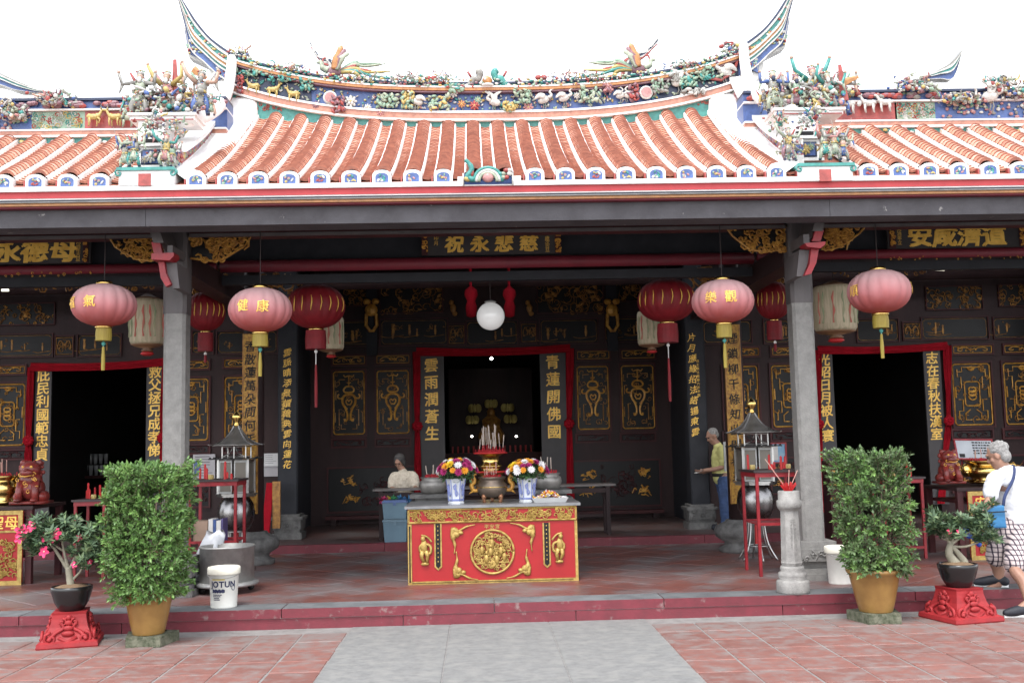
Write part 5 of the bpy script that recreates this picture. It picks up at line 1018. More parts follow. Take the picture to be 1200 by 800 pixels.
for a, b, c, d in ((A,A+.042,PZ,z1),(B-.03,B,PZ,z1),(A+.043,B-.031,PZ,PZ+.034)): mb.m = 0; mb.box(a,b,YT-.008,YT+.018,c,d)
wp(mb, 'border', [goldpaint]); mb = MB(); rg = random.Random(3)
for i in range(80): f = i/80; mb.ell((A+.02, YT-.01, PZ+.03+(z1-PZ-.05)*f), (.010,.006,.004), 5, 4)
for i in range(150): mb.ell((A+.05+(B-A-.1)*i/150, YT-.01, PZ+.017), (.004,.006,.008), 5, 4)
wp(mb, 'border_studs', black)['kind'] = 'stuff'
def tp(x, y): p = P(x, y, YT); return p.x, p.z
cx, cz = tp(577, 646); R_ = 25*ux; mb = MB(); mb.smooth = True; mb.tube([(cx+R_*math.cos(2*PI*k/40), YT-.012, cz+R_*math.sin(2*PI*k/40)) for k in range(41)], .014, 6); wp(mb, 'medallion_ring', goldpaint)
mb = MB(); mb.smooth = True; rg = random.Random(7); ins = lambda x, z: (x-cx)**2+(z-cz)**2 < (R_*.86)**2
scrolls(mb, cx-R_, cx+R_, cz-R_, cz+R_, YT-.01, 130, rg, .04, .0075, True, ins)
for i, (dx, dz) in enumerate(((-12,2),(-2,0),(10,1),(-7,-8),(5,-9),(14,-6),(0,10))):
    x, z = cx+dx*ux, cz+dz*ux; mb.ell((x,YT-.02,z), (.026,.02,.05), 7, 5); mb.ell((x,YT-.024,z+.065), (.018,.016,.02), 6, 5); mb.tube([(x-.03,YT-.02,z+.02),(x,YT-.022,z+.03),(x+.035,YT-.02,z)], .009, 5)
mb.tube([(cx-.2,YT-.015,cz-.13),(cx,YT-.015,cz-.11),(cx+.2,YT-.015,cz-.12)], .01, 5); wp(mb, 'medallion_relief', goldpaint)['kind'] = 'stuff'
for (x, y), sx, sz in (((533,626),1,1),((622,623),-1,1),((536,668),1,-1),((617,665),-1,-1)):
    X_, Z_ = tp(x, y); mb = MB(); mb.smooth = True; f = lambda a, b: (X_+sx*a*ux*1.0, YT-.016, Z_+sz*b*ux)
    mb.tube(smooth_pts([f(24,11),f(14,9),f(4,4),f(-2,6),f(-3,-2)],4), [.006]*4+[.012]*5+[.03]*4+[.022]*4, 6, flat=.5); mb.tube(smooth_pts([f(2,3),f(-2,-4),f(0,-12),f(-1,-22)],4), [.03]*5+[.016]*4+[.006]*4, 6, flat=.5); mb.ell(f(2,0), (.035,.02,.035), 8, 6); mb.ell(f(7,2), (.03,.018,.022), 7, 5); mb.tube(spiral(*[f(-1,3)[i] for i in (0,2)], YT-.02, .03, 1, 0), .008, 5); wp(mb, 'gilded_bat', goldpaint)
for x, ya, yb in ((513,613,667),(640,612,664)):
    X_, Za = tp(x, ya); _, Zb = tp(x, yb); mb = MB(); w = 4.4*ux; mb.m = 0; mb.prism([(X_-w,Za),(X_+w,Za),(X_+w,Zb+.03),(X_,Zb-.01),(X_-w,Zb+.03)], YT-.012, YT-.001); w2 = 2.7*ux; mb.m = 1; mb.prism([(X_-w2,Za),(X_+w2,Za),(X_+w2,Zb+.04),(X_,Zb+.015),(X_-w2,Zb+.04)], YT-.016, YT-.011)
    mb.m = 0
    for k in range(9): mb.ell((X_, YT-.018, Za-.03-(Za-Zb-.07)*k/9), (.007,.004,.009), 6, 4)
    wp(mb, 'hanging_strip', [goldpaint, black])
for x, y, sx in ((497,643,1),(656,640,-1)):
    X_, Z_ = tp(x, y); mb = MB(); mb.smooth = True; f = lambda a, b, d=0: (X_+sx*a*ux, YT-.018-d, Z_+b*ux)
    mb.ell(f(0,3), (.04,.024,.075), 8, 6); mb.ell(f(-1,12,.01), (.026,.022,.03), 8, 6); mb.tube(smooth_pts([f(0,6),f(7,4),f(8,-3),f(5,-6)],3), .016, 6); mb.tube(smooth_pts([f(-2,6),f(-5,2),f(-4,-3)],3), .015, 6); mb.tube([f(-2,-2),f(-3,-9),f(0,-15)], [.03,.022,.016], 6); mb.tube([f(2,-2),f(4,-8),f(3,-16)], [.03,.022,.016], 6); mb.tube(smooth_pts([f(-3,16),f(2,15),f(6,12),f(9,8)],3), .011, 5); mb.ell(f(1,-17), (.05,.02,.02), 7, 4); wp(mb, 'relief_figure', goldpaint)
mb = MB(); row_text(mb, '平安宮', tp(567,617)[0], tp(586,617)[0], YT-.004, tp(576,616.5)[1], .055, bold=.01); wp(mb, 'small_lettering', goldpaint)
# vases, flowers
porc = mk('blue and white porcelain', (.55,.58,.66), (.20,.26,.50), rough=.2, scale=13, lo=.38, hi=.5, bump=0); porcw = mk('porcelain white', (.66,.68,.71), rough=.2, bump=0)
ztab = ZT_+.012
leafm = mk('bouquet leaf', (.045,.10,.03), (.025,.055,.02), rough=.5, scale=20, bump=.1)
FLC = [mk('chrysanthemum yellow', (.80,.58,.03), (.65,.42,.02), rough=.7, scale=30), mk('chrysanthemum white', (.78,.76,.74), (.66,.62,.64), rough=.7, scale=30), mk('chrysanthemum magenta', (.36,.02,.13), (.25,.012,.09), rough=.7, scale=30), mk('chrysanthemum orange', (.72,.33,.02), (.6,.24,.02), rough=.7, scale=30)]
def mum(mb, c, r, rg, up):                    # a full chrysanthemum head: layered petals
    for ring, (n, tilt, k) in enumerate(((11,.15,1),(9,.55,.85),(6,1.0,.6))):
        for i in range(n):
            q = 2*PI*i/n+ring; Rm = up.to_track_quat('Z','Y').to_matrix(); d = Rm @ Vector((math.cos(q)*math.cos(tilt), math.sin(q)*math.cos(tilt), math.sin(tilt))); nn = Rm @ Vector((-math.cos(q)*math.sin(tilt), -math.sin(q)*math.sin(tilt), math.cos(tilt)))
            mb.leaf(c, d, nn, r*k, r*.5)
def bouquet(px, py, Y, spread, lab, seed, vpx, vy0, vy1):
    u = unitY(Y); c = P(vpx, vy1, Y); c.z = ztab; hv = (vy1-vy0)*u; rb = 9.5*u; t = thing('flower_vase', lab[0], 'vase', c, 'vases on the altar table'); mb = MB()
    mb.lathe([(rb*.95,0),(rb,.015),(rb*.85,.03),(rb*.95,hv*.6),(rb*1.12,hv*.93),(rb*1.25,hv)], (0,0,0), 6); mb.lathe([(rb*1.15,hv*.999),(rb*1.05,hv*.9)], (0,0,0), 6, cap=False); mb.build('vase_body', porcw, t)
    mb = MB()
    for k in range(6):
        q = 2*PI*(k+.5)/6; n = Vector((math.cos(q), math.sin(q), 0)); s_ = Vector((-math.sin(q), math.cos(q), 0)); rr = rb*.80; o = n*(rr+.004); 
        for zz, w_, h_ in ((hv*.12,.36,.05),):
            mb.add([o-s_*rb*.4+ZA*.035, o+s_*rb*.4+ZA*.035, o+s_*rb*.4+ZA*hv*.2+n*.003, o-s_*rb*.4+ZA*hv*.2+n*.003], [(0,1,2,3)])
        rr2 = rb*.86; mb.tube([n*rr2+s_*(.3*rb)*math.sin(i*1.3)+ZA*(hv*(.3+.1*i))+n*(rb*.028*i) for i in range(6)], .006, 4)
        mb.tube([n*(rb*.9)+s_*rb*.02*(-1)**i+ZA*(hv*(.35+.1*i))+n*(rb*.028*i) for i in range(5)], .010, 4)
        p0 = Vector((math.cos(q+PI/6), math.sin(q+PI/6), 0)); mb.tube([p0*(rb*.9)+ZA*.03, p0*(rb*1.0)+ZA*hv*.6, p0*(rb*1.2)+ZA*hv*.97], .005, 4)
    mb.build('blue_painting', mk('cobalt brushwork', (.16,.19,.42), (.24,.28,.5), rough=.25, bump=0), t)
    b = thing('bouquet', lab[1], 'flowers', (c.x, c.y, c.z+hv*.9), 'bouquets of chrysanthemums'); rg = random.Random(seed); mbs = [MB() for _ in range(4)]; lf = MB(); st = MB()
    W_, H = spread[0]*u, spread[1]*u; cc = P(px, py, Y)-Vector((c.x, c.y, c.z+hv*.9))
    heads = []
    for i in range(38):
        for _ in range(20):
            d = Vector((rg.gauss(0,1), rg.gauss(0,1)-.4, abs(rg.gauss(0,.9))+.05)).normalized(); p = Vector((cc.x+d.x*W_, d.y*W_*.8, cc.z-H*.35+d.z*H*1.15))
            if all((p-h).length > .05 for h in heads): break
        heads.append(p); k = int(mnoise.noise(p*9+Vector((seed*3,0,0)))*4+2.2) % 4 if rg.random() < .65 else rg.randrange(4); mum(mbs[k], p, rg.uniform(.040,.058), rg, (d+Vector((0,-.2,.2))).normalized()); st.tube([(0,0,0), p*.5+Vector((0,0,.02)), p], .004, 4)
    for i in range(230):
        d = Vector((rg.gauss(0,1), rg.gauss(0,1), rg.gauss(0,.8))).normalized(); p = Vector((cc.x*.8+d.x*W_*.85, d.y*W_*.7, cc.z-H*.5+d.z*H*.8)); p.z = max(p.z, .0); lf.leaf(p, Vector((rg.gauss(0,1), rg.gauss(0,1), rg.gauss(.2,.8))), Vector((rg.gauss(0,.5), rg.gauss(0,.5)-.5, 1)).normalized(), .06, .03)
    for k, nm in enumerate(('yellow_blooms','white_blooms','magenta_blooms','orange_blooms')): mbs[k].build(nm, FLC[k], b)['kind'] = 'stuff'
    lf.build('leaves', leafm, b)['kind'] = 'stuff'; st.build('stems', leafm, b)['kind'] = 'stuff'
bouquet(536, 548, 11.72, (22,13), ('blue and white hexagonal vase left of the bronze burner','bouquet of white, yellow and magenta chrysanthemums in the left vase'), 3, 534.5, 561, 590)
bouquet(618, 549, 11.72, (23,12), ('blue and white hexagonal vase right of the bronze burner','bouquet of yellow, white and orange chrysanthemums in the right vase'), 8, 618, 559, 587)
# incense burners
ash = mk('incense ash', (.42,.39,.36), rough=.95, bump=.3); sandred = mk('red stick stubs', (.42,.02,.03), (.3,.015,.02), rough=.8, scale=60)
stickm = mk('incense stick', (.40,.30,.24), (.5,.2,.18), rough=.8, scale=9, bump=0)
def sticks(t, n, r, z, h, seed, mat=stickm, lean=.12):
    rg = random.Random(seed)
    for i in range(n):
        q = rg.uniform(0, 2*PI); d = r*math.sqrt(rg.random()); L = h*rg.uniform(.45,1); mb = MB(); x, y = d*math.cos(q), d*math.sin(q); mb.m = 0; ex, ey = x+rg.uniform(-lean,lean)*L, y+rg.uniform(-lean,lean)*L; mb.tube([(x,y,z),(x+(ex-x)*.3,y+(ey-y)*.3,z+L*.3)], .0045, 4); mb.m = 1; mb.tube([(x+(ex-x)*.3,y+(ey-y)*.3,z+L*.3),(ex,ey,z+L)], .0055, 4); mb.build('incense_stick', [sandred, mat], t)
def stubs(t, r, z, seed, n=60):
    rg = random.Random(seed); mb = MB()
    for i in range(n): q = rg.uniform(0,2*PI); d = r*math.sqrt(rg.random()); mb.tube([(d*math.cos(q),d*math.sin(q),z),(d*math.cos(q)+rg.uniform(-.01,.01),d*math.sin(q),z+rg.uniform(.02,.05))], .004, 4)
    mb.build('red_stubs', sandred, t)['kind'] = 'stuff'
u = unitY(11.85); c = P(577, 588, 11.85); c.z = ztab; t = thing('incense_burner', 'bronze tripod incense burner with golden dragon handles in the middle of the altar table', 'incense burner', c); mb = MB(); mb.smooth = True; r = 17.5*u
mb.lathe([(r*.3,.055),(r*.8,.075),(r*1.02,.14),(r*1.0,.20),(r*.8,.235),(r*.78,.26),(r*.92,.275),(r*.92,.29),(r*.85,.29),(r*.8,.27)], (0,0,0), 28); mb.build('bowl', bronze, t); mb = MB(); mb.smooth = True; mb.tube([(r*1.03*math.cos(2*PI*k/28), r*1.03*math.sin(2*PI*k/28), .175) for k in range(29)], .006, 5); mb.build('band', brass, t)
for q in (-2.4, -.75, PI/2):
    mb = MB(); mb.smooth = True; mb.tube(smooth_pts([(r*.62*math.cos(q),r*.62*math.sin(q),.10),(r*.78*math.cos(q),r*.78*math.sin(q),.06),(r*.7*math.cos(q),r*.7*math.sin(q),0)],3), [.03,.032,.03,.024,.02,.018,.02], 8); mb.ell((r*.74*math.cos(q),r*.74*math.sin(q),.07), .032, 8, 6); mb.build('leg', mk('copper brown', (.32,.15,.08), rough=.35, metal=.6), t)
for s in (-1, 1):
    mb = MB(); mb.smooth = True; f = lambda a, b: (s*a*u, -.02, b*u); mb.tube(smooth_pts([f(15,15),f(21,14),f(24,20),f(20,25),f(22,31),f(18,33)],4), [.022]*6+[.026]*6+[.02]*5+[.014]*4, 7); mb.tube(spiral(s*22*u, 27*u, -.03, .03, 1.1, 0, s), .010, 5); mb.tube([f(22,14),f(27,10)], [.016,.006], 5); mb.build('dragon_handle', gold, t)
MB().lathe([(r*.8,.262),(r*.4,.27),(.01,.272)], (0,0,0), 18).build('ash', ash, t); stubs(t, r*.7, .27, 4, 50); sticks(t, 7, r*.5, .27, .22, 9)
# brass pavilion-urn behind it, on a stand
Yb = 13.2; u = unitY(Yb); c = P(576, 600, Yb); t = thing('tiered_brass_urn', 'tall tiered brass urn with many incense sticks behind the bronze burner', 'urn', (c.x, Yb, PZ)); zz = lambda y: P(576, y, Yb).z-PZ
mb = MB(); mb.box(-.36,.36,-.3,.3,0,zz(583)); mb.build('stand', wood, t); mb = MB(); mb.smooth = True; r = 14*u
mb.lathe([(r*.9,zz(583)),(r*1.1,zz(578)),(r*1.3,zz(570)),(r*1.2,zz(562)),(r*.9,zz(558)),(r*.95,zz(556)),(r*1.35,zz(553)),(r*1.3,zz(552)),(r*.8,zz(551)),(r*.78,zz(548)),(r*1.0,zz(546)),(r*.95,zz(545)),(r*.72,zz(543)),(r*.72,zz(535)),(r*.95,zz(533)),(r*1.4,zz(530.5)),(r*1.35,zz(530))], (0,0,0), 28); mb.build('urn_body', brass, t)
stubs(t, r*1.25, zz(530.5), 12, 90)
mb = MB(); mb.smooth = True; mb.lathe([(r*1.32,zz(553.5)),(r*1.37,zz(552.5)),(r*1.32,zz(551.5))], (0,0,0), 28); mb.lathe([(r*1.38,zz(531.5)),(r*1.43,zz(530.5)),(r*1.38,zz(529.5))], (0,0,0), 28); mb.build('red_rim', redpaint, t); sticks(t, 22, r*1.1, zz(530), .36, 5, mk('pale incense stick', (.5,.42,.36), rough=.8, bump=0), .1)
# pewter side burners on the rear ledge
for px, lab, yb in ((507.5,'grey pewter incense bowl behind the left vase',578),(642.5,'grey pewter incense bowl behind the right vase',573)):
    Yb = 12.75; u = unitY(Yb); c = P(px, yb, Yb); t = thing('incense_bowl', lab, 'incense burner', c, 'pewter incense bowls'); pew = mk('pewter', (.27,.255,.235), (.17,.16,.15), rough=.42, metal=.5, scale=6); mb = MB(); mb.smooth = True; r = 16*u
    mb.lathe([(r*.75,0),(r*.9,3*u),(r*1.0,9*u),(r*.95,14*u),(r*.78,16*u),(r*.9,18.5*u),(r*.9,19*u),(r*.8,18*u)], (0,0,0), 26); mb.build('bowl', pew, t); MB().lathe([(r*.82,18.2*u),(.01,18.4*u)], (0,0,0), 18).build('ash', ash, t); stubs(t, r*.75, 18.2*u, int(px), 60); sticks(t, 6, r*.5, 18*u, 20*u, int(px)+1, mk('pale incense stick', (.5,.42,.36), rough=.8, bump=0), .15)
    st = thing('bowl_stand', 'dark stepped stand under the '+('left' if px < 577 else 'right')+' pewter incense bowl', 'stand', (c.x, Yb, PZ), 'stands of the pewter bowls'); mb = MB(); h = c.z-PZ; mb.box(-.27,.27,-.25,.25,h-.045,h); mb.build('top_slab', stonedark, st); MB().box(-.21,.21,-.2,.2,h-.09,h-.045).build('neck', stonedark, st); MB().box(-.28,.28,-.26,.26,h-.15,h-.09).build('lower_slab', stonedark, st)
    for sx in (-1, 1):
        for sy in (-1, 1): MB().box(sx*.2-.03,sx*.2+.03,sy*.2-.03,sy*.2+.03,0,h-.15).build('leg', wood, st)
# tray of petals
Yb = 11.62; u = unitY(Yb); c = P(644, 589, Yb); c.z = ztab; t = thing('flower_tray', 'white tray heaped with loose flower petals on the right of the altar table', 'tray', c); mb = MB(); w = 21*u
mb.add([(-w*.85,-.1,0),(w*.85,-.1,0),(w*.85,.14,0),(-w*.85,.14,0),(-w,-.15,.055),(w,-.15,.055),(w,.19,.055),(-w,.19,.055),(-w*.96,-.135,.055),(w*.96,-.135,.055),(w*.96,.175,.055),(-w*.96,.175,.055),(-w*.83,-.09,.01),(w*.83,-.09,.01),(w*.83,.13,.01),(-w*.83,.13,.01)], [(3,2,1,0),(0,1,5,4),(1,2,6,5),(2,3,7,6),(3,0,4,7),(4,5,9,8),(5,6,10,9),(6,7,11,10),(7,4,8,11),(8,9,13,12),(9,10,14,13),(10,11,15,14),(11,8,12,15),(12,13,14,15)]); mb.build('tray', mk('white plastic', (.70,.70,.70), (.64,.64,.64), rough=.35, bump=.02), t)
rg = random.Random(5); petals = MB(); pm = [FLC[1], FLC[0], mk('petal red', (.55,.03,.04), rough=.7), mk('petal pink', (.60,.22,.32), rough=.7), FLC[3]]
for i in range(520):
    x = rg.gauss(0,.42)*w; x = max(-w*.85, min(w*.85, x)); h = .035+.075*math.exp(-(x/(w*.55))**2); petals.m = rg.choices(range(5), (5,3,2,2,2))[0]; petals.leaf(Vector((x, rg.uniform(-.11,.15), h*rg.uniform(.7,1.05))), Vector((rg.gauss(0,1),rg.gauss(0,1),rg.gauss(0,.5))), Vector((rg.gauss(0,.5),-.5,1)).normalized(), rg.uniform(.025,.045), rg.uniform(.02,.035))
petals.build('petals', pm, t)['kind'] = 'stuff'
# long offering table behind, storage boxes, bright bag
Yb = 15.75; a, b = P(437, 574, Yb).x, P(721, 568, Yb).x; zt = P(437, 573, Yb).z; t = thing('offering_table', 'long narrow dark wooden table behind the altar', 'table', ((a+b)/2, Yb, IZ)); MB().box(a, b, Yb-.05, Yb+.42, zt-.03, zt).build('table_top', mk('worn grey table top', (.15,.13,.125), (.10,.085,.08), rough=.4, scale=6), t, world=True)
for x in (a+.12, b-.12):
    for y in (Yb, Yb+.36): MB().box(x-.03, x+.03, y-.03, y+.03, IZ, zt-.03).build('leg', wood, t, world=True)
MB().box(a+.15, b-.15, Yb+.34, Yb+.37, IZ+.25, IZ+.29).build('stretcher', wood, t, world=True); MB().box(a+.1, b-.1, Yb-.02, Yb+.02, zt-.13, zt-.06).build('rail', wood, t, world=True)
def storage(lab, px0, px1, y0, y1, Y, col, lid, zb=None):
    u = unitY(Y); c = P((px0+px1)/2, y1, Y); c.z = zb if zb is not None else c.z; w, h = (px1-px0)*u/2, (y1-y0)*u; t = thing('storage_box', lab, 'box', c, 'plastic storage boxes'); mb = MB()
    vs = []
    for z, k in ((0,.9),(h*.86,1.0)): vs += [(-w*k,-.22*k,z),(w*k,-.22*k,z),(w*k,.22*k,z),(-w*k,.22*k,z)]
    mb.add(vs, [(3,2,1,0),(0,1,5,4),(1,2,6,5),(2,3,7,6),(3,0,4,7),(4,5,6,7)]); mb.build('tub', col, t); mb = MB(); mb.box(-w*1.05,w*1.05,-.235,.235,h*.86,h*.93); mb.box(-w*.95,w*.95,-.21,.21,h*.93,h); mb.build('lid', lid, t); mb = MB(); mb.box(-w*.12,w*.12,-.245,-.235,h*.72,h*.9); mb.build('clip', lid, t); return c.z+h
bluep = mk('translucent blue plastic', (.16,.26,.33), (.13,.21,.27), rough=.35, scale=3, bump=.03); bluel = mk('blue plastic lid', (.09,.15,.33), (.07,.12,.28), rough=.35, bump=.03)
zt2 = storage('pale blue plastic storage box at the bottom of the stack left of the altar', 451, 478, 613, 640, 15.55, bluep, bluep, IZ); storage('blue-lidded plastic storage box on top of the stack left of the altar', 450, 478, 592, 613, 15.5, bluep, bluel, zt2)
c = P(466, 591, 15.5); t = thing('rainbow_duster', 'rainbow coloured feather duster lying on the storage boxes', 'duster', c); mb = MB(); mb.smooth = True; rg = random.Random(2)
for k, (x, m) in enumerate(((-.22,0),(-.14,1),(-.05,2),(.06,3),(.16,3))):
    mb.m = m
    for i in range(34): q = rg.uniform(0,2*PI); mb.leaf(Vector((x+rg.uniform(-.04,.04),0,.07)), Vector((rg.uniform(-.6,.6),math.cos(q),math.sin(q)*.8)), Vector((rg.gauss(0,1),rg.gauss(0,1),1)).normalized(), rg.uniform(.06,.1), .035)
mb.build('feathers', [mk('dye pink', (.55,.05,.16), rough=.8), mk('dye yellow', (.6,.5,.05), rough=.8), mk('dye green', (.06,.3,.12), rough=.8), mk('dye blue', (.06,.2,.4), rough=.8)], t)['kind'] = 'stuff'; mb = MB(); mb.tube([(-.3,0,.07),(.35,0,.07)], .012, 6); mb.build('handle', wood, t)
# shrine inside the centre doorway
Yb = 24.0; c = P(577, 560, Yb); t = thing('inner_shrine', 'dim shrine with a seated statue and pale lotus lamps inside the centre doorway', 'shrine', (c.x, Yb, IZ)); u = unitY(Yb); zz = lambda y: P(577, y, Yb).z-IZ
MB().box(-1.2,1.2,-.3,.4,0,zz(530)).build('shrine_table', woodred, t); MB().box(-1.0,1.0,.45,.5,0,zz(430)).build('back_screen', wood, t)
mb = MB(); mb.smooth = True; mb.lathe([(.28,zz(520)),(.32,zz(510)),(.2,zz(500)),(.22,zz(492)),(.1,zz(487)),(.09,zz(484)),(.10,zz(481)),(.03,zz(477))], (0,0,0), 16); mb.build('statue', goldold, t)
yl = mk('pale lotus lamp', (.55,.45,.15), (.4,.3,.08), rough=.6)
for dx, y in ((-19,480),(19,480),(-22,493),(22,493),(0,475)):
    mb = MB(); mb.smooth = True
    for k in range(8): q = 2*PI*k/8; mb.ell((dx*u+.09*math.cos(q), -.35+.09*math.sin(q), zz(y)+.03), (.07,.04,.1), 6, 5, Matrix.Rotation(q, 3, 'Z'))
    mb.build('lotus_lamp', yl, t)
bulb = mk('lit bulb', (1,1,.95), bump=0); bsdf(bulb).inputs['Emission Color'].default_value = (1,.95,.85,1); bsdf(bulb).inputs['Emission Strength'].default_value = 6
for px, py in ((553,511),(605,511),(576,420)): p = P(px, py, Yb-.5); mb = MB(); mb.ell((p.x-c.x, -.5, p.z-IZ), .024 if py > 500 else .035, 8, 6); mb.build('bulb', bulb, t)
mb = MB(); rg = random.Random(1); a = -.9
for i in range(16): mb.tube([(-.9+i*.12,-.32,zz(530)),(-.9+i*.12,-.32,zz(522))], .02, 6)
mb.build('candle_row', redpaint, t)['kind'] = 'stuff'
# side altar tables
def side_altar(sgn):
    if sgn < 0: Y, x0, x1, y_top, tx, lab = 12.35, -60, 27, 594, None, 'dark altar table with a red gold-framed front at the left edge'
    else: Y, x0, x1, y_top, tx, lab = 12.3, 1136, 1228, 570, None, 'dark altar table with a red gold-framed front at the right edge'
    a, b = P(x0, 620, Y).x, P(x1, 620, Y).x; zt = P((x0+x1)/2, y_top, Y).z; t = thing('side_altar_table', lab, 'table', ((a+b)/2, Y, PZ), 'side altar tables'); w = lambda mb, n, m: mb.build(n, m, t, world=True)
    ext = P(66 if sgn < 0 else 1092, 590 if sgn < 0 else 568, Y+.7).x; xa, xb = (a, ext) if sgn < 0 else (ext, b)
    w(MB().box(xa, xb, Y+.02, Y+1.0, zt-.04, zt), 'table_top', wood)
    for x in (xa+.05, xb-.05):
        for y in (Y+.08, Y+.92): w(MB().box(x-.035, x+.035, y-.035, y+.035, PZ, zt-.04), 'leg', woodred)
    w(MB().box(xa+.09, xb-.09, Y+.1, Y+.9, zt-.20, zt-.16), 'shelf', woodred); w(MB().box(xa+.09, xb-.09, Y+.05, Y+.08, zt-.11, zt-.045), 'rail', woodred); w(MB().box(xa+.09, xb-.09, Y+.1, Y+.9, PZ+.3, PZ+.33), 'lower_shelf', woodred)
    w(MB().box(a, b, Y-.005, Y+.015, PZ+.03, zt-.05), 'front_panel', altred); mb = MB(); g = .05
    for r in ((a,a+g,PZ,zt-.045),(b-g,b,PZ,zt-.045),(a+g,b-g,PZ,PZ+g),(a+g,b-g,zt-.095,zt-.045),(a+g,b-g,zt-.30,zt-.275)): mb.box(r[0],r[1],Y-.02,Y-.006,r[2],r[3])
    w(mb, 'gold_frame', goldpaint); mb = MB(); rg = random.Random(5)
    for s in (0, 1):
        X = b-.16 if sgn < 0 else a+.2
        scrolls(mb, X-.1, X+.1, PZ+.1, zt-.35, Y-.012, 14, rg, .07, .009)
    w(mb, 'gilded_relief', goldpaint); mb = MB()
    if sgn < 0: row_text(mb, '后聖母', P(-28,608,Y).x, P(22,608,Y).x, Y-.009, zt-.185, .16, bold=.03, brush=.3)
    else: row_text(mb, '安咸', P(1140,582,Y).x, P(1176,582,Y).x, Y-.009, zt-.185, .16, bold=.03, brush=.3)
    w(mb, 'lettering', goldtext); mb = MB(); X = (a+b)/2
    if sgn < 0:
        for k in range(3): mb.box(b-.42-k*.1, b-.36-k*.1, Y-.014, Y-.006, PZ+.12, zt-.34)
        w(mb, 'red_slats', redmetal)
    return zt
zl, zr = side_altar(-1), side_altar(1)
def brass_urn(lab, px, py, Y, rpx, hpx, n):
    u = unitY(Y); c = P(px, py, Y); t = thing('brass_urn', lab, 'urn', c, 'brass incense urns on the side altars'); r, h = rpx*u, hpx*u; mb = MB(); mb.smooth = True
    mb.lathe([(r*.8,0),(r*.95,h*.06),(r*.95,h*.12),(r*.7,h*.2),(r*.98,h*.38),(r*1.05,h*.55),(r*.95,h*.72),(r*.8,h*.8),(r*.8,h*.86),(r*1.05,h*.95),(r*1.05,h),(r*.92,h*.98)], (0,0,0), 32); mb.build('urn_body', brass, t); MB().lathe([(r*.93,h*.97),(.01,h*.98)], (0,0,0), 18).build('ash', ash, t); stubs(t, r*.85, h*.97, int(abs(px)), 50)
    for s in (-1, 1): mb = MB(); mb.smooth = True; mb.ell((s*r*1.08,-.02,h*.6), (.07,.05,.085), 9, 7); mb.tube(spiral(s*r*1.14, h*.68, -.05, .05, 1.2, 0, s), .013, 6); mb.ell((s*r*1.12,-.05,h*.5), (.035,.03,.03), 7, 5); mb.build('lion_handle', brass, t)
    sticks(t, n, r*.7, h*.97, 22*u, int(abs(px))+3, stickm, .06); return t
c1 = P(6, 588, 12.7); brass_urn('squat brass incense urn with lion handles on the left side altar', 3, 591, 12.75, 18, 33, 8); brass_urn('gleaming brass incense urn on the right side altar beside the red lion', 1158, 566, 12.75, 24, 27, 5)
def temple_lion(lab, px, py, Y, hpx, sg):
    u = unitY(Y); c = P(px, py, Y); t = thing('guardian_lion', lab, 'statue', c, 'red lacquered lion statues'); h = hpx*u; mb = MB(); mb.smooth = True; f = lambda a, b, d: (sg*a*h, -d*h, b*h); rg = random.Random(3)
    mb.box(-.34*h,.34*h,-.3*h,.3*h,0,.06*h)
    mb.ell(f(0,.32,0), (.27*h,.26*h,.26*h), 12, 8); mb.ell(f(0,.5,.06), (.24*h,.2*h,.2*h), 12, 8); mb.ell(f(0,.72,.1), (.22*h,.2*h,.18*h), 12, 9); mb.ell(f(0,.66,.26), (.14*h,.10*h,.09*h), 9, 7); mb.ell(f(0,.72,.33), (.05*h,.04*h,.035*h), 7, 5)
    for s in (-1, 1):
        mb.tube([f(s*.15,.48,.16), f(s*.17,.25,.24), f(s*.17,.06,.26)], [.10*h,.075*h,.07*h], 8); mb.ell(f(s*.17,.09,.3), (.08*h,.10*h,.05*h), 8, 6); mb.ell(f(s*.24,.15,.02), (.13*h,.2*h,.13*h), 9, 7); mb.ell(f(s*.17,.86,.06), (.07*h,.04*h,.07*h), 7, 5)
    for i in range(40): q = rg.uniform(-.4,PI+.4); e = rg.uniform(-.6,1.2); mb.ell(f(.24*math.cos(q)*math.cos(e*.6), .70+.2*math.sin(e), .02+.1*math.sin(q)*-.3), .045*h, 6, 5)
    mb.build('body', mk('lacquered red carving', (.22,.028,.022), (.10,.02,.018), rough=.32, scale=9, bump=.3, bs=22), t); mb = MB(); mb.smooth = True
    for s in (-1, 1): mb.ell(f(s*.085,.78,.26), (.035*h,.025*h,.03*h), 8, 6); mb.tube(spiral(sg*s*.13*h, .62*h, -.27*h, .06*h, 1.1, 0, s), .011*h, 5)
    mb.tube([f(-.12,.6,.34), f(0,.58,.36), f(.12,.6,.34)], .014*h, 5)
    for i in range(7): mb.tube(spiral(rg.uniform(-.2,.2)*h, rg.uniform(.25,.55)*h, -.27*h, .05*h, 1, rg.uniform(0,6)), .009*h, 5)
    mb.build('gilding', gold, t)
temple_lion('red lacquered guardian lion beside the brass urn at the left doorway', 37, 590, 12.6, 54, 1); temple_lion('red lacquered guardian lion at the left end of the right side altar', 1112, 566, 12.6, 43, 1)
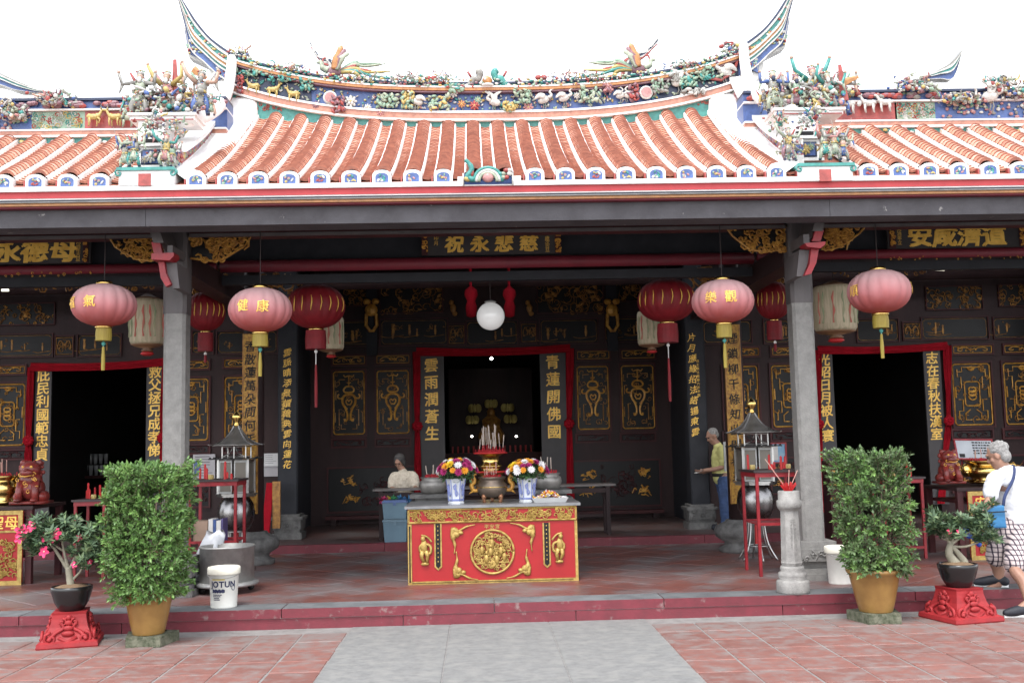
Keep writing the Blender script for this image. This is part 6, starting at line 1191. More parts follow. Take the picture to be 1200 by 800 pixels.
# ================================================================ BURNERS, RACKS, BUCKETS, NOTICES
def incense_pagoda(lab, px, pyf, Y, s=1.0, dz=0):
    c = G(px, pyf, PZ); c = Vector((P(px, 600, Y).x, Y, PZ)); t = thing('pagoda_burner', lab, 'burner', c, 'steel pagoda burners', ); k = s
    mb = MB(); mb.smooth = True; mb.lathe([(.10*k,.50*k),(.17*k,.53*k),(.225*k,.64*k),(.235*k,.74*k),(.215*k,.85*k),(.17*k,.92*k),(.15*k,.94*k)], (0,0,0), 32); mb.build('bowl', darksteel, t)
    mb = MB(); mb.lathe([(.25*k,.94*k),(.25*k,.965*k),(.27*k,.965*k),(.27*k,.985*k)], (0,0,0), 6); mb.build('rim_plate', steel, t)
    for i in range(6):                        # curved legs
        q = PI/6+i*PI/3; e = lambda r, z: (r*k*math.cos(q), r*k*math.sin(q), z*k); mb = MB(); mb.smooth = True; mb.tube(smooth_pts([e(.11,.52),e(.10,.42),e(.14,.2),e(.25,0)],4), .011*k, 6); mb.build('leg', steel, t)
    for z, r in ((.18,.15),(.5,.13)): mb = MB(); mb.smooth = True; mb.tube([(r*k*math.cos(2*PI*i/24), r*k*math.sin(2*PI*i/24), z*k) for i in range(25)], .008*k, 5); mb.build('ring', steel, t)
    mb = MB(); mb.tube([(0,0,.2*k),(0,0,.5*k)], .03*k, 8); mb.build('red_core', redpaint, t)
    W2 = .19*k
    for i, (x, y) in enumerate(((-1,-1),(1,-1),(1,1),(-1,1))): mb = MB(); mb.box(x*W2-.012,x*W2+.012,y*W2-.012,y*W2+.012,.985*k,1.42*k); mb.build('corner_post', steel, t)
    for i, (a, b) in enumerate((((-1,-1),(0,-1)),((0,-1),(1,-1)),((-1,1),(1,1)),((-1,-1),(-1,1)),((1,-1),(1,1)))):
        x0, x1 = sorted((a[0]*W2, b[0]*W2)); y0, y1 = sorted((a[1]*W2, b[1]*W2)); mb = MB(); g = .014
        if x1-x0 > .01:
            mb.box(x0+.013,x1-.013,y0-.006,y0+.006,.99*k,1.01*k); mb.box(x0+.013,x1-.013,y0-.006,y0+.006,1.38*k,1.41*k); mb.box(x0+.013,x0+.013+g,y0-.006,y0+.006,1.011*k,1.379*k); mb.box(x1-.013-g,x1-.013,y0-.006,y0+.006,1.011*k,1.379*k); fr_ = mb.build('door_frame', zinc, t); MB().box(x0+.028,x1-.028,y0-.002,y0+.002,1.012*k,1.378*k).build('glass_pane', glassd, fr_)
        else:
            mb.box(x0-.006,x0+.006,y0+.013,y1-.013,.99*k,1.01*k); mb.box(x0-.006,x0+.006,y0+.013,y1-.013,1.38*k,1.41*k); fr_ = mb.build('door_frame', steel, t); MB().box(x0-.002,x0+.002,y0+.014,y1-.014,1.012*k,1.378*k).build('glass_pane', glassd, fr_)
    mb = MB(); mb.box(-.29*k,.29*k,-.29*k,.29*k,1.42*k,1.435*k); mb.build('lower_roof', iron, t)
    for i in range(12): q = 2*PI*i/12; mb = MB(); mb.ell((.29*k*max(-1,min(1,1.4*math.cos(q))), .29*k*max(-1,min(1,1.4*math.sin(q))), 1.435*k), .016*k, 6, 5); mb.build('roof_finial', iron, t)
    w = .15*k
    for x, y in ((-w,-w),(w,-w),(w,w),(-w,w),(0,-w)): mb = MB(); mb.tube([(x,y,1.435*k),(x,y,1.585*k)], .009*k, 5); mb.build('gallery_post', steel, t)
    for z in (1.45, 1.58): mb = MB(); frame = [(-w,-w,z*k),(w,-w,z*k),(w,w,z*k),(-w,w,z*k),(-w,-w,z*k)]; mb.tube(frame, .008*k, 5); mb.build('gallery_rail', steel, t)
    for x in (-1, 1): mb = MB(); mb.tube(smooth_pts([(x*.14*k,-w,1.46*k),(x*.05*k,-w,1.5*k),(x*.02*k,-w,1.57*k)],3), .006*k, 4); mb.build('gallery_scroll', steel, t)
    mb = MB(); n = 6; prof_ = [(.265,1.595),(.20,1.62),(.12,1.68),(.06,1.77),(.03,1.84)]; vs = []
    for r, z in prof_: vs += [(r*k*x, r*k*y, z*k) for x, y in ((-1,-1),(1,-1),(1,1),(-1,1))]
    mb.smooth = True; mb.add(vs, [(i*4+j,i*4+(j+1)%4,(i+1)*4+(j+1)%4,(i+1)*4+j) for i in range(4) for j in range(4)]+[(3,2,1,0)]); mb.build('pagoda_roof', mk('sooty tin roof', (.24,.225,.21), (.15,.14,.13), rough=.45, metal=.5, scale=8), t)
    for x, y in ((-1,-1),(1,-1),(1,1),(-1,1)): mb = MB(); mb.tube(smooth_pts([(x*.29*k,y*.29*k,1.61*k)]+[(r*k*x*1.01, r*k*y*1.01, z*k+.006) for r, z in prof_], 3), .010*k, 6); mb.build('roof_ridge', steel, t)
    mb = MB(); mb.smooth = True; mb.lathe([(.03*k,1.83*k),(.035*k,1.87*k),(.02*k,1.89*k),(.05*k,1.92*k),(.065*k,1.97*k),(.045*k,2.01*k),(.012*k,2.035*k),(.005*k,2.06*k)], (0,0,0), 20); mb.build('gold_ball', brass, t)
    for i in range(3): mb = MB(); mb.tube([(-.05+.05*i,0,1.0*k),(-.05+.05*i,0,1.16*k)], .012, 6); mb.build('candle', redpaint, t)
glassd = bpy.data.materials.new('sooty glass'); glassd.use_nodes = True; b_ = bsdf(glassd); b_.inputs['Base Color'].default_value = (.17,.15,.125,1); b_.inputs['Roughness'].default_value = .3; b_.inputs['Alpha'].default_value = .72
incense_pagoda('steel and glass pagoda incense burner by the left inner post', 277, 650, 13.2, .98); incense_pagoda('steel and glass pagoda incense burner by the right inner post', 886, 648, 12.9, .99)
def candle_rack(lab, x0, x1, y0, y1, h, shelf, seed, loc_group='red candle racks'):
    t = thing('candle_rack', lab, 'rack', ((x0+x1)/2, (y0+y1)/2, PZ), loc_group); w = lambda mb, n, m: mb.build(n, m, t, world=True)
    w(MB().box(x0-.04, x1+.04, y0-.04, y1+.04, PZ+h, PZ+h+.025), 'tray', mk('soot dark tray', (.045,.032,.032), (.03,.02,.02), rough=.5)); w(MB().box(x0-.02, x1+.02, y0-.02, y1+.02, PZ+h-.05, PZ+h-.001), 'tray_frame', redmetal)
    for x in (x0, x1):
        for y in (y0, y1): w(MB().box(x-.016, x+.016, y-.016, y+.016, PZ, PZ+h-.05), 'leg', redmetal)
    if shelf:
        w(MB().box(x0+.017, x1-.017, y0-.014, y0+.014, PZ+shelf, PZ+shelf+.03), 'rail', redmetal); w(MB().box(x0+.017, x1-.017, y1-.014, y1+.014, PZ+shelf, PZ+shelf+.03), 'rail', redmetal); w(MB().box(x0+.017, x1-.017, y0+.015, y1-.015, PZ+shelf, PZ+shelf+.012), 'shelf', redmetal)
    rg = random.Random(seed)
    for i in range(7):
        x, y = rg.uniform(x0, x1), rg.uniform(y0, y1); L = rg.uniform(.05,.2); mb = MB(); mb.m = 0; mb.lathe([(.014,0),(.014,L),(.004,L+.012)], (x,y,PZ+h+.025), 8); w(mb, 'candle', [redpaint])
        if i < 2: mb = MB(); mb.lathe([(.03,0),(.034,.03),(.03,.05)], (x+.05,y,PZ+h+.025), 10); w(mb, 'wax_cup', cYel)
    return t
a = P(228, 600, 12.2).x; b = P(292, 600, 12.2).x; candle_rack('tall red candle rack with books on its shelf beside the left stone column', a, a+.52, 12.0, 12.45, 1.15, .45, 1)
for i, (m, w_, h_) in enumerate(((mk('cardboard brown', (.32,.22,.16), rough=.8),.16,.24),(paper,.05,.26),(cBlue,.03,.25),(paper,.05,.24),(mk('book violet', (.10,.08,.2), rough=.6),.02,.26))):
    x = a+.03+[0,.17,.225,.26,.315][i]; z = PZ+.45+.013; mb = MB(); mb.box(x, x+w_, 12.05, 12.28, z, z+h_); o = mb.build('book' if i else 'cardboard_box', m); tag(o, ['brown cardboard box on the left candle rack shelf','thick white book next to the cardboard box on the rack','thin blue book on the left candle rack shelf','white book between the blue and violet books on the rack','thin violet book at the end of the rack shelf'][i], 'book' if i else 'box', 'books on the candle rack' if i else None)
candle_rack('red candle rack with dark tray and dark legs beside the right stone column', P(871,600,12.0).x, P(871,600,12.0).x+.50, 11.35, 11.95, 1.13, .55, 2)
candle_rack('small red candle table in front of the left doorway', P(92,620,12.7).x, P(92,620,12.7).x+.34, 12.6, 13.0, .93, 0, 3, 'small red candle tables'); candle_rack('small red candle table behind the right potted shrub', P(1035,620,12.7).x, P(1079,620,12.7).x, 12.6, 13.0, .97, .12, 4, 'small red candle tables')
# galvanised wheeled drum, towel, paint buckets
c = P(266, 672, 11.28); c.z = PZ; t = thing('steel_drum', 'round galvanised steel drum on casters beside the left stone column', 'drum', c); mb = MB(); mb.smooth = True; mb.lathe([(.285,.12),(.285,.47),(.295,.475),(.295,.49),(.27,.49),(.265,.2),(.01,.19)], (0,0,0), 48); mb.build('drum_body', zinc, t); mb = MB(); mb.smooth = True; mb.lathe([(.325,.075),(.33,.085),(.33,.11),(.28,.119),(.01,.119)], (0,0,0), 48); mb.build('base_plate', zinc, t)
for k in range(4): q = PI/4+k*PI/2-.3; mb = MB(); mb.smooth = True; mb.lathe([(.035,-.012),(.035,.012)], (.26*math.cos(q),.26*math.sin(q),.036), 14, R=Matrix.Rotation(PI/2,3,'X')); mb.box(.26*math.cos(q)-.02,.26*math.cos(q)+.02,.26*math.sin(q)-.02,.26*math.sin(q)+.02,.05,.075); mb.build('caster', iron, t)
def bucket(lab, px, py, r, h, text):
    c = G(px, py, PZ); c.y += r*.9; t = thing('paint_bucket', lab, 'bucket', c, 'white plastic paint buckets'); pl = mk('bucket plastic', (.74,.73,.68), (.66,.65,.60), rough=.4, scale=5, bump=.04); mb = MB(); mb.smooth = True; mb.lathe([(r*.86,0),(r*.88,.01),(r*.98,h*.86),(r*1.06,h*.87),(r*1.06,h*.89),(r*1.0,h*.9)], (0,0,0), 40); mb.build('bucket_body', pl, t)
    mb = MB(); mb.smooth = True; mb.lathe([(r*1.07,h*.82),(r*1.1,h*.84),(r*1.1,h*.97),(r*1.06,h),(r*.95,h),(r*.93,h*.97),(.01,h*.97)], (0,0,0), 40); mb.build('lid', mk('bucket lid', (.76,.73,.63), (.68,.65,.55), rough=.4, bump=.04), t)
    mb = MB(); mb.smooth = True; mb.tube([(r*1.08*math.sin(q), -r*1.08*math.cos(q), h*.84-.10*h*max(0,math.cos(q*1.0))) for q in [-1.5+3*i/16 for i in range(17)]], .003, 5); mb.build('wire_handle', zinc, t)
    if text:
        mb = MB(); navy = mk('navy print', (.02,.025,.07), rough=.5, bump=0)
        def wrap(s, z, size, a0, bold):
            x = 0
            for ch in s:
                vs, fs, w = glyph(ch, bold, 0); out = []
                for v in vs: zz = z+v.y*size; rr = r*(.88+.1*zz/(h*.86))+.0025+v.z*.002; th = a0+(x+(v.x+w/2)*size)/r; out.append((rr*math.sin(th), -rr*math.cos(th), zz))
                mb.add(out, fs); x += (w+.07)*size
        wrap('JOTUN', h*.60, .078, -.80, .035); mb.build('lettering', navy, t); mb = MB()
        for zc, hh, a0, a1, in ((h*.43,.016,-.66,.30),(h*.34,.004,-.6,.1),(h*.30,.004,-.6,.0),(h*.26,.004,-.55,-.1),(h*.22,.004,-.55,-.05)):
            n = 14; vs = []
            for i in range(n+1):
                th = a0+(a1-a0)*i/n
                for zz in (zc-hh*(1+.3*math.sin(i*2.2)), zc+hh*(1+.3*math.sin(i*1.7))): rr = r*(.88+.1*zz/(h*.86))+.003; vs.append((rr*math.sin(th), -rr*math.cos(th), zz))
            mb.add(vs, [(2*i,2*i+2,2*i+3,2*i+1) for i in range(n)])
        mb.build('small_print', navy, t); mb = MB(); mb.tube([(r*.96*math.sin(.92+.12*math.cos(2*PI*k/16))*1.0, -r*.965*math.cos(.92+.12*math.cos(2*PI*k/16)), h*.5+.024*math.sin(2*PI*k/16)) for k in range(17)], .003, 4); mb.build('round_mark', navy, t); mb = MB(); vs = []
        for i in range(11):
            th = -.66+i*.095
            for zz in (h*.70, h*.725): rr = r*(.88+.1*zz/(h*.86))+.003; vs.append((rr*math.sin(th), -rr*math.cos(th), zz))
        mb.add(vs, [(2*i,2*i+2,2*i+3,2*i+1) for i in range(10)]); mb.build('yellow_stripe', mk('yellow print', (.6,.45,.08), rough=.5, bump=0), t)
bucket('white paint bucket lettered JOTUN at the platform edge', 258.5, 713, .142, .385, True); bucket('dirty white paint bucket behind the right potted shrub', 990, 685, .135, .38, False)
# crumpled white sack leaning on the drum
c = P(240, 662, 11.55); c.z = PZ; t = thing('white_sack', 'crumpled white plastic sack behind the steel drum', 'sack', c); mb = MB(); rg = random.Random(4); mb.smooth = True
n, m = 20, 12; vs = []
for i in range(m):
    f = i/(m-1)
    for k in range(n): q = 2*PI*k/n; rr = (.16*(1-.5*f)+.02)*(1+.16*mnoise.noise(Vector((math.cos(q)*2, math.sin(q)*2, f*4)))*1.5); vs.append((rr*math.cos(q)+.12*f*f, rr*.7*math.sin(q), .60*f+.04*math.sin(q*3+f*5)))
mb.add(vs, [(i*n+k,i*n+(k+1)%n,(i+1)*n+(k+1)%n,(i+1)*n+k) for i in range(m-1) for k in range(n)]+[tuple((m-1)*n+k for k in range(n))]); mb.build('sack_body', mk('white sack plastic', (.60,.61,.64), (.5,.51,.54), rough=.4, scale=9, bump=.4, bs=16), t)
# stone incense pillar
c = G(936, 697, PZ); c.y += .17; t = thing('incense_pillar', 'pale carved stone incense pillar at the platform edge by the right column', 'pillar', c); t.scale = (.84,.84,.98); mb = MB(); mb.smooth = True
mb.lathe([(.185,0),(.19,.02),(.19,.11),(.18,.125),(.15,.135),(.165,.17),(.16,.20),(.13,.215),(.14,.24),(.13,.265)], (0,0,0), 32); mb.build('round_base', stonepale, t); mb = MB(); mb.lathe([(.115,.265),(.13,.30),(.125,.31),(.108,.80),(.11,.81),(.13,.83)], (0,0,0), 8); mb.build('octagonal_shaft', stonepale, t); mb = MB(); mb.smooth = True; mb.lathe([(.13,.83),(.145,.86),(.145,.91),(.125,.92),(.125,1.0),(.115,1.01),(.10,1.0),(.01,.99)], (0,0,0), 32); mb.build('cap', stonepale, t)
mb = MB(); column_text(mb, '天官賜福', 0, -.112, .74, .42, .075, bold=0); mb.build('carved_lettering', stone, t)
mb = MB(); rg = random.Random(8)
for i in range(46): q = rg.uniform(0,2*PI); d = .06*math.sqrt(rg.random()); mb.tube([(d*math.cos(q)*.5,d*math.sin(q)*.5,.99),(d*1.7*math.cos(q),d*1.7*math.sin(q),.99+rg.uniform(.06,.11))], .005, 4)
mb.build('red_stubs', redpaint, t)['kind'] = 'stuff'
for dx, dz in ((-.26,.28),(-.2,.2),(.12,.16),(.02,.17)): mb = MB(); mb.tube([(0,0,1.0),(dx,0,1.05+dz)], .005, 4); mb.build('incense_stick', stickm, t)
# notices, framed signs, banners
def notice(lab, px, Y, mat, frame=None, lines=0, cat='notice', text=None, img=None):
    a, b, c, d = W(*px, Y); t = thing('notice_board', lab, cat, ((a+b)/2, Y, c)); w = lambda mb, n, m: mb.build(n, m, t, world=True); w(MB().box(a, b, Y, Y+.015, c, d), 'sheet', mat)
    if frame: mb = MB(); g = .022; mb.box(a-g,b+g,Y-.012,Y+.02,c-g,c); mb.box(a-g,b+g,Y-.012,Y+.02,d,d+g); mb.box(a-g,a,Y-.012,Y+.02,c,d); mb.box(b,b+g,Y-.012,Y+.02,c,d); w(mb, 'frame', frame)
    if lines:
        mb = MB(); rg = random.Random(int(px[0]))
        for i in range(lines): z = d-(d-c)*(i+1)/(lines+1.5); mb.box(a+(b-a)*.1, a+(b-a)*rg.uniform(.6,.9), Y-.002, Y-.0005, z, z+(d-c)*.02)
        w(mb, 'print_lines', ink)
    if text: mb = MB(); column_text(mb, text[0], (a+b)/2, Y-.003, d-.02, c+.02, text[1], bold=0, brush=.6); w(mb, 'lettering', ink)
    if img: mb = MB(); mb.box(a+(b-a)*img[0], a+(b-a)*img[2], Y-.003, Y-.0005, c+(d-c)*img[1], c+(d-c)*img[3]); w(mb, 'picture', img[4])
notice('upper white paper sheet on the wall left of the dark inner column', (309,531,326,546), 16.93, mk('white paper', (.66,.65,.66), (.6,.59,.6), rough=.8, bump=0), lines=5); notice('grey paper sheet under the white one left of the dark inner column', (307,546,327,558), 16.95, mk('grey paper', (.42,.40,.42), (.38,.36,.38), rough=.8, bump=0)); 
notice('wide grey notice on the wall behind the left pagoda burner', (226,532,252,562), 16.94, mk('grey paper', (.42,.40,.42), rough=.8), lines=8, img=(.05,.2,.35,.75,cBlue)); notice('small board with black writing beside the yellow-shirted man', (850,519,866,550), 15.3, mk('cream board', (.40,.38,.34), (.34,.32,.29), rough=.7), zinc, text=('吉祥如意',.14)); notice('red-framed blue poster beside the right pagoda burner', (905,520,920,541), 14.2, mk('blue poster print', (.10,.25,.42), (.3,.42,.5), rough=.5, scale=7), redmetal, cat='poster', img=(.1,.1,.45,.9,paper))
# information board on a red stand on the right altar
Yb = 12.9; a, b, c, d = W(1121, 516, 1163, 537, Yb); t = thing('information_board', 'red-framed information board behind the brass urn on the right altar', 'sign', ((a+b)/2, Yb, P(1142,566,Yb).z)); R_ = Matrix.Rotation(rad(-20), 3, 'X') @ Matrix.Rotation(rad(2), 3, 'Y'); cc = Vector((0, 0, (c+d)/2-t.location.z)); hw, hh = (b-a)/2, (d-c)/2*1.05
def tilt(mb): return mb.rot(0, Matrix.Translation(cc) @ R_.to_4x4())
mb = MB(); g = .02; mb.box(-hw-g,hw+g,-.012,.012,-hh-g,-hh); mb.box(-hw-g,hw+g,-.012,.012,hh,hh+g); mb.box(-hw-g,-hw,-.012,.012,-hh,hh); mb.box(hw,hw+g,-.012,.012,-hh,hh); tilt(mb).build('frame', redmetal, t); tilt(MB().box(-hw,hw,-.003,.008,-hh,hh)).build('sheet', mk('laminated sheet', (.40,.42,.45), (.34,.36,.39), rough=.3, bump=0), t)
mb = MB(); rg = random.Random(6)
for i in range(5):
    x = -hw*.1
    while x < hw*.9: k = rg.uniform(.01,.04); mb.box(x, min(x+k,hw*.95), -.006, -.004, hh*(.7-.3*i), hh*(.7-.3*i)+.018); x += k+.01
mb.box(-hw*.9,-hw*.6,-.006,-.004,-hh*.9,-hh*.5); tilt(mb).build('print_lines', ink, t)
for x in (-hw*.7, hw*.7): mb = MB(); mb.tube([(x,.03,0),(x,.02,cc.z-hh)], .012, 6); mb.build('stand_leg', redmetal, t)
# red standing board by the left inner post, gilt cabinet by the right doorway
a, b, c, d = W(306, 566, 316, 630, 15.9); t = thing('standing_banner', 'narrow red cloth-covered board leaning by the left inner post', 'board', ((a+b)/2, 15.9, IZ)); mb = MB(); mb.add([(a,15.8,IZ),(b,15.8,IZ),(b+.02,16.1,d),(a+.04,16.1,d),(a,15.85,IZ),(b,15.85,IZ),(b+.02,16.15,d),(a+.04,16.15,d)], [(0,1,2,3),(7,6,5,4),(0,4,5,1),(1,5,6,2),(2,6,7,3),(3,7,4,0)]); mb.build('board', redcloth, t, world=True); mb = MB(); mb.box(b+.02, b+.14, 16.0, 16.04, IZ+.2, d+.02); mb.build('gilt_edge', goldold, t, world=True)
a, b, c, d = W(973, 540, 992, 600, 13.6); t = thing('red_cabinet', 'red cabinet with gilt shelves behind the right potted shrub', 'cabinet', ((a+b)/2, 13.6, PZ)); MB().box(a, b+.05, 13.6, 13.9, PZ, P(980,540,13.6).z).build('body', woodred, t, world=True)
for y in (553, 568, 585): z = P(980, y, 13.6).z; mb = MB(); mb.box(a-.01, b+.06, 13.57, 13.599, z, z+.025); mb.build('gilt_shelf', gold, t, world=True)
# dim offerings inside the left doorway, white tube lights under the side ceilings
Yb = 20.5; c = P(100, 545, Yb); t = thing('inner_offering_table', 'dim table with rows of glass cups inside the left doorway', 'table', (c.x, Yb, IZ)); zt = P(100, 557, Yb).z-IZ; MB().box(-.9,.9,-.25,.25,zt-.05,zt).build('table_top', woodred, t)
for x in (-.8,.8): MB().box(x-.04,x+.04,-.2,.2,0,zt-.05).build('leg', woodred, t)
for j in range(2):
    for i in range(9): mb = MB(); mb.smooth = True; mb.lathe([(.03,0),(.04,.12),(.045,.2)], (-.45+i*.1+.03*j, -.1+.15*j, zt+.0+.22*j), 10); mb.build('glass_cup', mk('dusty glass', (.35,.35,.36), rough=.25, bump=0), t)
tubem = mk('fluorescent tube', (1,1,1), bump=0); bsdf(tubem).inputs['Emission Color'].default_value = (1,.95,.75,1); bsdf(tubem).inputs['Emission Strength'].default_value = .8
for px, py in (((1094,1107),316),((1110,1128),315.5),((2,10),340)):
    p0, p1 = P(px[0], py, 14.6), P(px[1], py, 14.6); t = tag(MB().tube([p0, p1], .016, 8).build('tube_light', tubem), 'lit fluorescent tube under the '+('left' if px[0] < 50 else 'right')+' wing ceiling'+(', nearest the carved bracket' if px[0] == 1094 else ', second from the carved bracket' if px[0] == 1110 else ''), 'lamp', 'tube lights')
# ================================================================ PLANTS
leafA = mk('shrub leaf', (.115,.22,.055), (.06,.125,.03), rough=.42, scale=9, lo=.3, hi=.7, bump=.08, spec=.5); leafY = mk('young shrub leaf', (.17,.29,.075), (.11,.21,.055), rough=.42, scale=9, bump=.08)
leafB = mk('bluish shrub leaf', (.12,.185,.07), (.055,.095,.04), rough=.45, scale=9, bump=.08); bark = mk('grey brown bark', (.16,.115,.085), (.09,.065,.05), rough=.9, scale=14, bump=.5, bs=40); soil = mk('potting soil', (.06,.042,.03), (.03,.022,.017), rough=1, scale=30, bump=.6)
barkpale = mk('pale succulent bark', (.26,.24,.18), (.17,.155,.115), rough=.75, scale=9, bump=.3)
glaze = mk('ochre glazed pot', (.27,.155,.045), (.19,.10,.03), rough=.32, scale=4, bump=.05, spec=.5); mossy = mk('mossy brick', (.14,.14,.10), (.045,.055,.03), rough=.95, scale=16, bump=.6); blackpot = mk('black glazed bowl', (.012,.012,.013), rough=.22, scale=5, bump=.04, spec=.6)
def shrub(lab, potlab, px, pyb, Y, rp, hp, hw, dep, zb, zt, seed, mats, dens):
    c = P(px, pyb, Y); c.z = 0
    for i, (dx, ang) in enumerate(((-.10,.25),(.11,-.2),(0.02,.05))):
        mb = MB(); k = .105; vs_ = Matrix.Rotation(ang, 3, 'Z'); mb.obox((0,0,.045), (.17 if i < 2 else .2,.34 if i < 2 else .12,.09), vs_); o = mb.build('brick', mossy, None, (c.x+dx, c.y+(.0 if i < 2 else .12), 0)); tag(o, ('left' if i == 0 else 'right' if i == 1 else 'rear')+' mossy brick under the '+('left' if px < 600 else 'right')+' ochre pot', 'brick', 'mossy bricks under the pots')
    t = thing('potted_shrub', lab, 'plant', (c.x, c.y, .09)); mb = MB(); mb.smooth = True
    mb.lathe([(rp*.62,0),(rp*.64,.01),(rp*.74,hp*.25),(rp*.87,hp*.6),(rp*.97,hp*.88),(rp*1.06,hp*.91),(rp*1.08,hp*.97),(rp*1.04,hp),(rp*.95,hp),(rp*.9,hp*.9),(.01,hp*.89)], (0,0,0), 44); mb.build('pot', glaze, t); mb = MB(); mb.lathe([(rp*.9,hp*.9),(rp*.4,hp*.93),(.01,hp*.94)], (0,0,0), 20); mb.build('soil', soil, t)
    rg = random.Random(seed); tw = MB(); lv = MB(); zb -= .09; zt -= .09
    for k in range(9):
        q = 2*PI*k/9+rg.uniform(-.2,.2); r = rp*rg.uniform(.2,.6); x, y = r*math.cos(q), r*math.sin(q); st = MB(); tp = (x*2.2+rg.uniform(-.1,.1), y*1.4, zb+(zt-zb)*rg.uniform(.5,.8)); st.smooth = True; st.tube(smooth_pts([(x,y,hp*.9),(x*1.2,y*1.2,zb+.1),tp],3), [.014]*4+[.010]*2+[.006], 6); st.build('stem', bark, t)
    def shape(x, y, z):                       # clipped box crown with a lumpy surface
        f = (z-zb)/(zt-zb); w = hw*(.80+.20*min(1, f*1.6)); n = .065*mnoise.noise(Vector((x*3.3+seed, y*3.3, z*3.3)))+.05*mnoise.noise(Vector((x*9, y*9+seed, z*9)))
        return max(abs(x)/(w+n), abs(y)/(dep+n), (abs(z-(zb+zt)/2))/((zt-zb)/2+n*.8))
    cnt = 0
    while cnt < dens:
        x, y, z = rg.uniform(-hw*1.15,hw*1.15), rg.uniform(-dep*1.2,dep*1.2), rg.uniform(zb-.05,zt+.08); s = shape(x, y, z)
        if s > 1 or (s < .62 and rg.random() < .8) or (y > dep*.5 and rg.random() < .6): continue
        if mnoise.noise(Vector((x*6+seed, y*6, z*6))) < -.34: continue
        cnt += 1; out = Vector((x/hw*.9, y/dep*.9, (z-(zb+zt)/2)/(zt-zb)*1.2+.35)); out += Vector((rg.gauss(0,.45), rg.gauss(0,.45), rg.gauss(0,.45))); out.normalize(); p = Vector((x, y, z)); L = rg.uniform(.05,.1)
        tw.tube([p-out*L*.6, p+out*L*.5], .0025, 3, False); a = out.orthogonal().normalized(); b = out.cross(a); lv.m = rg.choices(range(len(mats)), (6,2,1.2)[:len(mats)])[0]
        for k in range(9):
            q = k*2.4+rg.random(); f = k/8; e = (a*math.cos(q)+b*math.sin(q)); d = (e*(1-.45*f)+out*(.35+.75*f)).normalized(); n = (out*1.0-e*.4+Vector((0,0,.25))).normalized(); lv.leaf(p+out*L*(f-.5), d, n, rg.uniform(.034,.054), rg.uniform(.018,.026))
    tw.build('twigs', bark, t)['kind'] = 'stuff'; lv.build('foliage', mats, t)['kind'] = 'stuff'
u = unitY(9.42); z_ = lambda x, y: P(x, y, 9.42).z
shrub('tall square-clipped green shrub in an ochre glazed pot on the left', '', 174, 748, 9.42, .215, .40, .335, .27, z_(170,700), z_(170,548), 3, [leafA, leafY], 2000)
shrub('looser upright shrub in an ochre glazed pot on the right', '', 1027, 722, 9.52, .235, .39, .30, .25, z_(1025,672), z_(1025,532), 11, [leafB, leafA, leafY], 1300)
petal = mk('hot pink petal', (.72,.05,.17), (.60,.03,.11), rough=.55, scale=12, bump=.05); throat = mk('flower throat', (.7,.45,.4), rough=.6, bump=0)
pedm = mk('red painted cast pedestal', (.29,.016,.019), (.21,.012,.015), rough=.6, scale=7, bump=.12)
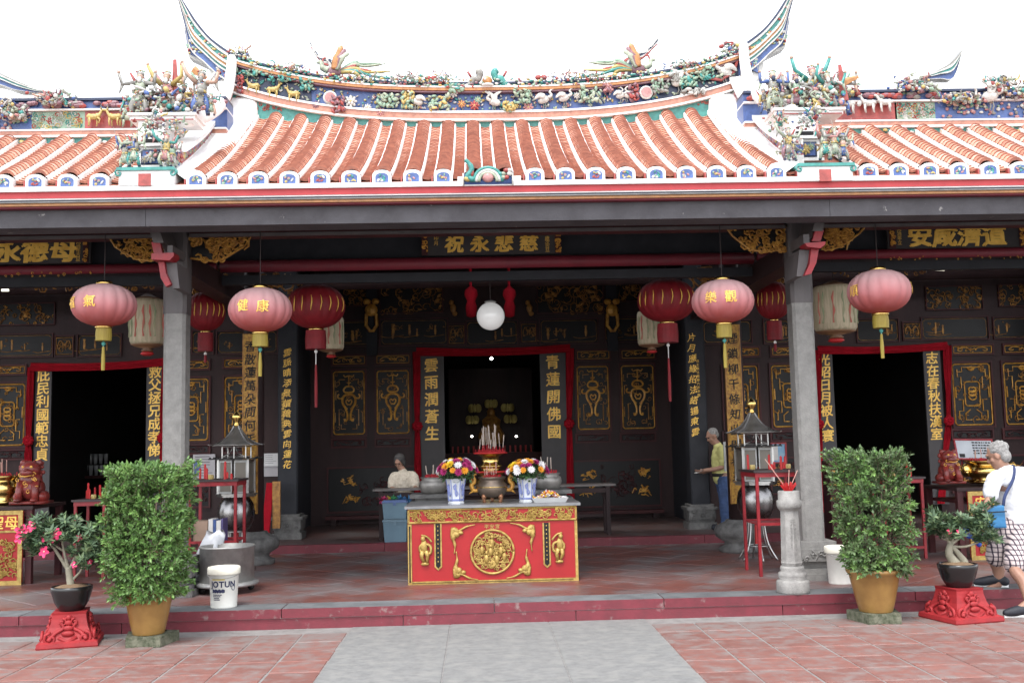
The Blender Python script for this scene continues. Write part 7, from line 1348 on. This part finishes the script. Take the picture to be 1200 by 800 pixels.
def bonsai(lab, plab, px, pyb, Y, branches, seed, flowers, fat, wpx):
    c = P(px, pyb, Y); c.z = 0; u = unitY(Y); H = 37*u; wb = wpx*u/2
    pd = thing('plant_pedestal', plab, 'pedestal', c, 'red carved plant pedestals', rad(14)); mb = MB(); k = math.sqrt(2); R4 = Matrix.Rotation(PI/4, 3, 'Z')
    mb.lathe([(wb*k*.98,0),(wb*k,.012),(wb*k*.98,.045),(wb*k*.86,.06),(wb*k*.74,.10),(wb*k*.62,.17),(wb*k*.56,.24),(wb*k*.55,H-.02),(wb*k*.57,H)], (0,0,0), 4, R=R4); mb.build('pedestal_body', pedm, pd)
    mb = MB(); mb.smooth = True
    for s in range(4):
        i0 = len(mb.v); 
        for sx in (-1, 1):
            mb.tube(smooth_pts([(0,-wb*.60,H*.9),(sx*wb*.22,-wb*.63,H*.72),(sx*wb*.16,-wb*.66,H*.55),(sx*wb*.42,-wb*.74,H*.42),(sx*wb*.62,-wb*.88,H*.22)],4), [.010]*4+[.016]*9+[.02]*4, 6); mb.tube([( p[0], -wb*.84, p[2]) for p in spiral(sx*wb*.55, H*.27, 0, wb*.24, 1.3, PI/2, -sx)], .014, 6)
            mb.tube([(p[0], -wb*.66, p[2]) for p in spiral(sx*wb*.2, H*.72, 0, wb*.14, 1.2, PI/2, sx)], .010, 6)
        for j in range(4): mb.ell((0,-wb*(.62+.05*j),H*(.85-.15*j)), (wb*(.10+.04*j),.018,wb*.10), 8, 5)
        mb.tube([(-wb*.3,-wb*.80,H*.3),(0,-wb*.86,H*.16),(wb*.3,-wb*.80,H*.3)], .016, 6); mb.rot(i0, Matrix.Rotation(s*PI/2, 4, 'Z'))
    mb.build('acanthus_relief', pedm, pd)
    t = thing('bonsai', lab, 'plant', (c.x, c.y, H)); mb = MB(); mb.smooth = True; rp = 22.5*u; hp = 27*u
    mb.lathe([(rp*.55,0),(rp*.6,.01),(rp*.82,hp*.35),(rp*.98,hp*.8),(rp*1.0,hp*.95),(rp*.97,hp),(rp*.9,hp),(rp*.88,hp*.93),(.01,hp*.92)], (0,0,0), 40); mb.build('bowl_pot', blackpot, t); mb = MB(); mb.lathe([(rp*.89,hp*.94),(rp*.5,hp*1.05),(.01,hp*1.08)], (0,0,0), 18); mb.build('soil', mk('sandy soil', (.20,.13,.075), (.13,.08,.045), rough=1, scale=25, bump=.5), t)
    rg = random.Random(seed); q = lambda x, y, d=0.0: Vector((P(x, y, Y).x-c.x, d, P(x, y, Y).z-H)); tr = MB(); tr.smooth = True; tips = []; lv = MB()
    for i, (pts, r) in enumerate(branches):
        pp = smooth_pts([q(*p) for p in pts], 4); n = len(pp); tr.tube(pp, [r[0]+(r[1]-r[0])*k/(n-1) for k in range(n)], 9)
        if r[1] < .012: tips += [pp[-1], pp[-3], pp[-5]]
    tr.build('trunk', barkpale, t)
    for p in tips:
        for s in range(7):
            o = p+Vector((rg.gauss(0,.045), rg.gauss(0,.06), rg.gauss(.01,.035))); out = Vector((rg.gauss(0,.6), rg.gauss(-.2,.6), 1)).normalized(); a = out.orthogonal().normalized(); b = out.cross(a)
            for k in range(13):
                th = k*2.4; e = a*math.cos(th)+b*math.sin(th); d = (e+out*rg.uniform(.0,.8)).normalized(); lv.m = 0 if rg.random() < .7 else 1; lv.leaf(o+out*.004*k, d, (out-e*.3).normalized(), rg.uniform(.055,.085), rg.uniform(.022,.032))
    lv.build('foliage', [mk('bonsai leaf', (.07,.12,.06), (.04,.07,.035), rough=.45, scale=9), mk('pale bonsai leaf', (.13,.19,.085), (.09,.13,.06), rough=.45, scale=9)], t)['kind'] = 'stuff'
    for i, (x, y, s) in enumerate(flowers):
        o = q(x, y, -.09); mb = MB(); mb.m = 0; nd = Vector((rg.uniform(-.4,.4), -1, rg.uniform(.1,.5))).normalized(); a = nd.orthogonal().normalized(); b = nd.cross(a)
        for k in range(5):
            th = 2*PI*k/5+i; e = a*math.cos(th)+b*math.sin(th); sd = nd.cross(e); L = s*.88; mb.add([o, o+e*L*.5+sd*L*.36+nd*L*.22, o+e*L*.95+sd*L*.22+nd*L*.2, o+e*L*1.05+nd*L*.12, o+e*L*.95-sd*L*.22+nd*L*.2, o+e*L*.5-sd*L*.36+nd*L*.22], [(0,1,2,3),(0,3,4,5)])
        mb.m = 1; mb.ell(o+nd*.006, .009, 6, 5); mb.build('flower', [petal, throat], t)
bonsai('flowering bonsai with pink blooms in a black bowl on the left', 'red carved pedestal under the pink-flowered bonsai', 83, 748, 9.55,
    [([(84,692),(82,678),(80,664)],(.038,.028)), ([(80,668),(70,652),(58,636),(42,626)],(.019,.006)), ([(80,666),(76,650),(72,632),(66,618)],(.017,.005)), ([(81,668),(88,652),(90,636),(86,618)],(.017,.005)), ([(84,680),(95,668),(100,655),(112,640)],(.013,.005)), ([(88,655),(100,640),(106,628)],(.012,.005)), ([(58,640),(46,646),(38,636)],(.010,.005)), ([(95,666),(106,660),(116,652)],(.010,.005)), ([(74,645),(56,632),(50,618)],(.010,.005))], 5,
    [(31,622,.075),(28,630,.05),(43,615,.06),(58,628,.055),(64,630,.05),(71,625,.065),(57,645,.06),(97,629,.04),(92,660,.035),(110,657,.03)], False, 64)
bonsai('sparse bonsai with a swollen twisted trunk in a black bowl on the right', 'red carved pedestal under the swollen-trunk bonsai', 1126, 727, 9.5,
    [([(1128,668),(1118,658),(1112,648),(1114,636)],(.055,.028)), ([(1124,668),(1130,660),(1126,652),(1116,640)],(.05,.018)), ([(1114,638),(1108,628),(1098,618),(1094,608)],(.02,.006)), ([(1114,638),(1124,630),(1138,622),(1150,616)],(.018,.005)), ([(1115,636),(1118,624),(1116,614)],(.014,.006)), ([(1116,640),(1132,640),(1150,634),(1164,632)],(.014,.005)), ([(1110,632),(1104,630),(1108,620)],(.01,.005)), ([(1138,622),(1146,612),(1152,602)],(.009,.004))], 9,
    [(1107,622,.035),(1118,622,.03)], True, 66)
# ================================================================ PEOPLE
skinm = mk('skin', (.32,.18,.125), (.26,.14,.10), rough=.5, scale=8, bump=.05, spec=.35)
def remesh(mb, vox, smooth=4):
    me = mb.mesh('raw', []); o = bpy.data.objects.new('raw', me); _ts.collection.objects.link(o); r = o.modifiers.new('r', 'REMESH'); r.mode = 'VOXEL'; r.voxel_size = vox; r.use_smooth_shade = True
    s = o.modifiers.new('s', 'SMOOTH'); s.factor = .5; s.iterations = smooth; out = evaluated(o); bpy.data.objects.remove(o); bpy.data.meshes.remove(me); out.materials.clear()
    for p in out.polygons: p.use_smooth = True
    return out
def fin(name, mb, mat, t, vox, smooth=4):
    me = remesh(mb, vox, smooth)
    if name in ('polo_shirt','shorts','jeans','blouse','trousers'):            # folds in the cloth
        for v in me.vertices: n_ = mnoise.noise(Vector((v.co.x*7, v.co.y*7, v.co.z*13))); v.co += v.normal*(.014*(abs(n_)-.3)+.006*mnoise.noise(v.co*26))
    me.name = name; me.materials.append(mat); return link(name, me, t, None, True)
def limb(mb, pts, rs, n=12, k=4):
    pp = smooth_pts(pts, k); m = len(pp); rr = []
    for i in range(m):
        f = i/k; a = min(int(f), len(rs)-2); rr.append(rs[a]+(rs[a+1]-rs[a])*(f-a))
    mb.tube(pp, rr, n)
    for p, r in ((pp[0], rr[0]), (pp[-1], rr[-1])): mb.ell(p, r, n, 8)
def head(mb, c, fd, s=1.0, tilt=0.0):
    fd = fd.normalized(); sd = fd.cross(ZA).normalized(); up = sd.cross(fd); up = (up*math.cos(tilt)+fd*math.sin(tilt)).normalized(); fd = up.cross(sd)*-1 if (up.cross(sd)).dot(fd) < 0 else up.cross(sd)
    R_ = Matrix((sd, fd, up)).transposed(); f = lambda a, b, d: c+(sd*a+fd*b+up*d)*s
    mb.ell(f(0,-.012,.03), (.075*s,.095*s,.09*s), 18, 12, R_); mb.ell(f(0,.02,-.035), (.058*s,.07*s,.085*s), 16, 10, R_); mb.ell(f(0,.055,-.09), (.034*s,.035*s,.03*s), 10, 8, R_)      # skull, face, chin
    mb.tube([f(0,.078,.03), f(0,.105,-.018), f(0,.086,-.03)], [.010*s,.017*s,.014*s], 8); mb.ell(f(0,.082,.04), (.05*s,.02*s,.014*s), 10, 6, R_); mb.ell(f(0,.084,-.058), (.026*s,.014*s,.009*s), 8, 6, R_); mb.ell(f(0,.081,-.07), (.022*s,.013*s,.008*s), 8, 6, R_)
    for q in (-1, 1): mb.ell(f(q*.076,-.005,-.005), (.012*s,.022*s,.034*s), 8, 6, R_); mb.ell(f(q*.045,.055,-.02), (.022*s,.02*s,.02*s), 8, 6, R_)
    return f, R_
def eyes(c, f, s, t):
    mb = MB(); mb.smooth = True
    for q in (-1, 1): mb.ell(f(q*.031,.083,.018), .011*s, 10, 8)
    mb.build('eyes', mk('dark eye', (.02,.015,.012), rough=.2, bump=0), t, world=True)
def hand(mb, w, d, nrm, s=1.0, curl=.5, side=1):      # palm, four unequal bent fingers, thumb from the side of the palm
    d = d.normalized(); nrm = (nrm-d*nrm.dot(d)).normalized(); sd = d.cross(nrm)*side; R_ = Matrix((sd, d, nrm)).transposed(); mb.ell(w+d*.045*s, (.040*s,.052*s,.017*s), 12, 8, R_)
    for k, (off, L) in enumerate(((-.030,.062),(-.010,.075),(.010,.080),(.029,.070))):
        b = w+d*.085*s+sd*off*s; p1 = b+d*L*.42*s-nrm*.2*curl*L*s; p2 = p1+(d*(1-curl)-nrm*curl).normalized()*L*.33*s; p3 = p2+(d*(.6-curl)-nrm*1.0*curl).normalized()*L*.28*s; mb.tube([b-d*.02*s,p1,p2,p3], [.0095*s,.009*s,.0085*s,.007*s], 8)
    b = w+d*.02*s+sd*.034*s; mb.tube([b, b+(d*.5+sd*.8).normalized()*.035*s, b+(d*.9+sd*.55-nrm*.2).normalized()*.065*s], [.012*s,.011*s,.008*s], 8)
# --- man in white shirt stepping onto the platform at the right edge
def Q(x, y, Y): return P(x, y, Y)
Ym = 10.14; fd = Vector((-.80,.60,-.12))
t = thing('person', 'person in white polo shirt and plaid shorts stepping up at the right edge', 'person', (Q(1185,700,Ym).x, Ym, 0))
hd = Q(1169,534,Ym); neck = Q(1178,549,Ym); ch = Q(1184,572,Ym); pel = Q(1187,613,Ym)
shL, elL, wrL = Q(1167,560,Ym-.16), Q(1159,586,Ym-.24), Q(1144,604,Ym-.30); shR, elR, wrR = Q(1197,556,Ym+.17), Q(1206,585,Ym+.2), Q(1203,612,Ym+.18)
hF, kF, aF = Q(1178,620,Ym-.03), Q(1167,655,Ym-.02), Q(1170,684,Ym-.0); toeF = Q(1156,690,Ym+.05); hB, kB, aB = Q(1195,620,Ym-.06), Q(1189,664,Ym-.38), Q(1206,705,Ym-.62); toeB = Q(1190,716,Ym-.62)
mb = MB(); f_, R_ = head(mb, hd, fd, 1.03, .3); limb(mb, [hd-Vector((0,0,.06)), neck, ch], [.055,.06,.1]); limb(mb, [ch, (ch+pel)/2, pel], [.13,.125,.13]); limb(mb, [shL, elL, wrL], [.055,.044,.032]); limb(mb, [shR, elR, wrR], [.055,.044,.032]); limb(mb, [ch, shL], [.1,.06]); limb(mb, [ch, shR], [.1,.06])
limb(mb, [pel, hF, kF, (kF+aF)/2+Vector((.015,0,.02)), aF], [.12,.10,.058,.06,.038]); limb(mb, [pel, hB, kB, (kB+aB)/2+Vector((.02,0,.02)), aB], [.12,.10,.058,.06,.038]); limb(mb, [aF, toeF], [.038,.03]); limb(mb, [aB, toeB], [.038,.03]); hand(mb, wrL, wrL-elL+Vector((-.02,0,-.04)), Vector((-.3,-.9,.2)), .95, .5, -1); hand(mb, wrR, wrR-elR, Vector((1,0,0)), .95, .5)
fin('body', mb, skinm, t, .0085, 3); eyes(hd, f_, 1.03, t)
mb = MB(); limb(mb, [neck+Vector((0,0,-.02)), ch+Vector((.01,0,.05)), (ch+pel)/2+Vector((.02,0,0)), pel+Vector((.01,0,-.03))], [.08,.165,.18,.175], 18); limb(mb, [ch+Vector((0,0,.05)), shL, shL.lerp(elL,.74)], [.12,.078,.074], 14); limb(mb, [ch+Vector((0,0,.05)), shR, shR.lerp(elR,.78)], [.13,.085,.083], 14); mb.lathe([(.07,-.03),(.078,0),(.07,.035)], neck+Vector((0,0,.0)), 16)
whitecloth = mk('white cotton', (.58,.59,.62), (.52,.53,.56), rough=.85, scale=3, bump=.5, bs=9); fin('polo_shirt', mb, whitecloth, t, .013, 4)
plaid = bpy.data.materials.new('plaid cotton'); plaid.use_nodes = True; nt = plaid.node_tree; tc = nt.nodes.new('ShaderNodeTexCoord'); base = None; prev = None
for ax, sc_ in (('X', 26), ('Z', 22)):
    w = nt.nodes.new('ShaderNodeTexWave'); w.wave_type = 'BANDS'; w.bands_direction = ax; w.inputs['Scale'].default_value = sc_*.32; w.inputs['Distortion'].default_value = .6; nt.links.new(tc.outputs['Object'], w.inputs['Vector']); r = nt.nodes.new('ShaderNodeValToRGB'); r.color_ramp.elements[0].position = .06; r.color_ramp.elements[0].color = (.06,.045,.075,1); r.color_ramp.elements[1].position = .32; r.color_ramp.elements[1].color = (.66,.60,.59,1); nt.links.new(w.outputs[0], r.inputs[0])
    if prev is None: prev = r.outputs[0]
    else: mx = nt.nodes.new('ShaderNodeMix'); mx.data_type = 'RGBA'; mx.blend_type = 'MULTIPLY'; mx.inputs[0].default_value = .85; nt.links.new(prev, mx.inputs[6]); nt.links.new(r.outputs[0], mx.inputs[7]); nt.links.new(mx.outputs[2], bsdf(plaid).inputs['Base Color'])
bsdf(plaid).inputs['Roughness'].default_value = .9
mb = MB(); limb(mb, [pel+Vector((0,0,.02)), hF, hF.lerp(kF,.92)], [.16,.135,.105], 16); limb(mb, [pel+Vector((0,0,.02)), hB, hB.lerp(kB,.92)], [.16,.135,.105], 16); fin('shorts', mb, plaid, t, .013, 4)
mb = MB(); g = lambda a, b, d: f_(a, b, d); mb.ell(g(0,-.03,.045), (.084,.098,.088), 18, 12, R_); mb.ell(g(0,-.06,-.02), (.07,.06,.075), 14, 10, R_); rg = random.Random(4)
for i in range(50): q = rg.uniform(0,2*PI); e = rg.uniform(-.1,1.4); mb.ell(g(.078*math.cos(q)*math.cos(e), -.035+.092*math.sin(q)*math.cos(e), .045+.085*math.sin(e)), .016, 6, 5)
fin('hair', mb, mk('grey hair', (.30,.29,.28), (.15,.145,.14), rough=.8, scale=40, bump=.6, bs=90), t, .009, 2)
shoe = mk('black running shoe', (.018,.02,.028), (.012,.013,.018), rough=.6, scale=9)
for an, to, nm in ((aF, toeF, 'shoe'), (aB, toeB, 'shoe')):
    d = (to-an); d.z = 0; d.normalize(); zf = PZ if an is aF else 0.0; heel = an-d*.06; mb = MB(); mb.smooth = True; limb(mb, [Vector((heel.x,heel.y,zf+.055)), Vector((an.x,an.y,zf+.075)), Vector((to.x,to.y,zf+.05))+d*.02, Vector((to.x,to.y,zf+.04))+d*.09], [.045,.05,.045,.032]); s_ = fin(nm, mb, shoe, t, .01, 3); mb = MB(); mb.smooth = True; mb.tube([Vector((heel.x,heel.y,zf+.014))-d*.03, Vector((to.x,to.y,zf+.014))+d*.11], .045, 12, flat=.3); mb.build('sole', whiteclean, t, world=True)
for an, zf in ((aF, PZ), (aB, 0)): mb = MB(); mb.smooth = True; mb.lathe([(.047,0),(.045,.05)], Vector((an.x, an.y, zf+.09)), 14); mb.build('sock', whitecloth, t, world=True)
# shoulder bag
bc = Q(1166,605,Ym-.22); t = thing('shoulder_bag', 'blue shoulder bag slung over the white polo shirt', 'bag', bc); mb = MB(); R2 = Matrix.Rotation(rad(8), 3, 'Y'); 
vs = [(-.10,-.03,-.11),(.10,-.03,-.11),(.10,.05,-.11),(-.10,.05,-.11),(-.085,-.025,.10),(.09,-.025,.11),(.09,.045,.11),(-.085,.045,.10)]; mb.add(vs, [(3,2,1,0),(4,5,6,7),(0,1,5,4),(1,2,6,5),(2,3,7,6),(3,0,4,7)]); me = remesh(mb, .011, 5); me.materials.append(mk('blue nylon', (.03,.16,.33), (.02,.11,.24), rough=.5, scale=5, bump=.2)); link('bag_body', me, t); mb = MB(); mb.tube([(-.09,-.045,.045),(.095,-.045,.05)], .006, 5); mb.build('zip', iron, t)
mb = MB(); mb.smooth = True; navyc = mk('navy webbing', (.03,.045,.12), rough=.8, bump=.1); mb.tube(smooth_pts([bc+Vector((.09,.0,.1)), Q(1178,580,Ym-.235), Q(1187,562,Ym-.17), Q(1189,549,Ym-.08), Q(1187,545,Ym+.05)],4), .016, 6, flat=.4); mb.build('strap', navyc, t, world=True)
# blue cloth or bag held in the hand
c = Q(1141,624,Ym-.3); t = thing('blue_plastic_bag', 'bright blue crumpled plastic bag hanging from the stepping man\'s hand', 'bag', c); mb = MB(); rg = random.Random(2)
for i in range(9): mb.ell((rg.uniform(-.06,.06), rg.uniform(-.03,.03), rg.uniform(-.10,.08)), (rg.uniform(.03,.06),.04,rg.uniform(.03,.06)), 8, 6)
mb.tube([(0,0,.05),(.02,.02,.16)], [.03,.012], 6); me = remesh(mb, .012, 2); me.materials.append(mk('blue film plastic', (.05,.12,.55), (.03,.08,.42), rough=.3, scale=8, bump=.4, bs=25)); link('bag_body', me, t)
# --- man in yellow polo shirt by the right inner column
Yp = 16.15; fd = Vector((-1,-.12,-.25)); k = unitY(Yp)
t = thing('person', 'person in yellow polo shirt and jeans standing by the right inner column reading a paper', 'person', (Q(844,600,Yp).x, Yp, IZ))
hd = Q(835,511,Yp); neck = Q(841,521,Yp); ch = Q(845,533,Yp); pel = Q(847,556,Yp); sh, el, wr = Q(847,528,Yp-.18), Q(848,546,Yp-.22), Q(825,551,Yp-.18); sh2, el2, wr2 = Q(844,528,Yp+.17), Q(840,546,Yp+.18), Q(824,553,Yp+.02)
mb = MB(); f_, R_ = head(mb, hd, fd, 1.0, .3); limb(mb, [hd-Vector((-.01,0,.06)), neck, ch], [.052,.058,.1]); limb(mb, [ch, pel], [.13,.13]); limb(mb, [ch, sh, el, wr], [.1,.055,.042,.03]); limb(mb, [ch, sh2, el2, wr2], [.1,.055,.042,.03]); hand(mb, wr, Vector((-1,0,-.1)), Vector((0,-.4,-.9)), .95, .4, 1); hand(mb, wr2, Vector((-1,-.2,0)), Vector((0,.3,-.9)), .95, .4, -1)
gz = IZ; kn = [Vector((pel.x-.02, Yp-.1, IZ+.5)), Vector((pel.x+.03, Yp+.1, IZ+.5))]
for q, s_ in zip(kn, (-1, 1)): limb(mb, [pel+Vector((0,s_*.08,-.02)), q, Vector((q.x+.02,q.y,IZ+.08)), Vector((q.x-.12,q.y,IZ+.05))], [.1,.06,.04,.035])
fin('body', mb, skinm, t, .010, 3); eyes(hd, f_, 1.0, t); mb = MB(); limb(mb, [neck-Vector((0,0,.02)), ch, pel+Vector((0,0,-.02))], [.075,.16,.165], 16); limb(mb, [ch, sh, sh.lerp(el,.75)], [.13,.08,.075]); limb(mb, [ch, sh2, sh2.lerp(el2,.75)], [.13,.08,.075]); fin('polo_shirt', mb, mk('yellow cotton', (.52,.50,.20), (.44,.42,.16), rough=.85, scale=4, bump=.4, bs=12), t, .013, 4)
mb = MB()
for q, s_ in zip(kn, (-1, 1)): limb(mb, [pel+Vector((0,0,-.02)), pel+Vector((0,s_*.085,-.1)), q, Vector((q.x+.015,q.y,IZ+.07))], [.15,.115,.085,.075], 14)
fin('jeans', mb, mk('blue denim', (.05,.085,.19), (.035,.06,.13), rough=.9, scale=8, bump=.3), t, .013, 4); mb = MB(); mb.smooth = True; mb.lathe([(.168,-.025),(.172,0),(.168,.025)], pel+Vector((0,0,.0)), 20); mb.build('belt', iron, t, world=True)
mb = MB(); mb.ell(f_(0,-.03,.05), (.082,.092,.078), 16, 10, R_); mb.ell(f_(0,-.06,.0), (.07,.05,.06), 12, 8, R_); fin('hair', mb, mk('grey hair', (.30,.29,.28), rough=.8), t, .011, 2)
for q in kn: mb = MB(); limb(mb, [Vector((q.x+.07,q.y,IZ+.045)), Vector((q.x-.18,q.y,IZ+.04))], [.045,.04]); fin('shoe', mb, shoe, t, .012, 2)
p = Q(819,552,Yp-.12); o = MB().obox((0,0,0), (.13,.19,.004), Matrix.Rotation(rad(-25),3,'Y')).build('folded_paper', paper, None, p); tag(o, 'white folded paper in the hands of the yellow-shirted person', 'paper')
# --- woman seated behind the offering table on the left
Yp = 16.45; fd = Vector((-.35,-1,-.35)); t = thing('person', 'person in beige blouse sitting behind the long table left of the altar', 'person', (Q(471,600,Yp).x, Yp, IZ)); hd = Q(468,541,Yp); neck = Q(472,551,Yp); ch = Q(473,562,Yp); pel = Q(473,588,Yp)
sL, eL, wL = Q(462,558,Yp), Q(459,571,Yp-.1), Q(463,573,Yp-.32); sR, eR, wR = Q(484,557,Yp), Q(487,570,Yp-.1), Q(485,572,Yp-.32)
mb = MB(); f_, R_ = head(mb, hd, fd, .95, .25); limb(mb, [hd-Vector((0,0,.06)), neck, ch], [.048,.052,.09]); limb(mb, [ch, pel], [.12,.14]); limb(mb, [ch, sL, eL, wL], [.09,.05,.04,.028]); limb(mb, [ch, sR, eR, wR], [.09,.05,.04,.028]); hand(mb, wL, Vector((.2,-1,-.1)), ZA, .9, .4, 1); hand(mb, wR, Vector((-.2,-1,-.1)), ZA, .9, .4, -1)
for s_ in (-1, 1): limb(mb, [pel+Vector((s_*.1,0,0)), pel+Vector((s_*.12,-.4,.02)), pel+Vector((s_*.12,-.42,-.42))], [.1,.07,.05])
fin('body', mb, skinm, t, .010, 3); eyes(hd, f_, .95, t); mb = MB(); limb(mb, [neck-Vector((0,0,.03)), ch, pel], [.075,.15,.17], 16); limb(mb, [ch, sL, sL.lerp(eL,.85)], [.12,.075,.075]); limb(mb, [ch, sR, sR.lerp(eR,.85)], [.12,.075,.075]); fin('blouse', mb, mk('beige patterned cotton', (.50,.45,.38), (.36,.31,.25), rough=.9, scale=45, bump=.3), t, .013, 4)
mb = MB(); mb.ell(f_(0,-.03,.04), (.09,.1,.09), 16, 10, R_); mb.ell(f_(0,-.06,-.04), (.085,.06,.09), 12, 8, R_)
for s_ in (-1, 1): mb.ell(f_(s_*.078,-.01,-.03), (.022,.05,.08), 8, 6, R_)
fin('hair', mb, mk('dark grey hair', (.055,.052,.052), (.03,.028,.028), rough=.7, scale=40, bump=.4), t, .011, 2); mb = MB()
for s_ in (-1, 1): limb(mb, [pel+Vector((s_*.09,0,0)), pel+Vector((s_*.12,-.4,.02)), pel+Vector((s_*.12,-.42,-.4))], [.13,.1,.085])
fin('trousers', mb, mk('grey trousers', (.08,.075,.08), rough=.9), t, .014, 3)
st = thing('stool', 'dark wooden stool under the person in the beige blouse', 'stool', (pel.x, Yp, IZ)); h = pel.z-.13-IZ; MB().box(-.18,.18,-.16,.16,h-.03,h).build('seat', wood, st)
for sx in (-1, 1):
    for sy in (-1, 1): MB().box(sx*.15-.02,sx*.15+.02,sy*.13-.02,sy*.13+.02,0,h-.03).build('leg', wood, st)
# ornament that is too small to pick apart stays joined
for o_ in scene.objects:
    b_n = o_.name.split('.')[0]
    if b_n in ('crest_mosaic','cloud_scroll','crest_dragon','carved_scroll','ceramic_flowers','parapet_flowers','ridge_inlay','dull_fretwork','gilt_scene','gilt_carving','gilded_cluster','leaf_spray','acanthus_relief','print_lines','small_print','gilded_relief','brush_strokes','gilt_strokes','gilding','relief_shards'): o_['kind'] = 'stuff'
bpy.data.objects.remove(_fo); bpy.data.curves.remove(_fc); bpy.data.scenes.remove(_ts)
